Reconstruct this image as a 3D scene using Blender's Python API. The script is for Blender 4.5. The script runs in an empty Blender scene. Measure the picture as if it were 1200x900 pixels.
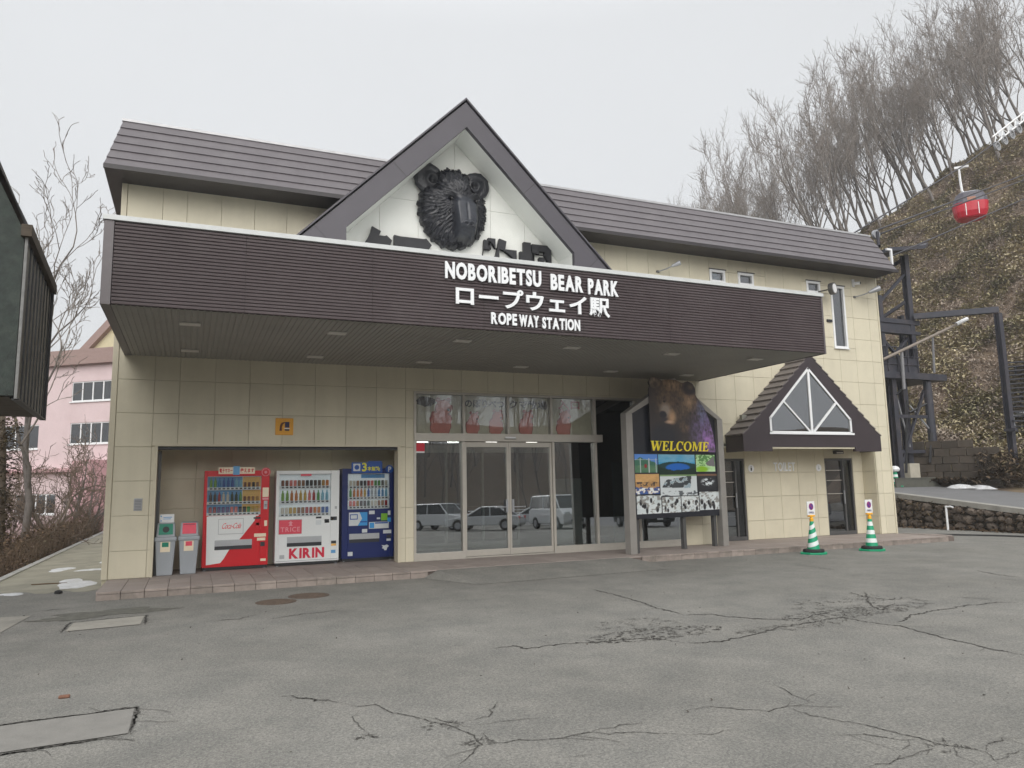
import bpy, bmesh, math, random
import numpy as np
from mathutils import Vector, Matrix

random.seed(7)
SC = bpy.context.scene
COL = SC.collection

# ------------------------------------------------------------------ camera, sky, sun, exposure
cam_d = bpy.data.cameras.new("camera")
cam = bpy.data.objects.new("camera", cam_d)
COL.objects.link(cam)
SC.camera = cam
cam_d.sensor_fit = 'HORIZONTAL'
cam_d.sensor_width = 36.0
cam_d.lens = 872.12 * 36.0 / 1200.0
cam_d.clip_start = 0.1
cam_d.clip_end = 6000.0
YAW, PITCH, ROLL = 0.40715, 0.13554, -0.018858
_f = Vector((math.sin(YAW) * math.cos(PITCH), math.cos(YAW) * math.cos(PITCH), math.sin(PITCH)))
_r0 = Vector((math.cos(YAW), -math.sin(YAW), 0))
_u0 = _r0.cross(_f)
_r = _r0 * math.cos(ROLL) + _u0 * math.sin(ROLL)
_u = -_r0 * math.sin(ROLL) + _u0 * math.cos(ROLL)
cam.matrix_world = Matrix(((_r.x, _u.x, -_f.x, 0.0), (_r.y, _u.y, -_f.y, -16.5), (_r.z, _u.z, -_f.z, 1.784), (0, 0, 0, 1)))

SUN_EL, SUN_AZ = math.radians(28), math.radians(198)      # high, soft, from behind the camera
world = bpy.data.worlds.new("World")
SC.world = world
world.use_nodes = True
wn, wl = world.node_tree.nodes, world.node_tree.links
wn.clear()
w_out = wn.new("ShaderNodeOutputWorld")
w_bg = wn.new("ShaderNodeBackground")
w_sky = wn.new("ShaderNodeTexSky")
w_sky.sky_type = 'NISHITA'
w_sky.sun_disc = False
w_sky.sun_elevation = SUN_EL
w_sky.sun_rotation = SUN_AZ
w_sky.air_density = 1.0
w_sky.dust_density = 6.0
w_hsv = wn.new("ShaderNodeHueSaturation")
w_hsv.inputs['Saturation'].default_value = 0.12
w_tc = wn.new("ShaderNodeTexCoord")
w_sep = wn.new("ShaderNodeSeparateXYZ")
w_abs = wn.new("ShaderNodeMath"); w_abs.operation = 'ABSOLUTE'
w_ramp = wn.new("ShaderNodeValToRGB")                      # overcast deck: brighter towards the zenith
w_ramp.color_ramp.elements[0].position = 0.0
w_ramp.color_ramp.elements[0].color = (3.7, 3.82, 3.95, 1)
w_ramp.color_ramp.elements[1].position = 1.0
w_ramp.color_ramp.elements[1].color = (8.6, 8.7, 8.8, 1)
_e = w_ramp.color_ramp.elements.new(0.55); _e.color = (4.1, 4.2, 4.32, 1)
w_noise = wn.new("ShaderNodeTexNoise")
w_noise.inputs['Scale'].default_value = 1.6
w_noise.inputs['Detail'].default_value = 4
w_nr = wn.new("ShaderNodeMapRange")
w_nr.inputs['To Min'].default_value = 0.92
w_nr.inputs['To Max'].default_value = 1.06
w_mix = wn.new("ShaderNodeMix"); w_mix.data_type = 'RGBA'
w_mix.inputs['Factor'].default_value = 0.88
w_mul = wn.new("ShaderNodeMix"); w_mul.data_type = 'RGBA'; w_mul.blend_type = 'MULTIPLY'
w_mul.inputs['Factor'].default_value = 1.0
wl.new(w_tc.outputs['Generated'], w_sep.inputs[0])
wl.new(w_sep.outputs['Z'], w_abs.inputs[0])
wl.new(w_abs.outputs[0], w_ramp.inputs[0])
wl.new(w_tc.outputs['Generated'], w_noise.inputs['Vector'])
wl.new(w_noise.outputs[0], w_nr.inputs['Value'])
wl.new(w_sky.outputs[0], w_hsv.inputs['Color'])
wl.new(w_hsv.outputs[0], w_mix.inputs['A'])
wl.new(w_ramp.outputs[0], w_mix.inputs['B'])
wl.new(w_mix.outputs['Result'], w_mul.inputs['A'])
wl.new(w_nr.outputs[0], w_mul.inputs['B'])
wl.new(w_mul.outputs['Result'], w_bg.inputs['Color'])
w_bg.inputs['Strength'].default_value = 0.105
wl.new(w_bg.outputs[0], w_out.inputs[0])

sun_d = bpy.data.lights.new("sun", 'SUN')
sun_d.energy = 1.5
sun_d.angle = math.radians(70)
sun_d.color = (1.0, 0.97, 0.92)
sun = bpy.data.objects.new("sun", sun_d)
COL.objects.link(sun)
_sd = Vector((math.sin(SUN_AZ) * math.cos(SUN_EL), math.cos(SUN_AZ) * math.cos(SUN_EL), math.sin(SUN_EL)))
sun.rotation_euler = _sd.to_track_quat('Z', 'Y').to_euler()

SC.view_settings.view_transform = 'Standard'
SC.view_settings.look = 'None'
SC.view_settings.exposure = 0.93
SC.view_settings.gamma = 1.0
SC.view_settings.use_curve_mapping = False
SC.render.engine = 'CYCLES'
SC.cycles.use_denoising = True
SC.cycles.max_bounces = 8
SC.cycles.transparent_max_bounces = 12
SC.cycles.caustics_reflective = False
SC.cycles.caustics_refractive = False

# ------------------------------------------------------------------ helpers
def srgb(c):
    c = np.asarray(c, float)
    return np.where(c <= 0.04045, c / 12.92, ((c + 0.055) / 1.055) ** 2.4)

def rgb(r, g, b):
    return tuple(float(v) for v in srgb([r / 255, g / 255, b / 255]))

MATS = {}
def mat(name, color, rough=0.6, metal=0.0, var=0.12, scale=6.0, bump=0.0, bscale=None, objvar=0.0, dirt=None, dirt_amt=0.0,
        dirt_scale=1.5, spec=0.5, island=0.0, stretch=None, coat=0.0, world_space=False):
    if name in MATS:
        return MATS[name]
    m = bpy.data.materials.new(name)
    m.use_nodes = True
    n, l = m.node_tree.nodes, m.node_tree.links
    bs = n["Principled BSDF"]
    bs.inputs['Roughness'].default_value = rough
    bs.inputs['Metallic'].default_value = metal
    bs.inputs['Specular IOR Level'].default_value = spec
    bs.inputs['Coat Weight'].default_value = coat
    tc = n.new("ShaderNodeTexCoord")
    vec = tc.outputs['Object']
    if world_space:                      # so that equal pieces do not repeat one pattern
        vec = n.new("ShaderNodeNewGeometry").outputs['Position']
    vec0 = vec
    if stretch:
        mp = n.new("ShaderNodeMapping")
        mp.inputs['Scale'].default_value = stretch
        l.new(vec, mp.inputs[0]); vec = mp.outputs[0]
    nz = n.new("ShaderNodeTexNoise")
    nz.inputs['Scale'].default_value = scale
    nz.inputs['Detail'].default_value = 6
    nz.inputs['Roughness'].default_value = 0.6
    l.new(vec, nz.inputs['Vector'])
    mr = n.new("ShaderNodeMapRange")
    mr.inputs['From Min'].default_value = 0.25
    mr.inputs['From Max'].default_value = 0.75
    mr.inputs['To Min'].default_value = 1 - var
    mr.inputs['To Max'].default_value = 1 + var
    l.new(nz.outputs[0], mr.inputs['Value'])
    val = mr.outputs[0]
    def mulv(a, b):
        q = n.new("ShaderNodeMath"); q.operation = 'MULTIPLY'
        l.new(a, q.inputs[0]); l.new(b, q.inputs[1])
        return q.outputs[0]
    if objvar:
        oi = n.new("ShaderNodeObjectInfo")
        r2 = n.new("ShaderNodeMapRange")
        r2.inputs['To Min'].default_value = 1 - objvar; r2.inputs['To Max'].default_value = 1 + objvar
        l.new(oi.outputs['Random'], r2.inputs['Value'])
        val = mulv(val, r2.outputs[0])
    if island:
        ge = n.new("ShaderNodeNewGeometry")
        r3 = n.new("ShaderNodeMapRange")
        r3.inputs['To Min'].default_value = 1 - island; r3.inputs['To Max'].default_value = 1 + island
        l.new(ge.outputs['Random Per Island'], r3.inputs['Value'])
        val = mulv(val, r3.outputs[0])
    mx = n.new("ShaderNodeMix"); mx.data_type = 'RGBA'; mx.blend_type = 'MULTIPLY'
    mx.inputs['Factor'].default_value = 1.0
    mx.inputs['A'].default_value = (*color, 1)
    l.new(val, mx.inputs['B'])
    out = mx.outputs['Result']
    if dirt:
        n2 = n.new("ShaderNodeTexNoise")
        n2.inputs['Scale'].default_value = dirt_scale
        n2.inputs['Detail'].default_value = 8
        n2.inputs['Roughness'].default_value = 0.65
        l.new(vec0, n2.inputs['Vector'])
        d = n.new("ShaderNodeMapRange")
        d.inputs['From Min'].default_value = 0.48; d.inputs['From Max'].default_value = 0.72
        d.inputs['To Max'].default_value = dirt_amt
        l.new(n2.outputs[0], d.inputs['Value'])
        m2 = n.new("ShaderNodeMix"); m2.data_type = 'RGBA'
        l.new(d.outputs[0], m2.inputs['Factor'])
        l.new(out, m2.inputs['A'])
        m2.inputs['B'].default_value = (*dirt, 1)
        out = m2.outputs['Result']
    l.new(out, bs.inputs['Base Color'])
    if bump:
        nb = n.new("ShaderNodeTexNoise")
        nb.inputs['Scale'].default_value = bscale or scale * 8
        nb.inputs['Detail'].default_value = 5
        l.new(vec, nb.inputs['Vector'])
        b = n.new("ShaderNodeBump")
        b.inputs['Strength'].default_value = bump
        b.inputs['Distance'].default_value = 0.02
        l.new(nb.outputs[0], b.inputs['Height'])
        l.new(b.outputs[0], bs.inputs['Normal'])
    MATS[name] = m
    return m

def glass_mat(name, tint=(0.8, 0.86, 0.85), refl=0.22, rough=0.0):
    if name in MATS:
        return MATS[name]
    m = bpy.data.materials.new(name); m.use_nodes = True
    n, l = m.node_tree.nodes, m.node_tree.links
    n.clear()
    o = n.new("ShaderNodeOutputMaterial")
    mix = n.new("ShaderNodeMixShader")
    tr = n.new("ShaderNodeBsdfTransparent"); tr.inputs[0].default_value = (*tint, 1)
    gl = n.new("ShaderNodeBsdfGlossy"); gl.inputs['Color'].default_value = (0.95, 0.97, 1, 1); gl.inputs['Roughness'].default_value = rough
    fr = n.new("ShaderNodeFresnel"); fr.inputs['IOR'].default_value = 1.5
    add = n.new("ShaderNodeMath"); add.operation = 'ADD'; add.use_clamp = True
    add.inputs[1].default_value = refl
    l.new(fr.outputs[0], add.inputs[0])
    l.new(add.outputs[0], mix.inputs[0]); l.new(tr.outputs[0], mix.inputs[1]); l.new(gl.outputs[0], mix.inputs[2])
    l.new(mix.outputs[0], o.inputs[0])
    MATS[name] = m
    return m

def print_mat(name="printed_sheet", rough=0.45):
    if name in MATS:
        return MATS[name]
    m = bpy.data.materials.new(name); m.use_nodes = True
    n, l = m.node_tree.nodes, m.node_tree.links
    at = n.new("ShaderNodeAttribute"); at.attribute_name = "Col"
    l.new(at.outputs['Color'], n["Principled BSDF"].inputs['Base Color'])
    n["Principled BSDF"].inputs['Roughness'].default_value = rough
    MATS[name] = m
    return m

class MB:
    def __init__(self):
        self.v, self.f = [], []
    def add(self, vs, fs):
        b = len(self.v)
        self.v.extend([tuple(map(float, p)) for p in vs])
        self.f.extend([tuple(i + b for i in f) for f in fs])
        return self
    def box(self, x0, x1, y0, y1, z0, z1):
        return self.add([(x0, y0, z0), (x1, y0, z0), (x1, y1, z0), (x0, y1, z0), (x0, y0, z1), (x1, y0, z1), (x1, y1, z1), (x0, y1, z1)],
                        [(0, 3, 2, 1), (4, 5, 6, 7), (0, 1, 5, 4), (1, 2, 6, 5), (2, 3, 7, 6), (3, 0, 4, 7)])
    def prism(self, pts, y0, y1):            # outline in (x, z), counter-clockwise seen from -y, pushed from y0 to y1
        n = len(pts)
        vs = [(x, y0, z) for x, z in pts] + [(x, y1, z) for x, z in pts]
        fs = [tuple(range(n)), tuple(range(2 * n - 1, n - 1, -1))]
        fs += [(i, i + n, (i + 1) % n + n, (i + 1) % n) for i in range(n)]
        return self.add(vs, fs)
    def slab(self, pts, z0, z1):             # outline in (x, y), counter-clockwise from above
        n = len(pts)
        vs = [(x, y, z0) for x, y in pts] + [(x, y, z1) for x, y in pts]
        fs = [tuple(range(n - 1, -1, -1)), tuple(range(n, 2 * n))]
        fs += [(i, (i + 1) % n, (i + 1) % n + n, i + n) for i in range(n)]
        return self.add(vs, fs)
    def quad(self, *p):
        return self.add(p, [tuple(range(len(p)))])
    def thick(self, p, d):                   # polygon given thickness along vector d
        n = len(p)
        q = [tuple(np.add(a, d)) for a in p]
        return self.add(list(p) + q, [tuple(range(n)), tuple(range(2 * n - 1, n - 1, -1))] + [(i, i + n, (i + 1) % n + n, (i + 1) % n) for i in range(n)])
    def tube(self, pts, rs, n=6, cap=True):
        pts = [np.array(p, float) for p in pts]
        if np.isscalar(rs): rs = [rs] * len(pts)
        rings = []; prev = None
        for i, p in enumerate(pts):
            d = pts[min(i + 1, len(pts) - 1)] - pts[max(i - 1, 0)]
            d = d / (np.linalg.norm(d) + 1e-9)
            a = prev if prev is not None else (np.array([1., 0, 0]) if abs(d[0]) < .8 else np.array([0, 1., 0]))
            a = a - d * (a @ d); a /= np.linalg.norm(a) + 1e-9
            prev = a
            b = np.cross(d, a)
            rings.append([p + rs[i] * (math.cos(t) * a + math.sin(t) * b) for t in [2 * math.pi * k / n for k in range(n)]])
        vs = [q for r in rings for q in r]
        fs = []
        for i in range(len(pts) - 1):
            for k in range(n):
                fs.append((i * n + k, i * n + (k + 1) % n, (i + 1) * n + (k + 1) % n, (i + 1) * n + k))
        if cap:
            fs.append(tuple(range(n - 1, -1, -1))); fs.append(tuple(range(len(vs) - n, len(vs))))
        return self.add(vs, fs)
    def lathe(self, prof, c=(0, 0, 0), n=16):
        m = len(prof)
        vs = []
        for r, z in prof:
            for k in range(n):
                t = 2 * math.pi * k / n
                vs.append((c[0] + r * math.cos(t), c[1] + r * math.sin(t), c[2] + z))
        fs = [(i * n + k, i * n + (k + 1) % n, (i + 1) * n + (k + 1) % n, (i + 1) * n + k) for i in range(m - 1) for k in range(n)]
        fs += [tuple(range(n - 1, -1, -1)), tuple(range((m - 1) * n, m * n))]
        return self.add(vs, fs)
    def disc(self, cx, cz, r, y0, y1, n=20):
        return self.prism([(cx + r * math.cos(2 * math.pi * k / n), cz + r * math.sin(2 * math.pi * k / n)) for k in range(n)], y0, y1)
    def build(self, name, m, parent=None, org=None, smooth=False, bevel=0.0, mat_world=False):
        me = bpy.data.meshes.new(name)
        v = np.array(self.v, float)
        if org is None and parent is not None:
            org = ORG.get(parent.name, (0, 0, 0))
        if org is not None:
            v = v - np.array(org, float)
        me.from_pydata(v.tolist(), [], self.f)
        if bevel:
            bm = bmesh.new(); bm.from_mesh(me)
            bmesh.ops.recalc_face_normals(bm, faces=bm.faces)
            ed = [e for e in bm.edges if len(e.link_faces) == 2 and e.calc_face_angle(0) > 0.6]
            bmesh.ops.bevel(bm, geom=ed, offset=bevel, segments=2, profile=0.6, affect='EDGES', clamp_overlap=True)
            bm.to_mesh(me); bm.free()
        else:
            bm = bmesh.new(); bm.from_mesh(me)
            bmesh.ops.recalc_face_normals(bm, faces=bm.faces)
            bm.to_mesh(me); bm.free()
        if smooth:
            me.shade_smooth()
        return put(name, me, m, parent)

ORG = {}
def put(name, me, m=None, parent=None, loc=None):
    o = bpy.data.objects.new(name, me)
    COL.objects.link(o)
    if m is not None and me is not None and len(me.materials) == 0:
        me.materials.append(m)
    if parent is not None:
        o.parent = parent
        ORG[o.name] = ORG.get(parent.name, (0, 0, 0))
    if loc is not None:
        o.location = loc
    return o

def root(name, label, cat, loc=(0, 0, 0), rz=0.0, group=None, local=False):
    """Empty at the base of a thing; unless local, its parts are given in world coordinates."""
    o = bpy.data.objects.new(name, None)
    COL.objects.link(o)
    o.empty_display_size = 0.2
    o.location = loc
    o.rotation_euler = (0, 0, rz)
    ORG[o.name] = (0, 0, 0) if local else tuple(loc)
    return tag(o, label, cat, group)

def tag(o, label, cat, group=None):
    o['label'] = label; o['category'] = cat
    if group: o['group'] = group
    return o

def structure(o):
    o['kind'] = 'structure'; return o

def stuff(o):
    o['kind'] = 'stuff'; return o

def copy_tree(o, parent=None, loc=None, rz=None, label=None):
    c = o.copy(); COL.objects.link(c)
    if parent is not None: c.parent = parent
    if loc is not None: c.location = loc
    if rz is not None: c.rotation_euler = (0, 0, rz)
    if label: c['label'] = label
    for ch in list(o.children):
        copy_tree(ch, c)
    return c

def raw_mesh(name, v, f4, smooth=False):
    """numpy quads -> mesh, fast"""
    me = bpy.data.meshes.new(name)
    v = np.asarray(v, np.float32); f4 = np.asarray(f4, np.int32)
    k = f4.shape[1]
    me.vertices.add(len(v)); me.vertices.foreach_set('co', v.ravel())
    me.loops.add(f4.size); me.loops.foreach_set('vertex_index', f4.ravel())
    me.polygons.add(len(f4)); me.polygons.foreach_set('loop_start', np.arange(0, f4.size, k, dtype=np.int32))
    me.update(calc_edges=True)
    if smooth: me.shade_smooth()
    return me

def grid_mesh(name, P, colors=None, mask=None):
    """P: (ny, nx, 3) points -> quads; colors (ny, nx, 3) linear"""
    ny, nx = P.shape[:2]
    idx = np.arange(ny * nx).reshape(ny, nx)
    f = np.stack([idx[:-1, :-1], idx[:-1, 1:], idx[1:, 1:], idx[1:, :-1]], -1)
    if mask is not None:
        f = f[mask[:-1, :-1] & mask[:-1, 1:] & mask[1:, 1:] & mask[1:, :-1]]
    f = f.reshape(-1, 4)
    v = P.reshape(-1, 3)
    used = np.unique(f); re = np.full(len(v), -1); re[used] = np.arange(len(used))
    me = raw_mesh(name, v[used], re[f])
    if colors is not None:
        a = me.color_attributes.new("Col", 'FLOAT_COLOR', 'POINT')
        c = np.ones((len(used), 4), np.float32); c[:, :3] = colors.reshape(-1, 3)[used]
        a.data.foreach_set('color', c.ravel())
    return me

def vnoise(U, V, n, seed, octaves=3):
    rs = np.random.RandomState(seed); out = np.zeros_like(U); amp = 1.0; tot = 0
    for o in range(octaves):
        k = n * 2 ** o
        g = rs.rand(k + 2, k + 2)
        x = np.clip(U, 0, .9999) * k; y = np.clip(V, 0, .9999) * k
        i = x.astype(int); j = y.astype(int); fx = x - i; fy = y - j
        fx = fx * fx * (3 - 2 * fx); fy = fy * fy * (3 - 2 * fy)
        out += amp * ((g[j, i] * (1 - fx) + g[j, i + 1] * fx) * (1 - fy) + (g[j + 1, i] * (1 - fx) + g[j + 1, i + 1] * fx) * fy)
        tot += amp; amp *= .55
    return out / tot

def print_sheet(name, parent, x0, x1, z0, z1, y, nx, ny, fn, maskfn=None, m=None):
    u = np.linspace(0, 1, nx); w = np.linspace(0, 1, ny)
    U, V = np.meshgrid(u, w)
    c = srgb(np.clip(fn(U, V), 0, 255) / 255.0)
    P = np.stack([x0 + (x1 - x0) * U, np.full_like(U, y), z0 + (z1 - z0) * V], -1)
    org = np.array(ORG.get(parent.name, (0, 0, 0))) if parent is not None else np.zeros(3)
    me = grid_mesh(name, P - org, c, None if maskfn is None else maskfn(U, V))
    return put(name, me, m or print_mat(), parent)

def lerp(A, c, k):
    k = np.clip(k, 0, 1)[..., None]
    return A * (1 - k) + np.array(c, float) * k

def ell(U, V, cx, cy, rx, ry, soft=0.15):
    return np.clip((1 - np.sqrt(((U - cx) / rx) ** 2 + ((V - cy) / ry) ** 2)) / soft, 0, 1)

def inpoly(U, V, pts):
    r = np.zeros(U.shape, bool); n = len(pts)
    for i in range(n):
        x0, y0 = pts[i]; x1, y1 = pts[(i + 1) % n]
        c = ((y0 > V) != (y1 > V)) & (U < (x1 - x0) * (V - y0) / (y1 - y0 + 1e-12) + x0)
        r ^= c
    return r

GLYPH = {}
def glyph(ch, off=0.02, ext=0.02, res=3):
    key = (ch, off, ext)
    if key not in GLYPH:
        cu = bpy.data.curves.new("glyph", 'FONT')
        cu.body = ch; cu.size = 1; cu.offset = off; cu.extrude = ext; cu.resolution_u = res
        o = bpy.data.objects.new("glyph", cu); COL.objects.link(o)
        dg = bpy.context.evaluated_depsgraph_get()
        me = bpy.data.meshes.new_from_object(o.evaluated_get(dg))
        v = np.array([p.co[:] for p in me.vertices]); f = [tuple(p.vertices) for p in me.polygons]
        bpy.data.objects.remove(o); bpy.data.curves.remove(cu); bpy.data.meshes.remove(me)
        GLYPH[key] = (v, f)
    return GLYPH[key]

def is_cjk(ch): return ord(ch) > 0x2000

def letters(text, x0, x1, z0, h, y, m, parent, name="letter", off=0.03, depth=0.03, shear=0.0, gap=0.1, space=0.35, joined=False):
    """letters standing in the plane y, fitted between x0 and x1; one object each"""
    items = []; cur = 0.0
    for ch in text:
        if ch == ' ':
            cur += space; continue
        v, f = glyph(ch, off)
        if is_cjk(ch):
            items.append((ch, v, f, cur, 0.12)); cur += 1.0 + gap * .3
        else:
            a, b = v[:, 0].min(), v[:, 0].max()
            items.append((ch, v, f, cur - a, 0)); cur += (b - a) + gap
    W = cur - gap * (.3 if is_cjk(text[-1]) else 1)
    sx = (x1 - x0) / W
    sz = h / (0.95 if is_cjk(text[0]) else 0.72)
    res = []; J = MB()
    for ch, v, f, ox, oz in items:
        zz = (v[:, 1] + oz) * sz
        P = np.stack([x0 + (v[:, 0] + ox) * sx + shear * zz, y - (v[:, 2] / 0.02) * depth / 2, z0 + zz], -1)
        if joined:
            J.add(P, f)
        else:
            o = MB().add(P, f).build(name, m, parent); res.append(o)
    if joined:
        return J.build(name, m, parent)
    return res

def rect_minus(r, holes):
    """rectangle (x0,x1,z0,z1) minus rectangles -> list of rectangles"""
    out = [r]
    for h in holes:
        nxt = []
        for a in out:
            x0, x1, z0, z1 = a
            hx0, hx1, hz0, hz1 = max(x0, h[0]), min(x1, h[1]), max(z0, h[2]), min(z1, h[3])
            if hx0 >= hx1 - 1e-6 or hz0 >= hz1 - 1e-6:
                nxt.append(a); continue
            if hz0 > z0: nxt.append((x0, x1, z0, hz0))
            if hz1 < z1: nxt.append((x0, x1, hz1, z1))
            if hx0 > x0: nxt.append((x0, hx0, hz0, hz1))
            if hx1 < x1: nxt.append((hx1, x1, hz0, hz1))
        out = nxt
    return [a for a in out if a[1] - a[0] > .03 and a[3] - a[2] > .03]

BOXM = {}
def panel(name, x0, x1, y0, y1, z0, z1, m, parent, bev=0.006):
    """a box part that shares its mesh with equal ones"""
    key = (round(x1 - x0, 3), round(y1 - y0, 3), round(z1 - z0, 3), m.name, bev)
    if key not in BOXM:
        a, b, c = key[0] / 2, key[1] / 2, key[2] / 2
        o = MB().box(-a, a, -b, b, -c, c).build(name, m, None, bevel=min(bev, .3 * min(key[:3])) if bev else 0)
        BOXM[key] = o.data
    else:
        o = put(name, BOXM[key])
    o.parent = parent
    org = ORG.get(parent.name, (0, 0, 0)) if parent is not None else (0, 0, 0)
    o.location = ((x0 + x1) / 2 - org[0], (y0 + y1) / 2 - org[1], (z0 + z1) / 2 - org[2])
    ORG[o.name] = tuple((np.array(((x0 + x1) / 2, (y0 + y1) / 2, (z0 + z1) / 2))))
    return o

# materials used in many places
M_CREAM = mat('cream_wall_panel', (0.625, 0.578, 0.445), rough=0.55, var=0.055, scale=3.0, objvar=0.04, stretch=(1, 1, .10), world_space=True, dirt=(0.42, 0.38, 0.29), dirt_amt=0.30, dirt_scale=1.1)
M_CREAMJ = mat('wall_joint', (0.49, 0.45, 0.335), rough=0.8)
M_TRIM = mat('cream_trim', (0.60, 0.55, 0.42), rough=0.5, var=0.05)
M_ROOF = mat('brown_roof_metal', (0.112, 0.100, 0.108), rough=0.42, var=0.10, scale=2.5, spec=0.5, dirt=(0.2, 0.19, 0.19), dirt_amt=0.2)
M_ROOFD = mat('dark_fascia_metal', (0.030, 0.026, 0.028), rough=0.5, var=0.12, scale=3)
M_BARGE = mat('barge_board_metal', (0.070, 0.064, 0.076), rough=0.45, var=0.08, scale=2)
M_SLAT = mat('slatted_fascia', (0.090, 0.070, 0.074), rough=0.5, var=0.10, scale=2.2, objvar=0.05, dirt=(0.17, 0.15, 0.15), dirt_amt=0.25, dirt_scale=1.2)
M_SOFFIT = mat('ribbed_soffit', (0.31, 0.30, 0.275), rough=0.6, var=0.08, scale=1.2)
M_WHITEWALL = mat('white_gable_board', (0.80, 0.81, 0.77), rough=0.6, var=0.04, scale=1.0, objvar=0.015, dirt=(0.5, 0.5, 0.46), dirt_amt=0.2, dirt_scale=0.8)
M_CAP = mat('pale_canopy_cap', (0.58, 0.60, 0.60), rough=0.45, var=0.08, scale=2, dirt=(.35, .35, .34), dirt_amt=.5, dirt_scale=2)
M_WHITE = mat('white_paint', (0.78, 0.79, 0.80), rough=0.5, var=0.03)
M_ALU = mat('aluminium_frame', (0.50, 0.47, 0.42), rough=0.42, metal=0.35, var=0.06)
M_ALUD = mat('dark_frame', (0.10, 0.10, 0.10), rough=0.45, metal=0.3, var=0.06)
M_BLACK = mat('black_plastic', (0.014, 0.015, 0.018), rough=0.45, var=0.2)
M_RUBBER = mat('black_rubber', (0.02, 0.02, 0.022), rough=0.8)
M_STEEL = mat('dark_steel', (0.040, 0.042, 0.056), rough=0.55, metal=0.15, var=0.2, scale=3, dirt=(0.14, 0.10, 0.08), dirt_amt=0.25)
M_GALV = mat('galvanised_steel', (0.36, 0.37, 0.39), rough=0.45, metal=0.4, var=0.1)
M_GLASS = glass_mat('shop_glass', (0.70, 0.75, 0.74), 0.26)
M_WGLASS = glass_mat('window_glass', (0.35, 0.40, 0.42), 0.16)
M_SNOW = mat('old_snow', (0.62, 0.63, 0.65), rough=0.8, var=0.2, scale=7, bump=0.5, bscale=14, dirt=(.35, .34, .31), dirt_amt=.6, dirt_scale=4)
M_CONC = mat('weathered_concrete', (0.36, 0.34, 0.30), rough=0.85, var=0.15, scale=3, bump=0.25, bscale=30, dirt=(0.16, 0.15, 0.12), dirt_amt=0.5)
# ------------------------------------------------------------------ the station building
X0, X1, H1 = -1.495, 19.74, 8.10
CB, CT, CY, CL, CR = 4.513, 5.866, -4.469, -1.307, 12.698       # canopy: underside, top, front, ends
PZ = 0.14                                                       # top of the tiled platform
B = root('station_building', 'cream panelled ropeway station with dark brown mansard roof and long slatted canopy', 'building', (9.0, 0, 0))
HOLES = [(-.628, 4.285, 0, 2.70), (4.65, 12.02, 0, 3.98), (13.35, 19.08, 0, 2.70),
         (13.267, 13.745, 7.39, 7.70), (14.265, 14.765, 7.39, 7.70), (16.835, 17.314, 7.40, 7.70), (17.785, 18.287, 5.75, 7.64)]
core = MB()
for r in rect_minus((X0, X1, 0.0, H1), HOLES):
    core.box(r[0], r[1], .022, .30, r[2], r[3])
core.box(X0, X0 + .2, .30, 14, 0, H1); core.box(X1 - .2, X1, .30, 14, 0, H1); core.box(X0, X1, 14, 14.2, 0, H1)
core.box(X0 + .2, X1 - .2, .30, 14, H1 - .25, H1 - .003)
core.build('wall', M_CREAMJ, B)
# panels
xs = [X0 + .10, -.735, -.27] + [-.27 + .675 * k for k in range(1, 30)] + [X1 - .05]
zs = [PZ, .665, 1.337, 2.010, 2.682, 3.354, 4.026, 4.70, 5.37, 6.04, 6.715, 7.39, H1]
gable_hide = (2.95, 8.40)
for i in range(len(xs) - 1):
    for j in range(len(zs) - 1):
        if xs[i + 1] - xs[i] < .05: continue
        cell = (xs[i], xs[i + 1], zs[j], zs[j + 1])
        if cell[0] > CL + .1 and cell[1] < CR - .1 and cell[2] > CB and cell[3] < CT: continue
        if cell[0] > 3.0 and cell[1] < 8.4 and cell[2] > 5.9 : continue
        for r in rect_minus(cell, HOLES):
            g = .003
            panel('wall_panel', r[0] + g, r[1] - g, 0.0, .02, r[2] + g, r[3] - g, M_CREAM, B)
MB().box(X0 - .012, X0 + .092, -.012, .30, PZ, H1 - .003).build('corner_trim', M_TRIM, B, bevel=.006)
MB().box(X1 - .045, X1 + .012, -.012, .30, 0, H1 - .003).build('corner_trim', M_TRIM, B, bevel=.006)

# alcove for the machines
A0, A1, AH, AD = -.628, 4.285, 2.70, 1.32
A1i = 4.50                                                      # the recess is a little wider than its opening
al = MB()
al.box(A0 - .12, A0, .30, AD + .1, PZ, AH + .1); al.box(A1i, A1i + .05, .30, AD + .1, PZ, AH + .1)
al.box(A0, A1i, AD, AD + .1, PZ, AH + .1); al.box(A0, A1i, .30, AD, AH, AH + .1)
alc = al.build('alcove', M_CREAM, B)
for k in range(7):
    for j in range(4):
        w = (A1i - A0) / 7
        panel('wall_panel', A0 + k * w + .004, A0 + (k + 1) * w - .004, AD - .018, AD, PZ + j * .64 + .003, PZ + (j + 1) * .64 - .003, M_CREAM, alc)
MB().box(A0 - .05, A0 + .006, -.02, .32, PZ, AH + .04).build('opening_trim', M_TRIM, alc, bevel=.004)
MB().box(A1 - .006, A1 + .05, -.02, .32, PZ, AH + .04).build('opening_trim', M_TRIM, alc, bevel=.004)
MB().box(A0 + .006, A1 - .006, -.02, .05, AH - .005, AH + .04).build('opening_trim', M_TRIM, alc, bevel=.004)
MB().box(A0 + .006, A1 - .006, .05, .12, AH - .07, AH - .002).build('shutter_box', M_BLACK, alc)
MB().box(A1 + .02, A1 + .08, .31, .37, PZ, AH - .08).build('shutter_rail', M_ALUD, alc)
MB().box(A0 + .008, A0 + .07, .33, .40, PZ, AH - .08).build('shutter_rail', M_ALUD, alc)

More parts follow.
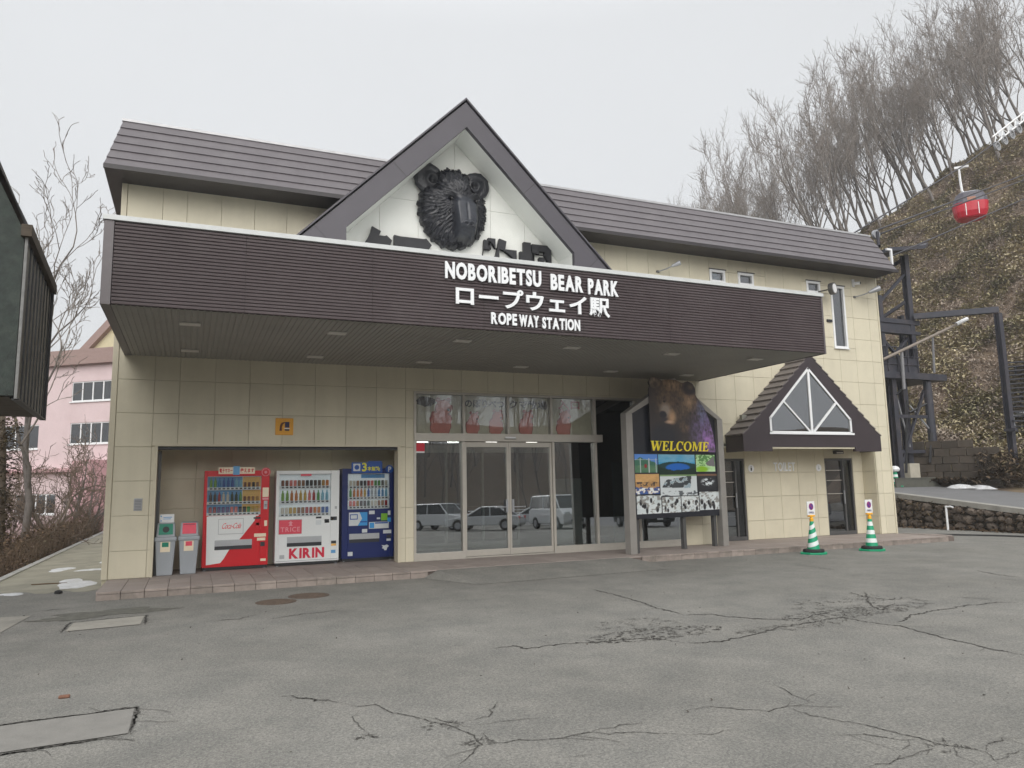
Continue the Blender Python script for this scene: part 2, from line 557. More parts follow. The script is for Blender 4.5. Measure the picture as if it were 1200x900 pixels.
# glazed entrance
sf = MB()
SX = [4.65, 5.87, 7.005, 8.165, 9.385]
FT = .09
sf.box(4.65, 12.02, -.01, .14, 3.925, 3.98)
sf.box(4.65, 9.57, -.05, .16, 2.83, 3.015)                                   # transom beam
sf.box(4.65, 4.705, -.01, .14, PZ + .17, 2.83); sf.box(4.65, 4.705, -.01, .14, 3.015, 3.925)
for x in SX[1:4]:
    sf.box(x - .025, x + .025, -.008, .14, 3.015, 3.925)
for x in (5.845, 8.19):
    sf.box(x - .03, x + .03, -.012, .14, PZ + .17, 2.83)
sf.box(9.36, 9.42, -.012, .14, PZ + .17, 2.83); sf.box(9.36, 9.42, -.012, .14, 3.015, 3.925)
sf.box(10.60, 10.66, -.01, .14, PZ + .17, 3.925); sf.box(11.96, 12.02, -.01, .14, PZ + .17, 3.925)
sf.box(4.65, 5.875, -.014, .16, PZ, PZ + .17); sf.box(8.16, 12.02, -.014, .16, PZ, PZ + .17)
sf.box(5.875, 8.16, .0, .16, PZ, PZ + .03)
SF = sf.build('entrance_frame', M_ALU, B, bevel=.004)
def pane(x0, x1, z0, z1, y=.06, par=None, m=M_GLASS, name='pane'):
    # large sheets lean back a few centimetres in their frames, as the reflections show
    k = (z1 - z0) * (.0165 if z1 - z0 > 1.5 else 0)
    MB().add([(x0, y, z0), (x1, y, z0), (x1, y + .008, z0), (x0, y + .008, z0), (x0, y + k, z1), (x1, y + k, z1), (x1, y + .008 + k, z1), (x0, y + .008 + k, z1)], [(0, 3, 2, 1), (4, 5, 6, 7), (0, 1, 5, 4), (1, 2, 6, 5), (2, 3, 7, 6), (3, 0, 4, 7)]).build(name, m, par or SF)
pane(4.705, 5.815, PZ + .17, 2.83); pane(8.22, 9.36, PZ + .17, 2.83)
pane(9.42, 10.60, PZ + .17, 3.925); pane(10.66, 11.96, PZ + .17, 3.925)
M_FILM = glass_mat('filmed_glass', (0.95, 0.96, 0.94), 0.05)
for a, b in [(4.705, 5.845), (5.895, 6.98), (7.03, 8.14), (8.19, 9.36)]:
    pane(a, b, 3.015, 3.925, m=M_FILM)
MB().box(6.88, 7.16, -.085, -.05, 2.90, 2.945).build('door_sensor', M_WHITE, SF, bevel=.008)
MB().box(6.87, 7.17, -.075, -.05, 2.885, 2.90).build('door_sensor', M_BLACK, SF)
DOORS = []
for (a, b, hx) in [(5.88, 7.005, 6.93), (7.012, 8.155, 7.09)]:
    d = MB()
    d.box(a, a + .05, .03, .08, PZ + .04, 2.82); d.box(b - .05, b, .03, .08, PZ + .04, 2.82)
    d.box(a + .05, b - .05, .03, .08, PZ + .04, PZ + .18); d.box(a + .05, b - .05, .03, .08, 2.70, 2.82)
    D = d.build('sliding_door', M_ALU, B, bevel=.004)
    DOORS.append(D)
    pane(a + .05, b - .05, PZ + .18, 2.70, .05, D, name='door_glass')
    MB().box(hx - .025, hx + .025, -.01, .03, 1.16, 1.46).build('handle', M_GALV, D, bevel=.006)
    s = -1 if hx < 7 else 1
    h = MB().tube([(hx, .0, 1.28), (hx + s * .27, .0, 1.28)], .014, 8)
    h.lathe([(.0, -.0), (.035, .0), (.035, .03), (.0, .03)], (hx + s * .29, 0, 1.265), 10)
    h.build('door_lock', M_GALV, D)
# red warning sticker on the first pane
MB().box(4.72, 4.92, .052, .058, 2.60, 2.79).build('window_sticker', mat('sticker_red', rgb(205, 40, 60), var=.05), SF)
MB().box(4.72, 4.92, .050, .0515, 2.565, 2.60).build('window_sticker', M_WHITE, SF)
# printed film behind the upper panes: plain pink animals as generic stand-ins
M_PINK = mat('pink_film', rgb(226, 128, 118), rough=.6, var=.12, scale=5)
M_PINKD = mat('dark_pink_film', rgb(176, 80, 76), rough=.6, var=.1, scale=5)
M_FILMB = mat('cream_film', (0.72, 0.68, 0.56), rough=.7, var=.12, scale=3)
for a, b in [(4.72, 5.835), (5.905, 6.97), (7.04, 8.13), (8.20, 9.35)]:
    MB().box(a, b, .125, .130, 3.02, 3.92).build('window_film', M_FILMB, SF)
def blob(cx, cz, rx, rz, y, seed, m, name='printed_animal', n=26):
    rs = random.Random(seed)
    pts = []
    for k in range(n):
        t = 2 * math.pi * k / n
        w = 1 + rs.uniform(-.10, .10)
        pts.append((cx + rx * w * math.cos(t), cz + rz * w * math.sin(t)))
    MB().prism(pts, y, y + .003).build(name, m, SF)
def animal(x, z, s, body, seed):
    blob(x, z + .20 * s, .26 * s, .36 * s, .112, seed, M_PINKD)
    blob(x, z + .18 * s, .235 * s, .33 * s, .106, seed, M_PINK)
    blob(x + .07 * s, z + .55 * s, .20 * s, .18 * s, .112, seed + 1, M_PINKD)
    blob(x + .07 * s, z + .55 * s, .175 * s, .155 * s, .100, seed + 1, M_PINK)
    blob(x - .06 * s, z + .72 * s, .06 * s, .06 * s, .104, seed + 2, M_PINKD, n=12); blob(x + .18 * s, z + .72 * s, .06 * s, .06 * s, .104, seed + 3, M_PINKD, n=12)
    blob(x + .18 * s, z + .50 * s, .035 * s, .03 * s, .094, seed + 4, M_BLACK, n=10)
animal(5.33, 3.05, 1.05, 0, 1); animal(6.12, 3.04, .66, 0, 6); animal(6.72, 3.05, .72, 0, 12); animal(7.52, 3.05, .74, 0, 18); animal(8.55, 3.05, .8, 0, 25)
M_INK = mat('dark_lettering', (0.035, 0.03, 0.03), rough=.6)
blob(4.97, 3.76, .23, .12, .1, 44, M_INK, 'round_badge', 30)
letters('のぼりべつ', 5.92, 6.95, 3.64, .20, .105, M_INK, SF, 'window_letter', off=.03, depth=.004)
letters('クマ牧場', 7.06, 8.10, 3.64, .20, .105, M_INK, SF, 'window_letter', off=.03, depth=.004)
letters('入口', 8.40, 9.05, 3.66, .22, .105, M_PINKD, SF, 'window_letter', off=.03, depth=.004)

# lobby behind the glass
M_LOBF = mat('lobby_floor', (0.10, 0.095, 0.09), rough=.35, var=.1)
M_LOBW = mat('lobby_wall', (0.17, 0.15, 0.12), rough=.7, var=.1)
lob = MB()
lob.box(4.56, 4.65, .30, 8, PZ, 4.1); lob.box(12.02, 12.2, .30, 8, PZ, 4.1); lob.box(4.65, 12.02, 8, 8.1, PZ, 4.1); lob.box(4.65, 12.02, .30, 8, 3.99, 4.1)
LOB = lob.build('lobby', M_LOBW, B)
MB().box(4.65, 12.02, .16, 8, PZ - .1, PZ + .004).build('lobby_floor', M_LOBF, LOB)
MB().box(4.7, 9.4, .32, 2.77, 2.92, 2.96).build('vestibule_ceiling', M_LOBW, LOB)
M_LAMP = mat('lit_lamp', (.9, .9, .88)); M_LAMP.node_tree.nodes['Principled BSDF'].inputs['Emission Color'].default_value = (1, .97, .9, 1); M_LAMP.node_tree.nodes['Principled BSDF'].inputs['Emission Strength'].default_value = 5.0
for lx_, ly_ in ((6.1, 1.5), (7.15, 1.5), (8.3, 1.5), (5.3, 1.5)): MB().lathe([(.14, 2.895), (.15, 2.919)], (lx_, ly_, 0), 16).build('ceiling_lamp', M_LAMP, LOB)
inn = MB()
for x in (5.3, 6.35, 7.4, 8.45): inn.box(x - .03, x + .03, 2.8, 2.88, PZ, 2.7)
inn.box(4.66, 9.4, 2.78, 2.9, 2.7, 2.9); inn.box(5.33, 8.42, 2.8, 2.88, PZ + .004, PZ + .15)
inn.build('inner_door_frame', M_ALU, LOB)
MB().box(9.3, 10.2, 2.3, 2.36, PZ + .01, 1.95).build('display_board', M_WHITE, LOB)
MB().box(10.4, 11.3, .9, .95, PZ + .01, 2.35).build('display_board', mat('grey_green_panel', (.18, .22, .21), rough=.6), LOB)
MB().box(7.5, 9.2, 5.6, 6.2, PZ + .01, 1.15).build('counter', mat('counter_wood', (.16, .09, .05), rough=.5), LOB, bevel=.01)

# canopy
cn = MB()
cn.box(CL + .03, CR - .03, CY + .06, -.001, CB + .06, CT - .08)
CAN = cn.build('canopy', M_SLAT, B)
MB().box(CL - .02, CR + .02, CY - .03, -.002, CT - .078, CT).build('canopy_edge_flashing', M_CAP, CAN, bevel=.005)
seams = [CL + .14, .679, 2.687, 4.676, 6.676, 8.629, 10.678, CR - .05]
NS = 23
for a, b in zip(seams[:-1], seams[1:]):
    z0, z1 = CB + .01, CT - .085
    p = (z1 - z0) / NS
    prof = []
    for k in range(NS):
        z = z0 + k * p
        prof += [(CY + .028, z), (CY + .006, z + .010), (CY, z + p * .70), (CY + .026, z + p * .80)]
    prof.append((CY + .028, z1))
    m = MB()
    vs = [(a + .004, y, z) for y, z in prof] + [(b - .004, y, z) for y, z in prof]
    n = len(prof)
    m.add(vs, [(i, i + n, i + n + 1, i + 1) for i in range(n - 1)])
    m.add([(a + .004, CY + .055, z0), (a + .004, CY + .055, z1), (b - .004, CY + .055, z1), (b - .004, CY + .055, z0)], [(0, 1, 2, 3)])
    m.build('fascia_panel', M_SLAT, CAN)
M_CTRIM = mat('canopy_corner_metal', (0.12, 0.105, 0.11), rough=.45, var=.08)
MB().box(CL, CL + .135, CY - .006, -.004, CB - .004, CT - .082).build('corner_trim', M_CTRIM, CAN, bevel=.006)
MB().box(CR - .045, CR, CY - .006, -.004, CB - .004, CT - .082).build('corner_trim', M_CTRIM, CAN, bevel=.006)
m = MB()
nr = 150
prof = []
w = (CR - CL - .2) / nr
for k in range(nr):
    x = CL + .14 + k * w
    prof += [(x, CB), (x + w * .62, CB), (x + w * .70, CB + .011), (x + w * .92, CB + .011)]
n = len(prof)
m.add([(x, CY + .03, z) for x, z in prof] + [(x, -.002, z) for x, z in prof], [(i, i + 1, i + 1 + n, i + n) for i in range(n - 1)])
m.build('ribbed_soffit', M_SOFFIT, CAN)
M_DIFF = mat('lamp_diffuser', (0.62, 0.60, 0.56), rough=.4, var=.02)
for x in (-.10, 2.28, 4.62, 6.95, 9.35, 11.6):
    for y in (-3.46, -.92):
        MB().box(x - .16, x + .16, y - .10, y + .10, CB - .022, CB - .001).build('downlight', M_DIFF, CAN, bevel=.006)
M_LET = mat('white_sign_letter', (0.80, 0.82, 0.84), rough=.45, var=.04)
letters('NOBORIBETSU', 3.94, 5.79, 5.395, .285, CY - .045, M_LET, CAN, off=.043, gap=.085)
letters('BEAR', 5.985, 6.66, 5.365, .285, CY - .045, M_LET, CAN, off=.043, gap=.085)
letters('PARK', 6.77, 7.43, 5.35, .285, CY - .045, M_LET, CAN, off=.043, gap=.085)
letters('ロープウェイ駅', 4.08, 7.22, 4.905, .37, CY - .045, M_LET, CAN, off=.026)
letters('ROPE', 4.79, 5.285, 4.635, .20, CY - .045, M_LET, CAN, off=.04, gap=.085)
letters('WAY', 5.33, 5.725, 4.63, .20, CY - .045, M_LET, CAN, off=.05, gap=.04)
letters('STATION', 5.79, 6.57, 4.62, .20, CY - .045, M_LET, CAN, off=.04, gap=.085)

# mansard roof: six lapped courses between eave and top
def course_pt(t, k=0):
    return (-.80 + .70 * t, H1 + 1.29 * t)
NC = 6
for k in range(NC):
    t0, t1 = k / NC, (k + 1) / NC
    (ya, za), (yb, zb) = course_pt(t0), course_pt(t1)
    xl0, xl1 = -1.774 + .244 * t0, -1.774 + .244 * t1
    xr0, xr1 = 19.75 - .25 * t0, 19.75 - .25 * t1
    lap = .022
    def strip(xa0, xa1, xb0, xb1):
        m = MB()
        A = (xa0, ya - lap, za + .004); Bq = (xb0, ya - lap, za + .004); Cq = (xb1, yb, zb); Dq = (xa1, yb, zb)
        m.thick([A, Bq, Cq, Dq], (0, .05, -.02))
        m.build('roof_course', M_ROOF, B)
    gl = lambda z: 5.675 - (10.80 - z) + .22
    gr = lambda z: 5.675 + (10.80 - z) - .22
    strip(xl0 - lap * .3, xl1, min(gl(za), gl(zb)), gl(zb))
    strip(max(gr(za), gr(zb)), gr(zb), xr0 + lap * .3, xr1)
    for (s0, s1, sg) in ((xl0, xl1, -1), (xr0, xr1, 1)):
        m = MB()
        m.thick([(s0 + sg * lap * .4, ya - lap * .4, za + .004), (s1, yb, zb), (s1, 14.0, zb), (s0 + sg * lap * .4, 14.6, za + .004)], (-.03 * sg, 0, -.01))
        m.build('roof_course', M_ROOF, B)
fl = MB()
fl.box(-1.56, 1.52 + 2.98, -.13, .12, 9.375, 9.43); fl.box(6.9, 19.53, -.13, .12, 9.375, 9.43)
fl.build('roof_edge_flashing', mat('pale_flashing', (.42, .42, .43), rough=.4, metal=.3), B)
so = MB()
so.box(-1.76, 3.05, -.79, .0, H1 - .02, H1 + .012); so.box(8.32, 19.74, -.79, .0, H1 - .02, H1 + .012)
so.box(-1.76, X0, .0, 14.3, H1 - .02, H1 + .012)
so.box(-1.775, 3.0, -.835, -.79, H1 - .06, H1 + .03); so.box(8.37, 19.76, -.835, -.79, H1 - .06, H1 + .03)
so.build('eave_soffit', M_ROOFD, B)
MB().box(-1.4, 19.3, .12, 13.9, 8.12, 9.37).build('roof_deck', M_ROOFD, B)

# main gable with the white recess
GX, GZ = 5.675, 10.80
O = [(GX - 4.93, 5.87), (GX, GZ), (GX + 4.93, 5.87)]
IA, IL, IR = (5.69, 10.19), 2.90, 8.46
izL, izR = IA[1] - (IA[0] - IL), IA[1] - (IR - IA[0])
GAB = MB()
yf, yb = -.90, -.78
GAB.prism([O[0], (IL, 5.87), (IL, izL), IA, (GX, GZ)], yf, yb)
GAB.prism([(GX, GZ), IA, (IR, izR), (IR, 5.87), O[2]], yf, yb)
G = GAB.build('gable', M_BARGE, B)
for (xa, za) in ((3.9, 9.03), (2.3, 7.43)):
    pass
rf = MB()
rf.thick([(GX - 4.95, yf - .04, 5.90), (GX - 4.95, 3.4, 5.90), (GX, 3.4, GZ + .055), (GX, yf - .04, GZ + .055)], (0, 0, .05))
rf.thick([(GX + 4.95, yf - .04, 5.90), (GX, yf - .04, GZ + .055), (GX, 3.4, GZ + .055), (GX + 4.95, 3.4, 5.90)], (0, 0, .05))
rf.build('gable_roof', M_BARGE, G)
# joints of the barge boards
jm = MB()
for s in (-1, 1):
    for d in (1.75, 3.45):
        cx, cz = GX + s * d, GZ - d
        q = [(cx, yf - .003, cz), (cx + s * .008, yf - .003, cz - .008), (cx - s * .31 + s * .008, yf - .003, cz - .32), (cx - s * .31, yf - .003, cz - .31)]
        jm.quad(*q)
jm.build('barge_joint', M_ROOFD, G)
ln = MB()
ln.thick([(IL, yb, 5.87), (IL, .02, 5.87), (IL, .02, izL), (IL, yb, izL)], (-.03, 0, 0))
ln.thick([(IL, yb, izL), (IL, .02, izL), (IA[0], .02, IA[1]), (IA[0], yb, IA[1])], (-.02, 0, .03))
ln.thick([(IA[0], yb, IA[1]), (IA[0], .02, IA[1]), (IR, .02, izR), (IR, yb, izR)], (.02, 0, .03))
ln.thick([(IR, yb, izR), (IR, .02, izR), (IR, .02, 5.87), (IR, yb, 5.87)], (.03, 0, 0))
ln.build('recess_lining', M_WHITEWALL, G)
def gtop(x): return IA[1] - abs(x - IA[0])
for k in range(6):
    a = IL + (IR - IL) * k / 6; b = IL + (IR - IL) * (k + 1) / 6
    for (za, zb) in ((5.87, 7.2), (7.2, 8.55), (8.55, 10.3)):
        xa, xb = a + .004, b - .004
        ta, tb = min(zb - .004, gtop(xa) - .002), min(zb - .004, gtop(xb) - .002)
        if max(ta, tb) <= za + .01: continue
        pts = [(xa, za + .004), (xb, za + .004)]
        lo = za + .004
        if ta <= lo or tb <= lo:
            if tb > lo: pts = [(xb - (tb - lo), lo), (xb, lo), (xb, tb)]
            else: pts = [(xa, lo), (xa + (ta - lo), lo), (xa, ta)]
        else:
            if tb < ta and tb < zb - .005 and ta >= zb - .006: pts = [(xa, lo), (xb, lo), (xb, tb), (IA[0] + (IA[1] - zb), zb - .004), (xa, ta)]
            elif ta < tb and ta < zb - .005 and tb >= zb - .006: pts = [(xa, lo), (xb, lo), (xb, tb), (IA[0] - (IA[1] - zb), zb - .004), (xa, ta)]
            else: pts = [(xa, lo), (xb, lo), (xb, tb), (xa, ta)]
        MB().prism(pts, -.02, .0).build('gable_panel', M_WHITEWALL, G)
MB().prism([(IL, 5.87), (IR, 5.87), (IR, izR), IA, (IL, izL)], .004, .02).build('gable_backing', M_CREAMJ, G)
M_GLET = mat('charcoal_sign_letter', (0.013, 0.013, 0.017), rough=.55, var=.2)
for ch, a, b in (('ク', 3.30, 4.12), ('マ', 4.12, 5.02), ('牧', 6.36, 7.22), ('場', 7.36, 8.24)):
    letters(ch, a, b, 6.55, 1.12 + .06 * (a - 3.3) / 5, -.10, M_GLET, G, 'gable_letter', off=.075, depth=.10)

# toilet porch with its own little gable
PY = -.72
TX, TZ = 16.0, 5.30
PL, PR, PE, PBt = 13.47, 18.52, 3.0, 2.57
win = [(14.40, 3.06), (14.40, 3.49), (15.90, 4.94), (17.40, 3.49), (17.40, 3.06)]
outer = [(PL, PBt), (PL, PE), (TX, TZ), (PR, PE), (PR, PBt)]
M_PORCH = mat('porch_fascia_metal', (0.040, 0.030, 0.035), rough=.45, var=.12, scale=2)
m = MB()
m.prism([(PL, PE), (PL, PBt), (14.45, PBt), (14.45, 2.69), win[0], win[1]], PY, PY + .1)
m.prism([(PL, PE), win[1], win[2], (TX, TZ)], PY, PY + .1)
m.prism([(TX, TZ), win[2], win[3], (PR, PE)], PY, PY + .1)
m.prism([(PR, PE), win[3], win[4], (17.5, 2.69), (17.5, PBt), (PR, PBt)], PY, PY + .1)
m.prism([win[0], (14.45, 2.69), (17.5, 2.69), win[4]], PY, PY + .1)
m.box(PL, PL + .08, PY + .1, -.003, PBt, PE); m.box(PR - .08, PR, PY + .1, -.003, PBt, PE)
m.box(14.45, 17.5, PY + .1, PY + .16, 2.69, 2.75)
POR = m.build('toilet_porch', M_PORCH, B)
MB().box(PL + .08, PR - .08, PY + .1, -.003, 2.70, 2.74).build('porch_soffit', M_CREAM, POR)
MB().box(14.47, 17.48, PY + .02, PY + .09, 2.645, 2.688).build('porch_trim', M_CREAM, POR)
NP = 12
sl = math.hypot(TX - PL, TZ - PE)
for k in range(NP):
    t0, t1 = k / NP, (k + 1) / NP
    for sg, xe in ((1, PL), (-1, PR)):
        xa, xb = xe + (TX - xe) * t0, xe + (TX - xe) * t1
        za, zb = PE + (TZ - PE) * t0, PE + (TZ - PE) * t1
        q = [(xa - sg * .03, PY - .012, za + .045), (xb, PY - .012, zb + .012), (xb, -.003, zb + .012), (xa - sg * .03, -.003, za + .045)]
        MB().thick(q, (sg * .012, 0, -.03)).build('roof_course', mat('porch_roof_metal', (.135, .118, .115), rough=.5, var=.1), POR)
wf = MB()
for i in range(5):
    a, b = np.array(win[i]), np.array(win[(i + 1) % 5])
    d = (b - a) / np.linalg.norm(b - a); nn = np.array([d[1], -d[0]])
    c = np.mean(win, axis=0)
    if nn @ (c - a) < 0: nn = -nn
    wf.prism([tuple(a), tuple(b), tuple(b + nn * .06), tuple(a + nn * .06)], PY - .02, PY + .05)
def bar(a, b, w=.045):
    a, b = np.array(a), np.array(b); d = (b - a) / np.linalg.norm(b - a); nn = np.array([-d[1], d[0]]) * w / 2
    wf.prism([tuple(a - nn), tuple(b - nn), tuple(b + nn), tuple(a + nn)], PY - .017, PY + .045)
bar((15.90, 3.10), (15.90, 4.88), .075); bar((15.83, 3.12), (14.92, 3.96)); bar((15.97, 3.12), (16.88, 3.96), .06)
WF = wf.build('window_frame', M_WHITE, POR)
MB().box(14.36, 17.46, PY - .04, PY - .021, 3.035, 3.09).build('window_sill', M_WHITE, WF)
M_PGL = glass_mat('porch_glass', (.45, .48, .45), .20)
for pts in ([(14.45, 3.11), (15.80, 3.11), (14.90, 3.95), (14.45, 3.50)], [(15.86, 3.13), (15.86, 4.86), (14.95, 3.98)], [(15.94, 3.13), (16.85, 3.98), (15.94, 4.86)], [(16.0, 3.11), (17.35, 3.11), (17.35, 3.50), (16.9, 3.95)]):
    MB().prism(pts, PY + .012, PY + .02).build('pane', M_PGL, WF)
MB().box(13.9, 17.9, PY + .5, PY + .6, 2.75, 3.6).build('porch_inner_wall', mat('porch_inside', (.22, .22, .19), rough=.8), POR)
# toilet recess
TY = .50
tr = MB()
tr.box(13.2, 13.35, .30, TY + .1, PZ, 2.80); tr.box(19.08, 19.25, .30, TY + .1, PZ, 2.80)
tr.box(13.35, 19.08, -.0, TY + .1, 2.742, 2.82)
for a, b, z0, z1 in ((13.35, 13.56, PZ, 2.74), (13.56, 14.50, 2.42, 2.74), (14.50, 17.53, PZ, 2.74), (17.53, 18.66, 2.42, 2.74), (18.66, 19.08, PZ, 2.74)):
    tr.box(a, b, TY + .022, TY + .12, z0, z1)
TR = tr.build('toilet_recess', M_CREAMJ, B)
tx = [14.50, 15.10, 15.78, 16.46, 17.14, 17.53]
for i in range(5):
    for z0, z1 in ((PZ, .665), (.665, 1.337), (1.337, 2.01), (2.01, 2.74)):
        panel('wall_panel', tx[i] + .004, tx[i + 1] - .004, TY, TY + .02, z0 + .004, z1 - .004, M_CREAM, TR)
for a, b in ((18.66, 19.078), (13.352, 13.56)):
    for z0, z1 in ((PZ, .665), (.665, 1.337), (1.337, 2.01), (2.01, 2.74)):
        panel('wall_panel', a + .004, b - .004, TY, TY + .02, z0 + .004, z1 - .004, M_CREAM, TR)
for z0, z1 in ((PZ, .665), (.665, 1.337), (1.337, 2.01), (2.01, 2.74)):
    panel('wall_panel', 19.06, 19.079, .03, TY - .004, z0 + .004, z1 - .004, M_CREAM, TR)
    panel('wall_panel', 13.351, 13.37, .03, TY - .004, z0 + .004, z1 - .004, M_CREAM, TR)
for a, b in ((13.56, 14.50), (17.53, 18.66)):
    panel('wall_panel', a + .004, b - .004, TY, TY + .02, 2.424, 2.736, M_CREAM, TR)
    d = MB()
    d.box(a, a + .05, TY + .02, TY + .09, PZ, 2.42); d.box(b - .05, b, TY + .02, TY + .09, PZ, 2.42)
    d.box(a + .05, b - .05, TY + .02, TY + .09, 2.36, 2.42); d.box(a + .05, b - .05, TY + .02, TY + .09, PZ, PZ + .10)
    mid = a + (b - a) * .66
    d.box(mid - .025, mid + .025, TY + .015, TY + .085, PZ + .1, 2.36)
    D = d.build('toilet_door', M_ALUD, B, bevel=.003)
    pane(a + .05, mid - .025, PZ + .1, 2.36, TY + .05, D, glass_mat('toilet_glass', (.30, .34, .34), .2), 'door_glass')
    pane(mid + .025, b - .05, PZ + .1, 2.36, TY + .05, D, glass_mat('toilet_glass_green', (.10, .17, .15), .06, .15), 'door_glass')
    MB().box(mid - .05, mid - .03, TY - .02, TY + .014, 1.05, 1.45).build('handle', M_GALV, D)
    for zz in (.8, 1.35, 1.75, 2.05):
        MB().box(a + .05, mid - .03, TY + .062, TY + .068, zz, zz + .018).build('door_rail', M_ALU, D)
    MB().box(a, b, TY + .9, TY + 1.0, PZ, 2.5).build('inner_wall', mat('toilet_inside', (.12, .13, .12), rough=.8), D)
letters('TOILET', 15.55, 16.35, 2.06, .25, TY - .012, M_LET, TR, 'toilet_letter', off=.022, depth=.02, gap=.12)

# small upstairs windows and the tall narrow one
for (a, b, z0, z1) in HOLES[3:]:
    f = MB()
    f.box(a - .03, a + .035, -.03, .10, z0 - .03, z1 + .03); f.box(b - .035, b + .03, -.03, .10, z0 - .03, z1 + .03)
    f.box(a + .035, b - .035, -.03, .10, z0 - .03, z0 + .04); f.box(a + .035, b - .035, -.03, .10, z1 - .04, z1 + .03)
    f.box(a - .05, b + .05, -.06, -.031, z0 - .05, z0 - .025)
    W = f.build('window', M_WHITE, B)
    MB().box(a + .035, b - .035, .04, .05, z0 + .04, z1 - .04).build('pane', M_WGLASS, W)
    MB().box(a - .06, b + .06, -.05, -.0305, z1 + .03, z1 + .055).build('drip_cap', M_ALUD, W)
    MB().box(a, b, .30, .32, z0, z1).build('dark_room_sheet', mat('room_dark', (.06, .065, .08), rough=.9), W)  # dark-coloured sheet standing in for the unlit room
    if z1 - z0 > 1: MB().box(a + .04, b - .12, .2, .24, z0 + .06, z0 + .75).build('pale_board', M_WHITE, W)
# ------------------------------------------------------------------ ground, lot, walkway, road, hill
def sstep(a, b, x):
    t = np.clip((np.asarray(x, float) - a) / (b - a), 0, 1)
    return t * t * (3 - 2 * t)

def asphalt_mat():
    m = bpy.data.materials.new('worn_asphalt'); m.use_nodes = True
    n, l = m.node_tree.nodes, m.node_tree.links
    bs = n["Principled BSDF"]; bs.inputs['Roughness'].default_value = .85
    bs.inputs['Specular IOR Level'].default_value = .35
    tc = n.new("ShaderNodeTexCoord")
    def noise(sc, det=6, ro=.6):
        q = n.new("ShaderNodeTexNoise"); q.inputs['Scale'].default_value = sc; q.inputs['Detail'].default_value = det; q.inputs['Roughness'].default_value = ro
        l.new(tc.outputs['Object'], q.inputs['Vector']); return q.outputs[0]
    def ramp(src, a, ca, b, cb):
        r = n.new("ShaderNodeValToRGB"); r.color_ramp.elements[0].position = a; r.color_ramp.elements[0].color = (*ca, 1)
        r.color_ramp.elements[1].position = b; r.color_ramp.elements[1].color = (*cb, 1); l.new(src, r.inputs[0]); return r.outputs[0]
    def mul(a, b, f=1.0):
        q = n.new("ShaderNodeMix"); q.data_type = 'RGBA'; q.blend_type = 'MULTIPLY'; q.inputs['Factor'].default_value = f
        l.new(a, q.inputs['A']); l.new(b, q.inputs['B']); return q.outputs['Result']
    base = ramp(noise(.35, 5), .3, (.186, .181, .166), .7, (.238, .232, .215))
    patch = ramp(noise(1.4, 8, .7), .35, (.87, .88, .89), .65, (1.07, 1.06, 1.05))
    vor = n.new("ShaderNodeTexVoronoi"); vor.inputs['Scale'].default_value = 95
    l.new(tc.outputs['Object'], vor.inputs['Vector'])
    agg = ramp(vor.outputs['Color'], .08, (.74, .74, .75), .92, (1.27, 1.27, 1.25))
    fine = ramp(noise(38, 4, .7), .35, (.80, .80, .80), .65, (1.18, 1.18, 1.17))
    out = mul(mul(mul(base, patch), agg), fine)
    l.new(out, bs.inputs['Base Color'])
    b = n.new("ShaderNodeBump"); b.inputs['Strength'].default_value = .5; b.inputs['Distance'].default_value = .012
    l.new(vor.outputs['Distance'], b.inputs['Height']); l.new(b.outputs[0], bs.inputs['Normal'])
    return m
M_ASPH = asphalt_mat()
M_ASPH2 = mat('road_asphalt', (.165, .165, .168), rough=.85, var=.10, scale=1.2, bump=.3, bscale=60)

def lot_z(x, y):
    return 0 * y
def height_sheet(name, xs, ys, zf, m, keep=None):
    X, Y = np.meshgrid(xs, ys)
    P = np.stack([X, Y, zf(X, Y)], -1)
    me = grid_mesh(name, P, None, None if keep is None else keep(X, Y))
    me.materials.append(m)
    me.shade_smooth()
    return structure(put(name, me))
xs = np.concatenate([np.arange(-40, -3.55, 2.5), [-3.55], np.arange(-2, 24.2, 1.0), [24.25]])
ys = np.concatenate([np.arange(-75, -26, 3.0), np.arange(-25, 1.9, .65), [1.9]])
height_sheet('parking_lot', xs, ys, lot_z, M_ASPH)
xs = np.concatenate([[-3.55], np.arange(-3, 24.2, 1.0), [24.25]])
height_sheet('parking_lot', xs, np.concatenate([[1.9], np.arange(3, 40, 2.0)]), lambda X, Y: X * 0, M_ASPH)
# concrete walkway down the left side of the building, 4 mm above the asphalt, with a frayed near edge
M_WALK = mat('stained_concrete', (.285, .27, .215), rough=.9, var=.2, scale=1.3, bump=.3, bscale=40, dirt=(.14, .135, .11), dirt_amt=.7, dirt_scale=1.1)
rs = random.Random(3)
edge = [(-3.54 + .205 * i, .25 - .07 * i + rs.uniform(-.25, .25)) for i in range(11)]
MB().slab([(-1.5, 38)] + [(-3.54, 38)] + edge + [(-1.5, .1)], -.02, .004).build('walkway', M_WALK).__setitem__('kind', 'structure')
MB().box(-3.70, -3.545, 1.9, 38, -.6, .03).build('walkway_curb', mat('pale_curb', (.44, .44, .43), rough=.85, var=.15, scale=4, dirt=(.2, .2, .17), dirt_amt=.5), bevel=.01).__setitem__('kind', 'structure')
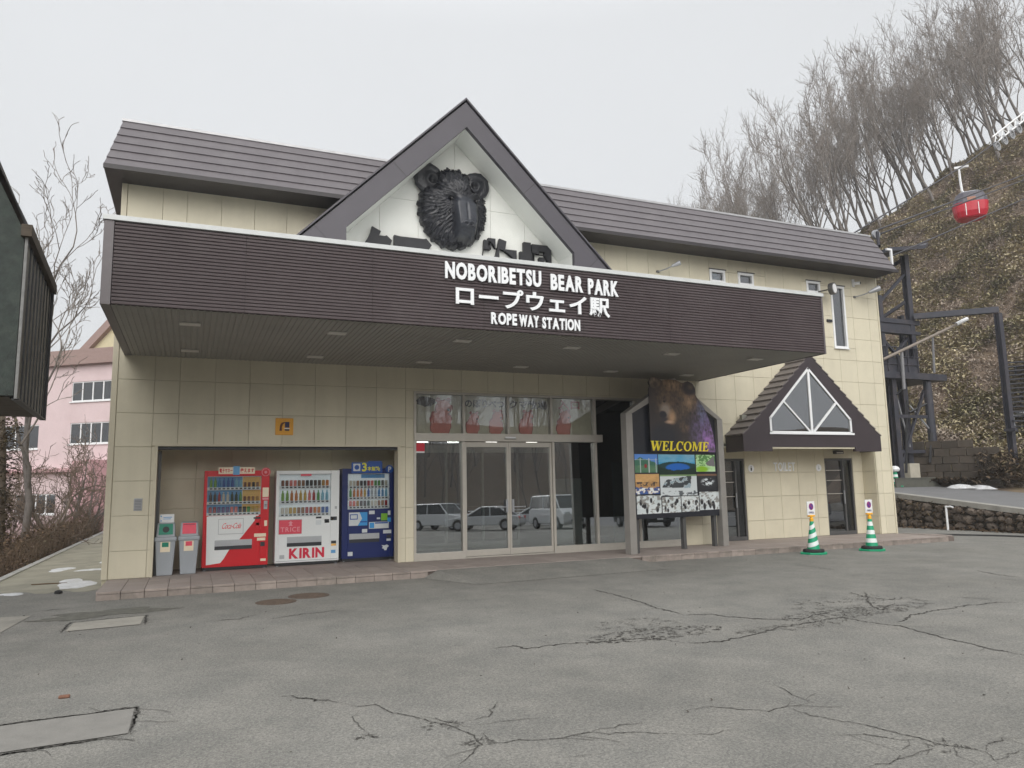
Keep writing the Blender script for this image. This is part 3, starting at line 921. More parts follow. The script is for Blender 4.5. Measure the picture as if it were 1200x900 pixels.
# bank on the left, falling to the garden of the pink building
M_LEAF = mat('leaf_litter_ground', (.105, .075, .05), rough=.95, var=.35, scale=3, bump=.6, bscale=12, dirt=(.07, .065, .035), dirt_amt=.6)
xs = np.concatenate([np.arange(-120, -12, 6.0), np.arange(-12, -3.6, .6), [-3.62]])
ys = np.concatenate([[1.9], np.arange(2.5, 40, 1.2), np.arange(42, 160, 8)])
rsN = np.random.RandomState(5)
def bank_z(X, Y):
    d = np.clip((-3.62 - X) / 3.2, 0, 1)
    return -.06 - 1.35 * d ** 1.2 + .08 * np.sin(X * 2.1 + Y * 1.3) * d
height_sheet('garden_bank', xs, ys, bank_z, M_LEAF)
# everything out to the horizon
M_FAR = mat('far_ground', (.09, .075, .05), rough=1, var=.3, scale=.05)
a = np.concatenate([-np.geomspace(640, 90, 10), np.linspace(-80, 80, 9), np.geomspace(90, 640, 10)])
height_sheet('ground', a, a, lambda X, Y: -2.3 + 0 * X, M_FAR)

# upper road on the right, behind the rubble wall
def road_z(X, Y):
    return np.minimum(.73 + .105 * (Y + .8), 1.62) + 0 * X
height_sheet('road', np.concatenate([[24.45], np.arange(25, 48, 1.5)]), np.arange(-14, 30, 1.0), road_z, M_ASPH2)
cb = MB()
yy = np.arange(-8, 12.1, 1.0)
for i in range(len(yy) - 1):
    za, zb = float(road_z(0, yy[i])), float(road_z(0, yy[i + 1]))
    cb.add([(24.2, yy[i], za - .14), (24.62, yy[i], za - .14), (24.62, yy[i + 1], zb - .14), (24.2, yy[i + 1], zb - .14),
            (24.2, yy[i], za + .03), (24.62, yy[i], za + .03), (24.62, yy[i + 1], zb + .03), (24.2, yy[i + 1], zb + .03)],
           [(0, 3, 2, 1), (4, 5, 6, 7), (0, 1, 5, 4), (1, 2, 6, 5), (2, 3, 7, 6), (3, 0, 4, 7)])
structure(cb.build('road_curb', mat('road_curb_concrete', (.30, .29, .265), rough=.9, var=.2, scale=3)))

# hill: s runs away from the camera to the right, t across it
SD, TD = np.array([.8, .6]), np.array([.6, -.8])
def st(X, Y): return .8 * X + .6 * (Y + 16.5), .6 * X - .8 * (Y + 16.5)
def xy(s, t): return .8 * s + .6 * t, .6 * s - .8 * t - 16.5
def hill_st(s, t):
    s = np.asarray(s, float); t = np.asarray(t, float)
    k = np.clip(.675 + .0138 * np.clip(t, -32, 16), .2, .92)
    s0 = 37.2 - .05 * np.clip(t, -20, 14)
    run = np.clip(s - s0, 0, 38)
    z = 1.35 + run * k * sstep(-.6, 2.5, s - s0 + .6) + np.clip(s - s0 - 38, 0, 60) * .33
    lump = .35 * np.sin(s * .55 + t * .3) * np.sin(t * .47 - s * .13) + .22 * np.sin(s * 1.3 - t * .9) + .15 * np.sin(t * 1.9 + s * .7)
    return z + lump * sstep(0, 4, s - s0) - .5 * sstep(.5, -3, s - s0)
def hill_mat():
    m = bpy.data.materials.new('hillside_soil'); m.use_nodes = True
    n, l = m.node_tree.nodes, m.node_tree.links
    bs = n["Principled BSDF"]; bs.inputs['Roughness'].default_value = .95
    tc = n.new("ShaderNodeTexCoord")
    q = n.new("ShaderNodeTexNoise"); q.inputs['Scale'].default_value = .35; q.inputs['Detail'].default_value = 9; q.inputs['Roughness'].default_value = .7
    l.new(tc.outputs['Object'], q.inputs['Vector'])
    r = n.new("ShaderNodeValToRGB"); e = r.color_ramp.elements
    e[0].position = .32; e[0].color = (.09, .068, .05, 1); e[1].position = .68; e[1].color = (.24, .185, .105, 1)
    x = e.new(.5); x.color = (.17, .125, .09, 1)
    l.new(q.outputs[0], r.inputs[0]); l.new(r.outputs[0], bs.inputs['Base Color'])
    return m
ss = np.concatenate([np.arange(34, 80, 1.0), np.arange(82, 260, 8)])
tt = np.concatenate([np.arange(-90, -12, 4.0), np.arange(-12, 16, .8), np.arange(18, 90, 6)])
S, T = np.meshgrid(ss, tt)
X, Y = xy(S, T)
P = np.stack([X, Y, hill_st(S, T)], -1)
me = grid_mesh('hill', P); me.materials.append(hill_mat()); me.shade_smooth()
structure(put('hill', me))

# leafy cover of the hill: straw, olive bamboo grass and brown dead stalks, as small folded leaves
def leaf_mat(name, cols, rough=.8):
    m = bpy.data.materials.new(name); m.use_nodes = True
    n, l = m.node_tree.nodes, m.node_tree.links
    bs = n["Principled BSDF"]; bs.inputs['Roughness'].default_value = rough; bs.inputs['Specular IOR Level'].default_value = .25
    tc = n.new("ShaderNodeTexCoord")
    q = n.new("ShaderNodeTexNoise"); q.inputs['Scale'].default_value = .42; q.inputs['Detail'].default_value = 5
    l.new(tc.outputs['Object'], q.inputs['Vector'])
    ge = n.new("ShaderNodeNewGeometry")
    mr = n.new("ShaderNodeMapRange"); mr.inputs['To Min'].default_value = -.11; mr.inputs['To Max'].default_value = .11
    l.new(ge.outputs['Random Per Island'], mr.inputs['Value'])
    ad = n.new("ShaderNodeMath"); ad.operation = 'ADD'
    l.new(q.outputs[0], ad.inputs[0]); l.new(mr.outputs[0], ad.inputs[1])
    r = n.new("ShaderNodeValToRGB"); e = r.color_ramp.elements
    k = len(cols)
    e[0].position = .28; e[0].color = (*cols[0], 1); e[1].position = .72; e[1].color = (*cols[-1], 1)
    for i in range(1, k - 1):
        x = e.new(.28 + .44 * i / (k - 1)); x.color = (*cols[i], 1)
    l.new(ad.outputs[0], r.inputs[0]); l.new(r.outputs[0], bs.inputs['Base Color'])
    return m
def leaves(name, pos, size, m, up=.5, seed=0, aspect=.33, droop=.3):
    """one two-quad folded leaf per position"""
    r = np.random.RandomState(seed); n = len(pos)
    a = r.rand(n) * 2 * np.pi
    el = np.clip(r.normal(up, .45, n), -.6, 1.4)
    L = size * (.6 + .9 * r.rand(n))
    d = np.stack([np.cos(a) * np.cos(el), np.sin(a) * np.cos(el), np.sin(el)], -1)
    sd = np.stack([-np.sin(a), np.cos(a), r.normal(0, .4, n)], -1)
    w = (L * aspect)[:, None] * sd * .5
    b = pos; mid = pos + d * (L * .55)[:, None]; tip = pos + d * L[:, None] - np.array([0, 0, 1.]) * (L * droop)[:, None]
    v = np.stack([b, mid - w, tip, mid + w], 1).reshape(-1, 3)
    f = np.arange(4 * n).reshape(n, 4)
    me = raw_mesh(name, v, f); me.materials.append(m)
    return stuff(put(name, me))
r = np.random.RandomState(11)
def hill_pts(n, s_lo, s_hi, t_lo, t_hi, lift, thr=None, seed=0):
    q = np.random.RandomState(seed)
    s = s_lo + (s_hi - s_lo) * q.rand(n) ** 1.15; t = t_lo + (s * .13 + .4 - t_lo) * q.rand(n)
    cl = np.sin(s * .9 + 1.7 * np.sin(t * .8)) * np.sin(t * 1.1 + 1.3 * np.sin(s * .6 + seed))
    keep = cl > (thr if thr is not None else -2) - .5 * q.rand(n)
    s, t = s[keep], t[keep]
    x, y = xy(s, t); z = hill_st(s, t) + lift * q.rand(len(s)) * (.6 + .5 * np.clip(cl[keep], 0, 1))
    return np.stack([x, y, z], -1)
M_SASA = leaf_mat('bamboo_grass', [(.15, .14, .082), (.25, .225, .128), (.38, .325, .20), (.52, .45, .31)])
M_DEAD = leaf_mat('dead_stalks', [(.15, .122, .106), (.24, .195, .162), (.35, .285, .23), (.50, .43, .35)])
leaves('bamboo_grass', hill_pts(110000, 37.4, 77, -9, 12, .6, -.12, 3), .25, M_SASA, .45, 1)
leaves('dead_undergrowth', hill_pts(120000, 36.8, 77, -9, 12, .5, -3, 4), .24, M_DEAD, .35, 2, aspect=.22)
sn = MB()
for (s, t, a, b) in ((41.5, 2.95, .7, .35), (36.2, .55, .55, .22), (36.3, 1.2, .6, .08)):
    x, y = xy(s, t); z = float(hill_st(s, t))
    if s < 37: z = float(road_z(x, y)) + .0
    ring = []
    q = random.Random(int(s * 10 + t))
    for k in range(14):
        ang = 2 * math.pi * k / 14; w = q.uniform(.8, 1.2)
        ring.append((x + a * w * (.6 * math.cos(ang)) + b * w * .8 * math.sin(ang), y - a * w * .8 * math.cos(ang) + b * w * .6 * math.sin(ang), z + (float(hill_st(*st(x + a * .5 * math.cos(ang), y))) - z if s > 37 else 0)))
    top = [(x + (p[0] - x) * .55, y + (p[1] - y) * .55, p[2] + .14) for p in ring]
    sn.add(ring + top + [(x, y, z + .19)], [(k, (k + 1) % 14, 14 + (k + 1) % 14, 14 + k) for k in range(14)] + [(14 + k, 14 + (k + 1) % 14, 28) for k in range(14)])
tag(sn.build('snow_patch', M_SNOW, smooth=True), 'leftover heaps of white snow at the foot of the brown hill', 'snow').__setitem__('kind', 'stuff')

# tiled platform: structure with its tiles and kerb stones as parts
M_TILE = mat('pink_paving_tile', (.315, .268, .243), world_space=True, rough=.75, var=.10, scale=5, objvar=.10, bump=.15, bscale=60, dirt=(.19, .155, .135), dirt_amt=.45, dirt_scale=2.5)
M_KERB = mat('pink_kerb_tile', (.285, .24, .212), world_space=True, rough=.75, var=.16, scale=6, objvar=.16, bump=.15, bscale=50, dirt=(.085, .085, .07), dirt_amt=.65, dirt_scale=2.2)
pf = MB()
pf.slab([(-1.36, -1.92), (4.45, -1.80), (9.30, -1.74), (19.9, -1.70), (20.35, -1.1), (19.9, -.02), (-1.36, -.02)], -.05, PZ - .016)
pf.box(A0 + .01, A1i - .01, -.02, AD, -.05, PZ - .016); pf.box(13.36, 19.07, -.02, TY + .02, -.05, PZ - .016)
PAV = structure(pf.build('pavement', mat('tile_joint', (.15, .12, .105), rough=.9)))
def front_y(x): return -1.96 + .0195 * (x + 1.38) if x < 9 else -1.757 + .004 * (x - 9)
TW = .362
nx = int((19.9 + 1.38) / TW)
cnt = 0
for i in range(nx):
    xa = -1.38 + i * TW; fy = front_y(xa + TW / 2)
    d = abs(fy) / 3
    for j in range(3):
        if j < 2 or True:
            y0 = fy + j * d
            panel('paving_tile', xa + .004, xa + TW - .004, y0 + .004, y0 + .62 - .004 if j < 2 else -.022, PZ - .03, PZ + random.uniform(-.0015, .0015), M_TILE, PAV, .003) if False else \
            panel('paving_tile', xa + .004, xa + TW - .004, round(y0, 2) + .004, round(y0 + d, 2) - .004, PZ - .03, PZ + random.choice((-.001, 0, .001)), M_TILE, PAV, .003)
    if not (4.45 < xa + TW / 2 < 9.35):
        panel('kerb_tile', xa + .004, xa + TW - .004, fy - .032, fy - .002, -.03, PZ - .045, M_KERB, PAV, .004)
        panel('kerb_tile', xa + .004, xa + TW - .004, fy - .034, fy - .003, PZ - .040, PZ - .001, M_KERB, PAV, .006)
MB().box(A0 + .012, A1i - .012, .0, AD - .02, PZ - .016, PZ - .001).build('alcove_floor', M_TILE, PAV)
MB().box(13.37, 19.06, .0, TY - .002, PZ - .016, PZ - .001).build('recess_floor', M_TILE, PAV)
MB().slab([(19.86, -1.70), (20.3, -1.35), (20.35, -.7), (19.86, -.05)], -.03, PZ - .01).build('kerb_end', M_KERB, PAV)
for k in range(4):
    MB().box(-1.395, -1.375, -1.9 + k * .47, -1.9 + k * .47 + .46, -.03, PZ - .002).build('kerb_tile', M_KERB, PAV)
# asphalt ramp up to the doors
rp = MB()
top = [(4.62, -1.86), (9.05, -1.76)]
rp.add([(4.62, -1.845, PZ - .006), (9.12, -1.765, PZ - .006), (9.62, -2.1, .004), (9.2, -3.2, .005), (4.9, -3.4, .005), (4.28, -1.98, .005)], [(0, 5, 4), (0, 4, 3, 1), (1, 3, 2)])
structure(rp.build('ramp', M_ASPH))

# repairs, cracks, iron covers
M_PATCH = mat('repair_concrete', (.30, .285, .25), rough=.9, var=.16, scale=4, bump=.25, bscale=50, dirt=(.17, .165, .15), dirt_amt=.6)
M_PATCH2 = mat('repair_asphalt', (.22, .212, .195), rough=.9, var=.12, scale=6, bump=.3, bscale=70)
M_CRACK = mat('asphalt_crack', (.095, .090, .081), rough=.95, var=.3, scale=8)
M_MOSS = mat('damp_moss', (.115, .113, .095), rough=.9, var=.35, scale=9, bump=.4, bscale=40)
def sheet(name, pts, z, m):
    o = MB().quad(*[(x, y, z) for x, y in pts]).build(name, m); return structure(o)
sheet('repair_patch', [(-1.43, -4.95), (-.56, -4.86), (-.54, -4.10), (-1.42, -4.24)], .008, M_PATCH)
sheet('repair_patch', [(-1.9, -10.1), (-.36, -9.98), (-.36, -9.28), (-1.9, -9.36)], .008, M_PATCH2)
sheet('repair_patch', [(-3.6, -6.3), (-2.35, -6.2), (-2.1, -3.2), (-3.4, -3.0)], .006, M_PATCH)
rs = random.Random(21)
cr = MB()
def crack(pts, w=.022, jit=.035, fork=.25):
    P = []
    for (x0, y0), (x1, y1) in zip(pts[:-1], pts[1:]):
        L = math.hypot(x1 - x0, y1 - y0); n = max(2, int(L / .055))
        for i in range(n):
            t = i / n; P.append((x0 + (x1 - x0) * t + rs.gauss(0, jit) * .5, y0 + (y1 - y0) * t + .6 * jit * math.sin(9 * (x0 + t) + 5 * y0) + rs.gauss(0, jit) * .5))
    P.append(pts[-1])
    for i in range(len(P) - 1):
        (x0, y0), (x1, y1) = P[i], P[i + 1]
        dx, dy = x1 - x0, y1 - y0; L = math.hypot(dx, dy) + 1e-6
        e = max(.18, min(1, min(i + 1, len(P) - 1 - i) / 5.0))
        ww = w * e * rs.uniform(.5, 1.3) / 2
        nx_, ny_ = -dy / L * ww, dx / L * ww
        ex, ey = dx / L * .012, dy / L * .012
        cr.quad((x0 - nx_ - ex, y0 - ny_ - ey, .005), (x1 - nx_ + ex, y1 - ny_ + ey, .005), (x1 + nx_ + ex, y1 + ny_ + ey, .005), (x0 + nx_ - ex, y0 + ny_ - ey, .005))
        if rs.random() < fork * .25:
            a = math.atan2(dy, dx) + rs.choice((-1, 1)) * rs.uniform(.5, 1.2); q = [(x0, y0)]
            for k in range(rs.randint(1, 3)):
                q.append((q[-1][0] + .12 * math.cos(a), q[-1][1] + .12 * math.sin(a))); a += rs.uniform(-.5, .5)
            for (u0, v0), (u1, v1) in zip(q[:-1], q[1:]):
                cr.quad((u0, v0 - .004, .0053), (u1, v1 - .003, .0053), (u1 + .003, v1 + .003, .0053), (u0 + .003, v0 + .004, .0053))
CRACKS = [[(2.66,-8.23),(2.81,-8.24),(2.95,-8.3)],[(3.1,-8.54),(3.38,-8.53),(3.47,-8.75),(3.73,-8.68),(4.0,-8.71),(4.32,-8.8),(4.67,-8.84),(4.99,-8.93),(5.14,-9.28)],[(5.12,-9.3),(5.49,-9.43),(5.87,-9.36),(6.29,-9.26),(6.71,-9.09),(7.08,-9.08),(7.54,-9.0),(7.88,-8.96),(7.87,-9.14),(7.9,-9.47),(8.01,-9.71),(7.91,-10.06),(7.81,-10.56),(7.75,-10.99),(7.74,-11.38)],[(6.2,-7.81),(6.56,-7.96),(6.61,-8.19),(6.95,-8.62),(7.37,-8.79),(8.09,-8.57)],[(8.16,-9.58),(8.71,-9.3),(9.4,-9.19),(10.03,-9.14),(10.63,-9.14),(10.96,-9.33)],[(9.73,-7.34),(9.48,-7.89),(9.61,-8.29),(9.98,-8.18)],[(9.96,-7.47),(8.92,-8.49),(8.76,-8.82),(9.41,-8.48)],[(6.36,-4.92),(6.39,-5.71),(6.35,-6.38),(6.23,-7.09),(6.23,-7.77)],[(1.23,-9.9),(1.34,-10.07),(1.48,-10.08),(1.55,-10.35),(1.67,-10.53),(1.79,-10.75),(1.88,-10.95),(1.94,-11.16),(1.93,-11.35),(1.77,-11.55),(1.64,-11.71)],[(1.67,-10.53),(1.81,-10.66),(1.91,-10.87),(2.01,-11.02)],[(1.32,-10.19),(1.24,-10.32),(1.24,-10.63),(1.26,-10.78)],[(1.93,-11.35),(2.15,-11.4),(2.41,-11.5),(2.72,-11.48),(2.83,-11.57),(3.05,-11.64),(3.29,-11.83)],[(3.29,-11.83),(3.48,-11.9),(3.72,-11.89)],[(1.99,-10.82),(2.21,-10.81),(2.41,-10.48),(2.5,-10.57)],[(2.06,-10.96),(2.33,-10.97),(2.59,-11.04)],[(2.05,-11.11),(2.0,-11.29),(2.03,-11.37)],[(2.72,-11.48),(3.0,-11.45),(3.23,-11.48)],[(2.32,-11.85),(2.48,-11.87),(2.64,-11.89)],[(3.63,-11.36),(3.89,-11.37),(4.04,-11.53),(4.21,-11.66),(4.43,-11.64),(4.69,-11.65)],[(4.81,-11.07),(4.69,-11.46),(4.69,-11.65)],[(4.4,-11.67),(4.42,-11.89),(4.52,-12.09),(4.61,-12.25),(4.64,-12.44),(4.69,-12.6),(4.71,-12.74),(4.8,-12.88),(4.84,-12.98),(4.72,-13.14)],[(4.21,-12.29),(4.43,-12.4),(4.52,-12.54),(4.66,-12.65)],[(5.32,-12.92),(5.21,-12.86),(5.01,-12.89),(4.83,-13.0)],[(4.77,-12.8),(4.61,-12.95),(4.59,-13.14)],[(4.71,-13.11),(5.1,-13.05)],[(3.9,-12.81),(4.11,-12.84),(4.28,-12.79),(4.43,-12.83)],[(13.95,-6.51),(13.63,-7.11),(13.57,-7.67)],[(13.11,-7.52),(13.12,-7.76),(13.1,-7.97)],[(10.64,-8.48),(10.75,-8.8),(10.86,-9.03)],[(11.82,-3.87),(11.9,-4.39),(11.82,-5.13)],[(0.8,-9.42),(0.95,-9.59),(1.12,-9.73),(1.23,-9.88)],[(0.29,-5.05),(0.73,-5.05),(0.94,-4.77)],[(1.05,-5.31),(1.54,-5.11),(2.13,-5.02)],[(-2.23,-2.82),(-1.92,-2.7),(-1.61,-2.73)],[(-2.83,1.2),(-2.29,1.17)]]
for i, c in enumerate(CRACKS):
    near = max(p[1] for p in c) < -9.7
    crack(c, .010 if near else .022, .014 if near else .03)
for pl_ in ([(-1.48, -5.0), (-1.47, -4.2), (-.52, -4.05), (-.5, -4.9)], [(-1.9, -9.32), (-1.1, -9.27), (-.34, -9.24), (-.34, -10.0)], [(-1.9, -10.14), (-.4, -10.02)], [(-2.2, -3.1), (-2.4, -6.2)]):
    crack(pl_, .026, .012, .8); crack(pl_, .014, .03, .8)
def alligator(cx, cy, rx, ry, n, w=.02):
    """a crazed area: the edges of random cells"""
    q = np.random.RandomState(int(abs(cx * 100 + cy * 10)))
    c = q.rand(n, 2) * 2 - 1
    c = c[(c ** 2).sum(1) < 1] * [rx, ry] + [cx, cy]
    for i in range(len(c)):
        d = np.hypot(*(c - c[i]).T); o = np.argsort(d)[1:4]
        for j in o:
            if j < i: continue
            m = (c[i] + c[j]) / 2; v = c[j] - c[i]; L = np.hypot(*v) + 1e-6; nrm = np.array([-v[1], v[0]]) / L
            h = L * q.uniform(.35, .75); e = nrm * h; k = v / L * w * q.uniform(.3, 1.0) / 2; mid = m + v * q.uniform(-.2, .2)
            p = [m - e, mid, m + e]
            for A_, B_ in ((p[0], p[1]), (p[1], p[2])):
                cr.quad((*(A_ - k * .5), .0056), (*(A_ + k * .5), .0056), (*(B_ + k), .0056), (*(B_ - k), .0056))
alligator(5.15, -8.72, .95, .34, 480, .019); alligator(5.3, -8.15, .6, .5, 170, .010); alligator(8.2, -8.75, 1.2, .32, 460, .016)
alligator(8.9, -8.35, 1.2, .75, 300, .014); alligator(6.9, -9.15, .9, .2, 150, .014); alligator(1.24, -10.86, .09, .07, 30, .012)
alligator(1.82, -10.85, .16, .12, 40, .012); alligator(1.92, -11.33, .12, .1, 30, .012); alligator(4.72, -12.8, .15, .14, 30, .012); alligator(1.1, -9.75, .12, .06, 14, .015)
ck = structure(cr.build('asphalt_cracks', M_CRACK)); 
def stain(name, cx, cy, rx, ry, z, m, seed, n=40, rough=.35, ang=0):
    q = random.Random(seed); pts = []
    w = 1.0
    for k in range(n):
        t = 2 * math.pi * k / n; w = .6 * w + .4 * (1 + q.uniform(-rough, rough))
        x, y = rx * w * math.cos(t), ry * w * math.sin(t)
        pts.append((cx + x * math.cos(ang) - y * math.sin(ang), cy + x * math.sin(ang) + y * math.cos(ang), z))
    c = (cx, cy, z)
    return MB().add(pts + [c], [(k, (k + 1) % n, n) for k in range(n)]).build(name, m)
structure(stain('damp_patch', -.95, -3.45, .75, .32, .0043, M_MOSS, 4, rough=.5))
structure(stain('damp_patch', -1.62, -3.75, .42, .2, .0047, M_MOSS, 5, rough=.6))
for i, (x, y, rx, ry) in enumerate(((-2.05, 1.0, .34, .95), (-2.0, 3.9, .35, .25), (-2.75, 4.4, .25, .5), (-2.9, -.2, .22, .18), (-1.85, 6.5, .3, .8), (-2.2, 12, .3, .9))):
    q = random.Random(50 + i); n = 22
    ring = []; w_, v_ = 1.0, 1.0; p1_, p2_ = q.uniform(0, 6), q.uniform(0, 6)
    for k in range(n):
        t = 2 * math.pi * k / n; w_ = 1 + .22 * math.sin(2 * t + p1_) + .16 * math.sin(3 * t + p2_) + .08 * math.sin(7 * t + p1_)
        ring.append((x + rx * w_ * math.cos(t), y + ry * w_ * math.sin(t)))
    m = MB(); m.add([(a, b, .002) for a, b in ring] + [(x + (a - x) * .75, y + (b - y) * .75, .014) for a, b in ring] + [(x, y, .025)],
        [(k, (k + 1) % n, n + (k + 1) % n, n + k) for k in range(n)] + [(n + k, n + (k + 1) % n, 2 * n) for k in range(n)])
    o = m.build('snow_patch', M_SNOW, smooth=True)
    tag(o, ['larger snow patch against the building corner on the side walkway', 'patch of old snow on the walkway behind the largest one', 'thin snow streak near the walkway kerb', 'small dirty snow scrap at the near end of the walkway', 'snow remnant along the side wall farther back', 'farthest snow strip on the side walkway'][i], 'snow')
M_IRON = mat('rusty_iron', (.115, .085, .065), rough=.75, metal=.2, var=.3, scale=14)
for (x, y, r_, lab) in ((1.335, -3.66, .28, 'rusty round manhole cover in the asphalt, the nearer of the two'), (1.91, -3.22, .30, 'rusty round manhole cover in the asphalt, the farther one nearer the kerb')):
    M = root('manhole_cover', lab, 'manhole cover', (x, y, 0), group='manhole covers before the kerb', local=True)
    MB().lathe([(r_ + .04, -.02), (r_ + .04, .006), (r_ + .005, .008), (r_ + .005, -.02)], n=28).build('rim', M_IRON, M)
    m = MB().lathe([(r_, -.02), (r_, .009)], n=28)
    for i in range(-4, 5):
        w = math.sqrt(max(0, (r_ * .9) ** 2 - (i * r_ / 5) ** 2))
        m.box(-w, w, i * r_ / 5 - .012, i * r_ / 5 + .012, .009, .014)
    m.build('lid', M_IRON, M)
tag(MB().box(-1.0, -.91, -8.63, -8.575, 0, .025).build('brick_fragment', mat('broken_brick', (.17, .085, .055), rough=.9, var=.3), bevel=.012), 'small broken orange brick piece lying on the asphalt', 'brick')
stk = MB()
stk.tube([(-2.83, 1.22, .012), (-2.5, 1.16, .02), (-2.2, 1.14, .012)], .012, 5)
tag(stk.build('stick', mat('dead_wood', (.13, .085, .05), rough=.9)), 'thin dead stick lying across the side walkway', 'stick')
tag(MB().lathe([(.02, 0), (.07, .01), (.06, .05), (.02, .065)], (-2.12, -.55, 0), 8).build('lump', mat('black_lump', (.02, .02, .02), rough=.9)), 'small black lump lying near the kerb corner', 'debris')

# rubble wall holding the upper road
M_STONE = mat('rubble_stone', (.15, .122, .10), world_space=True, rough=.9, var=.3, scale=5, objvar=.35, bump=.6, bscale=16, dirt=(.07, .052, .035), dirt_amt=.6, dirt_scale=2)
RW = root('rubble_wall', 'brown rubble stone retaining wall below the sloping side road', 'wall', (24.2, 0, 0))
bk = MB()
for i in range(len(yy) - 1):
    za, zb = float(road_z(0, yy[i])) - .141, float(road_z(0, yy[i + 1])) - .141
    bk.add([(24.26, yy[i], -.1), (24.62, yy[i], -.1), (24.62, yy[i + 1], -.1), (24.26, yy[i + 1], -.1), (24.26, yy[i], za), (24.62, yy[i], za), (24.62, yy[i + 1], zb), (24.26, yy[i + 1], zb)],
           [(0, 3, 2, 1), (4, 5, 6, 7), (0, 1, 5, 4), (1, 2, 6, 5), (2, 3, 7, 6), (3, 0, 4, 7)])
bk.build('mortar', mat('dark_mortar', (.05, .042, .034), rough=1, var=.3), RW)
stone_me = []
for k in range(8):
    bm = bmesh.new(); bmesh.ops.create_icosphere(bm, subdivisions=1, radius=1)
    q = random.Random(k)
    for v in bm.verts: v.co *= q.uniform(.82, 1.12)
    me = bpy.data.meshes.new('stone'); bm.to_mesh(me); bm.free(); me.materials.append(M_STONE); stone_me.append(me)
q = random.Random(9)
y = -5.5
ns = 0
while y < 5.2:
    w = q.uniform(.24, .46); zmax = float(road_z(0, y)) - .14; z = 0.0
    while z < zmax - .05:
        h = min(q.uniform(.20, .36), zmax - z + .02)
        o = put('stone', q.choice(stone_me), None, RW)
        o.location = (q.uniform(.02, .08), y + w / 2 + q.uniform(-.06, .06), z + h / 2); o.scale = (.16, w * .54, h * .56); o.rotation_euler = (q.uniform(-.3, .3), q.uniform(-.1, .1), q.uniform(-.2, .2))
        z += h * .95; ns += 1
    y += w * .95
# ------------------------------------------------------------------ vending machines
def capm(n, c, r=.35): return mat(n, c, rough=r, var=.05)
M_VRED = mat('vending_red', rgb(200, 18, 32), rough=.35, var=.03, scale=2)
M_VWHITE = mat('vending_white', rgb(226, 230, 230), rough=.35, var=.03, scale=2)
M_VBLUE = mat('vending_blue', rgb(12, 34, 96), rough=.35, var=.04, scale=2)
M_VGREY = mat('vending_grey', (.42, .44, .46), rough=.4, var=.04)
M_VSLOT = capm('slot_dark', (.03, .034, .04))
M_DISPW = capm('display_backing', (.62, .66, .68))
M_DLIT = capm('lit_display_backing', (.62, .66, .68)); M_DLIT.node_tree.nodes['Principled BSDF'].inputs['Emission Color'].default_value = (.9, .96, 1, 1); M_DLIT.node_tree.nodes['Principled BSDF'].inputs['Emission Strength'].default_value = .10
DCOL = [rgb(*c) for c in ((70, 150, 60), (120, 170, 60), (40, 130, 190), (30, 90, 170), (130, 190, 215), (60, 40, 30), (120, 60, 30), (190, 140, 60), (170, 40, 45),
                          (215, 205, 190), (90, 60, 130), (210, 120, 40), (40, 70, 50), (180, 185, 190), (150, 100, 60), (25, 25, 30), (205, 165, 60), (230, 120, 110))]
M_DRINK = [mat('drink_colour_%d' % i, c, rough=.3, var=.1, scale=20) for i, c in enumerate(DCOL)]
def bottle_me(kind):
    m = MB()
    if kind == 'can': m.lathe([(.026, 0), (.032, .008), (.032, .112), (.026, .122)], n=10)
    else: m.lathe([(.028, 0), (.034, .012), (.034, .10), (.030, .115), (.034, .135), (.030, .165), (.013, .195), (.013, .215), (.016, .217), (.016, .235)], n=10)
    o = m.build('drink', None, None, smooth=False); me = o.data; bpy.data.objects.remove(o); return me
CAN_ME, BOT_ME = bottle_me('can'), bottle_me('bottle')
DR = {}
def drink(kind, ci, x, y, z, par, sc=1.0):
    k = (kind, ci)
    if k not in DR:
        me = (CAN_ME if kind == 'can' else BOT_ME).copy(); me.materials.clear(); me.materials.append(M_DRINK[ci]); DR[k] = me
    o = put('drink', DR[k], None, par); o.location = (x, y, z); o.scale = (sc, sc, sc)
    return o
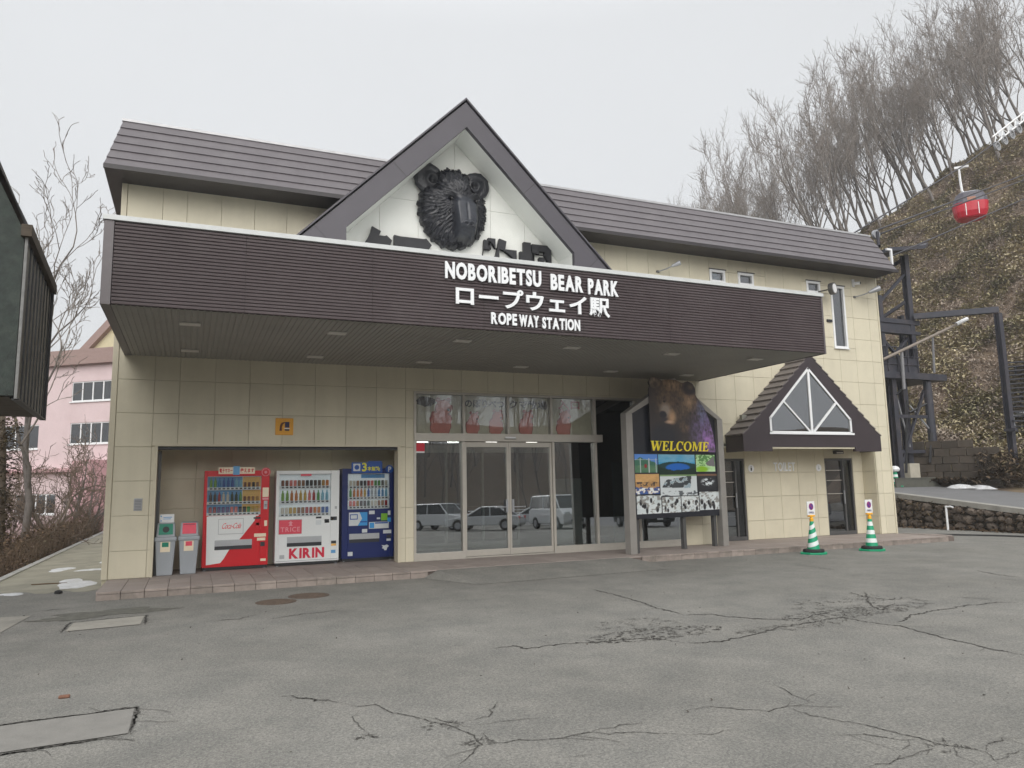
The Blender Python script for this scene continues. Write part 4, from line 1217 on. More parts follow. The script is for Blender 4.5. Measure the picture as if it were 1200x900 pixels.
def vending(label, x, yf, W, H, m, disp, rows, slot, name='vending_machine'):
    """local space: x across from the left edge, y=0 is the front, z up from the platform"""
    V = root(name, label, 'vending machine', (x, yf, PZ), group='vending machines in the alcove', local=True)
    dx0, dx1, dz0, dz1 = disp
    b = MB()
    zb = .07
    b.box(0, W, .10, .46, zb, H)                       # rear body
    b.box(0, dx0, 0, .10, zb, H); b.box(dx1, W, 0, .10, zb, H)
    b.box(dx0, dx1, 0, .10, zb, dz0); b.box(dx0, dx1, 0, .10, dz1, H)
    b.build('cabinet', m, V, bevel=.008)
    ft = MB()
    for fx in (.06, W - .06):
        for fy in (.05, .40): ft.lathe([(.035, 0), (.03, .01), (.014, .015), (.014, .07)], (fx, fy, 0), 8)
    ft.build('feet', M_GALV, V)
    MB().box(.02, W - .02, .02, .05, .012, zb).build('kick_plate', M_BLACK, V)
    dw = MB().box(dx0, dx1, .085, .098, dz0, dz1).build('display_window', M_DLIT, V)
    n = len(rows)
    for (z, kinds, sc) in rows:
        k = len(kinds); step = (dx1 - dx0 - .06) / k
        MB().box(dx0 + .004, dx1 - .004, .012, .084, z - .055, z).build('shelf', M_WHITE, dw)
        bt = MB()
        for i in range(k):
            xx = dx0 + .03 + step * (i + .5)
            bt.box(xx - step * .30, xx + step * .30, .007, .0115, z - .044, z - .014)
        bt.build('button_row', M_VSLOT, dw)
        for i, (kd, ci) in enumerate(kinds):
            drink(kd, ci, dx0 + .03 + step * (i + .5), .048, z + .001, dw, sc)
    MB().box(dx0, dx1, .001, .005, dz0, dz1).build('display_glass', glass_mat('display_glass', (.96, .98, .98), .05), dw)
    sx0, sx1, sz0, sz1 = slot
    s = MB(); s.box(sx0, sx1, -.012, -.0005, sz0 + (sz1 - sz0) * .38, sz1)
    s.build('pickup_flap', M_VGREY, V, bevel=.004)
    MB().box(sx0, sx1, -.008, -.0005, sz0, sz0 + (sz1 - sz0) * .37).build('pickup_slot', M_VSLOT, V)
    return V
def plate(V, name, x0, x1, z0, z1, m, y=-.004, t=.0035, bev=0):
    return MB().box(x0, x1, y, y + t, z0, z1).build(name, m, V, bevel=bev)
q = random.Random(4)
def row(spec):
    out = []
    for kd, ci, n in spec: out += [(kd, ci)] * n
    return out
RED = vending('red and white vending machine with a diagonal red corner, left of the three', .27, .55, 1.31, 2.07, M_VRED, (.06, 1.14, 1.13, 1.95),
    [(1.72, row([('bottle', 1, 2), ('bottle', 2, 1), ('bottle', 3, 3), ('bottle', 4, 2), ('can', 6, 2), ('can', 15, 1), ('can', 14, 1)]), .84),
     (1.42, row([('bottle', 5, 2), ('bottle', 8, 1), ('bottle', 9, 2), ('bottle', 12, 2), ('bottle', 0, 1), ('can', 6, 1), ('can', 14, 2), ('can', 7, 1)]), .84),
     (1.185, row([('can', 8, 2), ('can', 10, 3), ('can', 17, 2), ('can', 15, 2), ('can', 0, 1), ('can', 16, 2)]), 1.0)], (.24, .98, .42, .62))
M_BLU1 = capm('print_blue', rgb(96, 158, 208)); M_ORG = capm('print_orange', rgb(236, 184, 96)); M_PK = capm('print_pink', rgb(226, 150, 160)); M_CREAMP = capm('print_cream', rgb(236, 222, 196))
for i, (z0, z1) in enumerate(((1.722, 1.94), (1.422, 1.66), (1.187, 1.36))):
    MB().box(.065, .76, .082, .0845, z0, z1).build('display_print', M_BLU1, RED)
    MB().box(.765, 1.135, .082, .0845, z0, z1).build('display_print', M_ORG, RED)
plate(RED, 'white_front', .10, 1.10, 1.10, 1.125, M_VWHITE)
MB().prism([(.085, .12), (.36, .15), (.43, .24), (.52, .40), (.76, .66), (1.02, 1.0), (1.05, 1.115), (.07, 1.115)], -.003, -.0004).build('white_front', M_VWHITE, RED)
plate(RED, 'logo_panel', .30, .80, .74, 1.06, M_VGREY, -.010, .006); plate(RED, 'logo_panel', .31, .79, .75, 1.05, M_VWHITE, -.0125, .002)
letters('Coca-Cola', .36, .74, .855, .12, -.0135, mat('script_red', rgb(220, 80, 84)), RED, 'logo_script', off=.004, depth=.001, shear=.35, gap=.02, joined=True)
t = MB().box(.27, .56, -.03, -.004, 2.0, 2.14); t.build('topper', M_CREAMP, RED); MB().box(.69, 1.0, -.03, -.004, 2.0, 2.14).build('topper', M_CREAMP, RED)
MB().box(.56, .69, -.036, -.004, 1.98, 2.165).build('topper', M_BLU1, RED)
MB().box(.27, .555, -.033, -.006, 1.965, 2.0).build('topper', M_VRED, RED); MB().box(.695, 1.0, -.033, -.006, 1.965, 2.0).build('topper', M_VRED, RED)
letters('電子マネー', .285, .55, 2.025, .09, -.032, M_VRED, RED, 'topper_letter', depth=.002, joined=True); letters('使えます', .70, .985, 2.025, .09, -.032, M_VRED, RED, 'topper_letter', depth=.002, joined=True)
for r_, y_, m_ in ((.10, -.012, M_VRED), (.085, -.016, M_PK), (.072, -.02, M_VRED)):
    MB().disc(1.225, 2.03, r_, y_, y_ + .004, 24).build('round_badge', m_, RED)
letters('⏻', 1.18, 1.27, 1.99, .09, -.022, M_PK, RED, 'badge_mark', depth=.002, joined=True) if False else MB().disc(1.225, 2.03, .03, -.024, -.02, 16).build('round_badge', M_PK, RED)
for (x0, x1, z0, z1, m_) in ((1.17, 1.295, 1.50, 1.70, M_CREAMP), (1.17, 1.295, 1.44, 1.485, M_PK), (1.20, 1.275, 1.24, 1.42, M_VGREY), (1.00, 1.14, 1.04, 1.075, M_VSLOT), (1.02, 1.15, .89, .98, M_VRED), (1.05, 1.12, .905, .955, M_PK), (1.22, 1.28, .88, 1.0, M_CREAMP), (1.02, 1.26, .66, .73, M_CREAMP), (1.08, 1.25, .58, .64, M_CREAMP), (1.15, 1.24, .46, .55, M_VSLOT), (1.16, 1.27, .15, .20, M_CREAMP)):
    plate(RED, 'sticker', x0, x1, z0, z1, m_, -.0075, .003)
for z in (1.30, 1.33): plate(RED, 'coin_slot', 1.215, 1.26, z, z + .012, M_VSLOT, -.011, .003)

WHI = vending('white vending machine with big red lettering at its foot, middle of the three', 1.73, .65, 1.37, 2.06, M_VWHITE, (.07, 1.18, 1.06, 1.97),
    [(1.72, row([('can', 6, 2), ('can', 17, 2), ('can', 14, 2), ('can', 15, 2), ('can', 5, 2), ('can', 7, 1), ('can', 11, 1)]), 1.05),
     (1.40, row([('bottle', 1, 2), ('bottle', 11, 2), ('bottle', 16, 2), ('bottle', 17, 1), ('bottle', 8, 1), ('bottle', 0, 1), ('bottle', 4, 2)]), .95),
     (1.12, row([('can', 9, 2), ('can', 16, 2), ('can', 14, 2), ('can', 8, 2), ('can', 11, 2), ('can', 3, 2)]), 1.1)], (.25, .99, .41, .62))
plate(WHI, 'display_frame', .05, 1.20, 1.975, 1.99, M_VGREY, -.006, .005); plate(WHI, 'name_tab', .52, .75, 1.94, 1.985, mat('tab_red', rgb(222, 90, 104)), -.008, .005)
plate(WHI, 'brand_panel', .07, .56, .68, 1.0, M_VGREY, -.008, .005); plate(WHI, 'brand_panel', .075, .555, .685, .985, mat('panel_red', rgb(216, 74, 92), rough=.4, var=.06), -.0105, .002)
MB().prism([(.27, .86), (.37, .86), (.345, .88), (.345, .93), (.385, .91), (.32, .965), (.255, .91), (.295, .93), (.295, .88)], -.013, -.0108).build('brand_mark', M_PK, WHI)
letters('TЯIϽΞ', .11, .52, .735, .10, -.0115, M_PK, WHI, 'brand_letter', off=.01, depth=.001, joined=True) if False else letters('TRICE', .11, .52, .735, .10, -.0115, M_PK, WHI, 'brand_letter', off=.012, depth=.001, gap=.15, joined=True)
M_KR = mat('lettering_red', rgb(206, 36, 66), rough=.4, var=.03)
letters('KIRIN', .30, 1.05, .165, .205, -.006, M_KR, WHI, 'brand_letter', off=.045, depth=.008, gap=.09)
for (x0, x1, z0, z1, m_) in ((.86, .98, 1.0, 1.04, M_VSLOT), (1.05, 1.15, .90, .98, M_VSLOT), (1.07, 1.13, .915, .95, M_VWHITE), (1.18, 1.32, .95, 1.03, M_VSLOT), (1.20, 1.25, .965, 1.0, M_ORG), (1.20, 1.31, .44, .50, M_VSLOT), (1.20, 1.31, .39, .435, M_ORG), (1.2, 1.3, .23, .30, M_BLU1), (.1, .2, .16, .24, M_VGREY), (1.27, 1.32, 1.2, 1.26, M_VGREY), (.86, .98, .86, .96, M_DISPW)):
    plate(WHI, 'sticker', x0, x1, z0, z1, m_, -.0075, .003)
plate(WHI, 'foot_strip', .03, 1.34, .10, .112, M_VGREY, -.006, .004)

BLU = vending('dark blue vending machine with a blue topper sign, right of the three', 3.19, .80, 1.20, 2.10, M_VBLUE, (.13, 1.10, 1.17, 1.98),
    [(1.70, row([('can', 9, 2), ('can', 14, 1), ('can', 15, 2), ('can', 8, 1), ('can', 17, 1), ('can', 0, 2), ('can', 15, 1), ('can', 9, 1)]), 1.0),
     (1.45, row([('bottle', 0, 1), ('bottle', 11, 3), ('bottle', 16, 1), ('bottle', 3, 1), ('bottle', 13, 2), ('bottle', 2, 2), ('bottle', 4, 1)]), .85),
     (1.24, row([('can', 17, 2), ('can', 7, 1), ('can', 5, 2), ('can', 12, 1), ('can', 9, 2), ('can', 14, 2), ('can', 8, 1)]), 1.0)], (.17, .86, .42, .62))
M_TOP = capm('topper_blue', rgb(30, 80, 160)); M_YEL = capm('topper_yellow', rgb(226, 222, 70)); M_CY = capm('print_sky', rgb(60, 150, 215)); M_GRN = capm('print_green', rgb(120, 180, 50))
MB().box(.20, .92, -.04, -.004, 1.99, 2.24).build('topper', M_TOP, BLU, bevel=.01); MB().box(.58, .90, -.046, -.041, 2.2, 2.27).build('topper', M_TOP, BLU)
MB().box(.24, .40, -.046, -.041, 2.04, 2.21).build('topper_badge', M_DISPW, BLU); MB().disc(.32, 2.125, .055, -.049, -.0465, 16).build('topper_badge', M_TOP, BLU)
letters('3', .44, .55, 2.04, .19, -.044, M_YEL, BLU, 'topper_letter', off=.03, depth=.004, joined=True); letters('本無料!', .57, .86, 2.04, .10, -.044, M_YEL, BLU, 'topper_letter', depth=.004, joined=True)
MB().disc(1.09, 2.08, .095, -.03, -.004, 20).build('topper_badge', M_TOP, BLU); letters('P', 1.055, 1.13, 2.02, .12, -.032, M_DISPW, BLU, 'topper_letter', off=.03, depth=.003, joined=True)
MB().box(.45, 1.0, .08, .0845, 1.88, 1.97).build('display_print', M_CY, BLU)
plate(BLU, 'poster', .16, .58, .80, 1.10, M_DISPW, -.006); MB().prism([(.36, .80), (.58, .80), (.58, 1.10), (.40, 1.10), (.46, .96)], -.0085, -.0062).build('poster_print', M_CY, BLU)
plate(BLU, 'poster_print', .18, .36, .94, 1.06, M_TOP, -.0085, .002); plate(BLU, 'poster_print', .20, .34, .96, 1.04, M_DISPW, -.0105, .002); plate(BLU, 'poster_print', .41, .57, .87, .90, M_TOP, -.0105, .002)
for (x0, x1, z0, z1, m_) in ((.62, .75, 1.05, 1.13, M_DISPW), (.80, .88, .93, .97, M_DISPW), (.90, 1.05, .90, 1.06, M_GRN), (1.05, 1.13, .86, .96, M_CY), (1.06, 1.12, 1.02, 1.12, M_DISPW), (.62, 1.08, .72, .87, M_DISPW), (.635, .74, .735, .855, M_CY), (.76, 1.06, .83, .86, M_TOP), (.46, .58, .64, .72, M_DISPW), (.95, 1.14, .60, .68, M_DISPW), (1.03, 1.13, .50, .57, M_VSLOT), (1.03, 1.13, .43, .48, M_DISPW), (.14, .25, .13, .22, M_DISPW)):
    plate(BLU, 'sticker', x0, x1, z0, z1, m_, -.0085 if z0 in (.735, .83, .90) else -.006, .0028)
MB().prism([(.92, .27), (.97, .25), (.98, .22), (1.03, .22), (1.05, .28), (1.09, .31), (1.04, .35), (.99, .33), (.91, .34), (.95, .30)], -.006, -.003).build('sticker', M_DISPW, BLU)

# ------------------------------------------------------------------ recycling bins
M_BIN = mat('bin_grey', rgb(160, 166, 172), rough=.5, var=.06, scale=3)
M_BGREEN = mat('bin_green', rgb(24, 128, 104), rough=.45); M_BRED = mat('bin_red', rgb(226, 78, 100), rough=.45)
def bin_(x, y, label, kind):
    V = root('recycling_bin', label, 'bin', (x, y, PZ), group='recycling bins in the alcove', local=True)
    m = MB()
    a, b, d0, d1, h = .145, .185, .13, .17, .70
    m.add([(-a, -d0, 0), (a, -d0, 0), (a, d0, 0), (-a, d0, 0), (-b, -d1, h), (b, -d1, h), (b, d1, h), (-b, d1, h)], [(0, 3, 2, 1), (4, 5, 6, 7), (0, 1, 5, 4), (1, 2, 6, 5), (2, 3, 7, 6), (3, 0, 4, 7)])
    m.build('body', M_BIN, V, bevel=.02)
    MB().box(-.205, .205, -.19, .19, .67, .755).build('rim', M_BIN, V, bevel=.025)
    hd = MB()
    hd.add([(-.175, -.17, .755), (.175, -.17, .755), (.175, .16, .755), (-.175, .16, .755), (-.16, -.06, 1.02), (.16, -.06, 1.02), (.16, .15, 1.04), (-.16, .15, 1.04)], [(0, 3, 2, 1), (4, 5, 6, 7), (0, 1, 5, 4), (1, 2, 6, 5), (2, 3, 7, 6), (3, 0, 4, 7)])
    hood = hd.build('hood', M_BIN, V, bevel=.025)
    mm = M_BGREEN if kind == 'green' else M_BRED
    sl = .11 / .265
    def on(x, t, o): z = .79 + t * .22; return (x, -.17 + (z - .755) * sl - o, z)
    c = MB()
    c.thick([on(-.13, .05, .012), on(.13, .05, .012), on(.125, 1, .012), on(-.125, 1, .012)], (0, .012, .0))
    c.build('flap', mm, hood, bevel=.004)
    if kind == 'green':
        pts = [on(.062 * math.cos(t), .5 + .27 * math.sin(t), .0135) for t in [2 * math.pi * k / 20 for k in range(20)]]
        MB().thick(pts, (0, .001, 0)).build('hole', M_BLACK, hood)
        MB().box(-.13, .14, .0, .012, 1.03, 1.20).build('sign_plate', M_WHITE, V, bevel=.004)
        pl = MB(); pl.disc(-.10, 1.16, .014, -.004, -.001, 10); pl.disc(-.10, 1.07, .014, -.004, -.001, 10)
        pl.box(-.06, .10, -.003, -.001, 1.13, 1.145); pl.box(-.06, .08, -.003, -.001, 1.10, 1.112); pl.build('sign_print', M_BLU1, V)
    else:
        MB().thick([on(-.11, .86, .0135), on(.11, .86, .0135), on(.11, .9, .0135), on(-.11, .9, .0135)], (0, .001, 0)).build('flap_seam', M_VSLOT, hood)
    def fr(x, z): return (x, -d0 - (d1 - d0) * z / h - .003, z)
    MB().thick([fr(-.09, .46), fr(.09, .46), fr(.09, .66), fr(-.09, .66)], (0, .002, 0)).build('label', M_CREAMP, V)
    MB().thick([tuple(np.add(fr(-.06, .56), (0, -.002, 0))), tuple(np.add(fr(.06, .56), (0, -.002, 0))), tuple(np.add(fr(.06, .65), (0, -.002, 0))), tuple(np.add(fr(-.06, .65), (0, -.002, 0)))], (0, .001, 0)).build('label_print', M_BGREEN if kind == 'green' else M_BRED, V)
    return V
bin_(-.415, .28, 'grey recycling bin with a green round-holed hood and white plate on top', 'green')
bin_(.015, .34, 'grey recycling bin with a pink-red flap beside the red machine', 'red')

# ------------------------------------------------------------------ traffic cones
M_CG = mat('cone_green', rgb(12, 150, 108), rough=.5, var=.08); M_CW = mat('cone_white', rgb(222, 228, 226), rough=.45, var=.06)
M_YELW = mat('adaptor_yellow', rgb(240, 176, 40), rough=.5)
def cone(name, label, loc, rz, signed, stripes=4, tilt=False, scale=1.0):
    V = root(name, label, 'traffic cone', loc, rz, group='green and white cones', local=True)
    b = MB(); n = 8
    b.slab([(.31 * math.cos(t) * (1.12 if k % 2 else 1), .31 * math.sin(t) * (1.12 if k % 2 else 1)) for k, t in enumerate([2 * math.pi * k / 8 + .39 for k in range(8)])], 0, .045)
    b.build('base', M_CG, V, bevel=.01)
    MB().lathe([(.24, .045), (.25, .07), (.235, .115), (.19, .12)], n=20).build('weight_ring', M_RUBBER, V, smooth=False)
    H = .82
    def rad(z): return .165 - .125 * (z / H)
    nb = 2 * stripes + 1
    for i in range(nb):
        z0, z1 = .10 + (H - .10) * i / nb, .10 + (H - .10) * (i + 1) / nb
        M = MB()
        nn = 20; vs = []
        for z in (z0, z1):
            for k in range(nn):
                a = 2 * math.pi * k / nn; zz = z + (.045 * math.cos(a + .4) if 0 < i or z == z1 else 0)
                zz = min(max(zz, .08), H) if tilt else z
                vs.append((rad(zz) * math.cos(a), rad(zz) * math.sin(a), zz))
        M.add(vs, [(k, (k + 1) % nn, nn + (k + 1) % nn, nn + k) for k in range(nn)])
        if i == nb - 1: M.add([(rad(H) * math.cos(2 * math.pi * k / nn), rad(H) * math.sin(2 * math.pi * k / nn), H) for k in range(nn)], [tuple(range(nn))])
        M.build('cone_body' if i % 2 == 0 else 'reflective_band', M_CG if i % 2 == 0 else M_CW, V, smooth=True)
    if signed:
        MB().lathe([(.045, H - .06), (.05, H + .02), (.03, H + .04), (.03, H + .10)], n=12).build('adaptor', M_YELW, V)
        MB().box(-.10, .10, -.035, .035, H + .07, H + .11).build('adaptor', M_YELW, V, bevel=.01)
        S = MB().box(-.135, .135, -.012, .012, H + .11, H + .44).build('sign_plate', M_WHITE, V, bevel=.008)
        cz = H + .315
        MB().disc(0, cz, .082, -.016, -.0125, 24).build('sign_ring', mat('sign_red_violet', rgb(150, 40, 100)), S)
        MB().disc(0, cz, .062, -.019, -.0165, 24).build('sign_disc', mat('sign_violet', rgb(70, 60, 150)), S)
        a = .06; w = .012
        MB().prism([(-a * .7 - w, cz + a * .7 - w), (a * .7 - w, cz - a * .7 - w), (a * .7 + w, cz - a * .7 + w), (-a * .7 + w, cz + a * .7 + w)], -.022, -.0195).build('sign_bar', mat('sign_red_violet', rgb(150, 40, 100)), S)
        letters('駐車禁止', -.10, .10, H + .145, .05, -.014, mat('sign_ink', (.1, .1, .2)), S, 'sign_print', depth=.002, joined=True)
    else:
        m = MB(); q = random.Random(3)
        m.lathe([(.05, .60), (.16, .64), (.20, .72), (.15, .82), (.05, .86)], n=9)
        m.build('white_bag', M_WHITE, V)
    return V
cone('traffic_cone', 'green cone with spiral white bands and a no-parking plate, nearer the sign board', (14.0, -2.38, 0), .12, True, 3, True)
cone('traffic_cone', 'green cone with level white bands and a no-parking plate, at the platform end', (15.78, -2.52, 0), .1, True, 3)
CONE3 = (28.05, 6.35)

# ------------------------------------------------------------------ welcome board
WA = math.atan2(.64, 3.2)
WB = root('welcome_board', 'grey framed house-shaped board with a printed brown bear above a grid of photographs', 'sign board', (9.5, -1.34, PZ), WA, local=True)
M_FRM = mat('grey_frame_metal', (.33, .315, .295), rough=.45, metal=.35, var=.1, scale=3)
MB().box(-.05, .16, -.02, .17, 0, 3.30).build('post', M_FRM, WB, bevel=.008); MB().box(3.19, 3.40, -.02, .17, 0, 3.26).build('post', M_FRM, WB, bevel=.008)
m = MB()
m.prism([(-.05, 3.303), (.16, 3.303), (1.66, 4.02), (1.66, 4.26)], -.02, .17); m.prism([(1.66, 4.02), (3.19, 3.263), (3.40, 3.263), (1.66, 4.26)], -.02, .17)
m.build('gable_rail', M_FRM, WB, bevel=.006)
m = MB(); m.prism([(.172, .80), (3.178, .78), (3.178, 3.262), (1.66, 3.998), (.172, 3.302)], .06, .16); m.build('back_board', mat('board_black', (.012, .014, .022), rough=.35, var=.1), WB)
for a_ in (.27, 1.88, 3.02): MB().box(a_, a_ + .10, .12, .22, 0, .80).build('rear_leg', M_ALUD, WB)
def bearfn(U, V):
    N1 = vnoise(U, V, 26, 1, 3); N2 = vnoise(U, V, 6, 2, 3); N3 = vnoise(U, V * .35, 60, 3, 2)
    fur = .55 + .9 * (N1 - .5) + .8 * (N3 - .5) + .6 * (N2 - .5)
    A = np.zeros(U.shape + (3,)) + np.array([24, 20, 20.])
    A = lerp(A, (92, 64, 44), ell(U, V, .42, .70, .42, .34, .5) * fur)                    # head
    A = lerp(A, (168, 122, 82), ell(U, V, .36, .93, .24, .12, .9) * fur * .95)
    A = lerp(A, (156, 112, 76), ell(U, V, .62, .70, .14, .18, .9) * fur)
    A = lerp(A, (84, 66, 120), ell(U, V, .88, .30, .34, .46, .7) * fur * 1.25)
    A = lerp(A, (150, 80, 178), ell(U, V, .92, .16, .22, .26, .9) * fur * .95)
    A = lerp(A, (96, 118, 172), ell(U, V, .80, .58, .10, .22, .9) * fur * .75)
    A = lerp(A, (104, 70, 46), ell(U, V, .52, .34, .10, .10, .9) * fur)
    A = lerp(A, (12, 13, 18), ell(U, V, .20, .18, .30, .24, .5) * .96)                       # dark chest
    A = lerp(A, (24, 20, 22), ell(U, V, .62, .88, .125, .11, .35))                          # right ear
    A = lerp(A, (60, 44, 34), ell(U, V, .64, .90, .06, .05, .8))
    A = lerp(A, (120, 96, 74), ell(U, V, .09, .92, .09, .09, .5) * fur); A = lerp(A, (40, 30, 26), ell(U, V, .10, .90, .05, .055, .6))
    A = lerp(A, (148, 128, 112), ell(U, V, .24, .56, .11, .12, .6) * .8)                      # muzzle
    A = lerp(A, (196, 138, 92), ell(U, V, .335, .47, .085, .12, .7) * (.7 + .5 * N2))
    A = lerp(A, (214, 160, 120), ell(U, V, .29, .40, .09, .035, .8) * .9)
    A = lerp(A, (14, 13, 18), ell(U, V, .20, .495, .065, .06, .35)); A = lerp(A, (22, 18, 22), ell(U, V, .21, .43, .05, .035, .5))
    A = lerp(A, (16, 12, 12), ell(U, V, .225, .675, .028, .02, .5)); A = lerp(A, (16, 12, 12), ell(U, V, .42, .655, .03, .02, .5))
    A = lerp(A, (46, 30, 22), ell(U, V, .40, .68, .12, .06, .9) * .7)
    return 255 * (A / 255) ** .60
bout = [(.0, .0), (.0, .82), (.015, .88), (.0, .93), (.03, .985), (.09, 1.0), (.16, .985), (.2, .965), (.30, .985), (.42, .985), (.50, .955), (.54, .96), (.60, .985), (.68, .955), (.72, .89), (.715, .80), (.78, .71), (.86, .60), (.92, .46), (.975, .25), (1.0, .0)]
def bmask(U, V): return inpoly(U, V, bout)
bear = print_sheet('bear_print', WB, .72, 3.06, 2.40, 4.24, -.035, 190, 150, bearfn, bmask)
MB().prism([(.73 + 2.32 * a, 2.41 + 1.81 * b) for a, b in bout[::-1]][::-1], -.033, -.01).build('bear_cutout_board', M_BLACK, WB)
M_WEL = mat('welcome_yellow', rgb(246, 226, 60), rough=.5, var=.05)
def serif_letters(text, x0, x1, z0, h, y, m, par, shear=.18, wt=.2):
    """hand-built roman letters, slanted"""
    def E(mb, u):
        mb += [[(0, 0), (.70, 0), (.74, .26), (.66, .26), (.58, .09), (.30, .09), (.30, .46), (.44, .46), (.48, .36), (.54, .36), (.54, .66), (.48, .66), (.44, .54), (.30, .54), (.30, .91), (.56, .91), (.64, .76), (.71, .76), (.68, 1), (0, 1), (0, .94), (.09, .92), (.09, .08), (0, .06)]]; return .76
    def L(mb, u):
        mb += [[(0, 0), (.66, 0), (.72, .30), (.64, .30), (.54, .09), (.30, .09), (.30, .92), (.40, .94), (.40, 1), (0, 1), (0, .94), (.09, .92), (.09, .08), (0, .06)]]; return .72
    def ring(mb, w, gap=None):
        n = 28; o, i = [], []
        a0, a1 = (0, 2 * math.pi) if gap is None else gap
        for k in range(n + 1):
            t = a0 + (a1 - a0) * k / n
            o.append((w / 2 + w / 2 * math.cos(t), .5 + .52 * math.sin(t))); i.append((w / 2 + (w / 2 - .21) * math.cos(t), .5 + .43 * math.sin(t)))
        for k in range(n): mb.append([o[k], o[k + 1], i[k + 1], i[k]])
    def Cc(mb, u):
        ring(mb, .84, (math.radians(48), math.radians(318))); mb.append([(.70, .62), (.76, .62), (.78, 1.0), (.72, 1.0), (.62, .86)]); return .82
    def Oo(mb, u): ring(mb, .92); return .95
    def Mm(mb, u):
        mb += [[(.0, 0), (.30, 0), (.30, .06), (.20, .08), (.20, .92), (.10, .92), (.10, .08), (0, .06)], [(0, .94), (.30, 1), (.62, .22), (.52, .0), (.12, .92), (0, .94)], [(.52, 0), (.60, .18), (.86, 1), (.80, 1)], [(.78, .06), (.78, 0), (1.18, 0), (1.18, .06), (1.09, .08), (1.09, .92), (1.18, .94), (1.18, 1), (.86, 1), (.87, .08)], [(0, .94), (.12, .92), (.3, 1), (0, 1)]]; return 1.2
    def Ww(mb, u):
        mb += [[(0, 1), (0, .94), (.08, .92), (.34, 0), (.44, 0), (.50, .28), (.30, .92), (.38, .94), (.38, 1)], [(.42, .0), (.50, .0), (.70, .70), (.62, .78)], [(.50, 1), (.50, .94), (.58, .92), (.84, 0), (.94, 0), (.98, .28), (.80, .92), (.88, .94), (.88, 1)], [(.90, 0), (.98, 0), (1.22, .92), (1.14, .92)], [(1.02, 1), (1.02, .94), (1.30, .94), (1.30, 1)]]; return 1.28
    fn = dict(W=Ww, E=E, L=L, C=Cc, O=Oo, M=Mm); cur = 0; its = []
    for ch in text:
        mb = []; w = fn[ch](mb, 0); its.append((mb, cur)); cur += w + .06
    s = (x1 - x0 - shear * h) / (cur - .06)
    for mb, cx in its:
        M = MB()
        for poly in mb: M.prism([(x0 + (px + cx) * s + shear * pz * h, z0 + pz * h) for px, pz in poly], y, y + .008)
        M.build('letter', m, par)
serif_letters('WELCOME', .67, 2.80, 2.42, .235, -.052, M_WEL, WB)
# the photographs
def scene_paint(kind, seed):
    def fn(U, V):
        N = vnoise(U, V, 5, seed, 4); N2 = vnoise(U, V, 9, seed + 9, 3); N2 = np.clip(.5 + (N2 - .5) * 1.5, 0, 1)
        A = np.zeros(U.shape + (3,))
        if kind == 'lift':
            A += [90, 140, 215]; A = lerp(A, (60, 110, 90), (V < .72 - .5 * np.abs(U - .3) + .2 * N) * 1.); A = lerp(A, (110, 140, 100), (V < .4) * N)
            for x in (.25, .62, .93): A = lerp(A, (190, 200, 200), (np.abs(U - x) < .018) * (V < .78))
            A = lerp(A, (190, 196, 196), (np.abs(V - .70) < .015) * 1.); A = lerp(A, (150, 40, 50), ell(U, V, .47, .36, .07, .13, .3))
        elif kind == 'lake':
            A += [70, 160, 205]; A = lerp(A, (170, 200, 215), N * (V > .6) * .9)
            A = lerp(A, (20, 60, 60), (V < .62 - .25 * np.abs(U - .5) ** 2 * 2 + .03 * N2) * 1.); A = lerp(A, (20, 100, 190), ell(U, V, .52, .33, .36, .24, .15)); A = lerp(A, (16, 46, 34), (V < .22 + .9 * np.abs(U - .52) ** 2.2 + .1 * N - .06) * 1.)
        elif kind == 'hut':
            A += [150, 200, 120]; A = lerp(A, (210, 235, 200), N); A = lerp(A, (70, 130, 60), (N2 > .55) * .8 * (V > .35)); A = lerp(A, (120, 116, 120), inpoly(U, V, [(.5, .5), (.95, .9), (1.0, .3), (.6, .35)]) * 1.); A = lerp(A, (140, 190, 40), ell(U, V, .3, .15, .35, .2, .3))
        elif kind == 'hall':
            A += [180, 140, 90]; A = lerp(A, (226, 180, 120), (V > .6) * N); A = lerp(A, (60, 90, 150), (V < .35) * (N2 > .5)); A = lerp(A, (225, 228, 230), (V < .3) * (N2 < .42)); A = lerp(A, (70, 60, 60), (np.abs(V - .5) < .1) * (N2 > .5))
        elif kind == 'yard':
            A += [205, 212, 214]; A = lerp(A, (60, 66, 70), inpoly(U, V, [(.05, .4), (.15, .75), (.85, .95), (.82, .35)]) * (N2 > .42)); A = lerp(A, (150, 170, 180), inpoly(U, V, [(.05, .4), (.15, .75), (.85, .95), (.82, .35)]) * (N2 < .35)); A = lerp(A, (90, 96, 100), (V < .22) * (N2 > .6)); A = lerp(A, (120, 150, 100), (V > .93) * 1.)
        elif kind == 'white':
            A += [40, 42, 46]; A = lerp(A, (215, 222, 224), ell(U, V, .52, .52, .40, .28, .4) * (N2 > .4)); A = lerp(A, (120, 90, 70), (V > .88) * 1.)
        else:
            A += [186, 196, 198]; A = lerp(A, (224, 228, 228), N); r_ = np.random.RandomState(seed)
            for k in range(7): A = lerp(A, (26, 26, 32), ell(U, V, r_.uniform(.1, .9), r_.uniform(.15, .75), r_.uniform(.04, .1), r_.uniform(.1, .22), .3))
            A = lerp(A, (120, 116, 110), (N2 > .62) * .7)
        return A
    return fn
def tile(x0, x1, z0, z1, kind, seed):
    fx = lambda x: .23 + (x - 85) / 820 * 2.93; fz = lambda y_: 2.335 - (y_ - 75) / 545 * 1.42
    o = print_sheet('photo_print', WB, fx(x0), fx(x1), fz(z1), fz(z0), .0575, 64, 48, scene_paint(kind, seed))
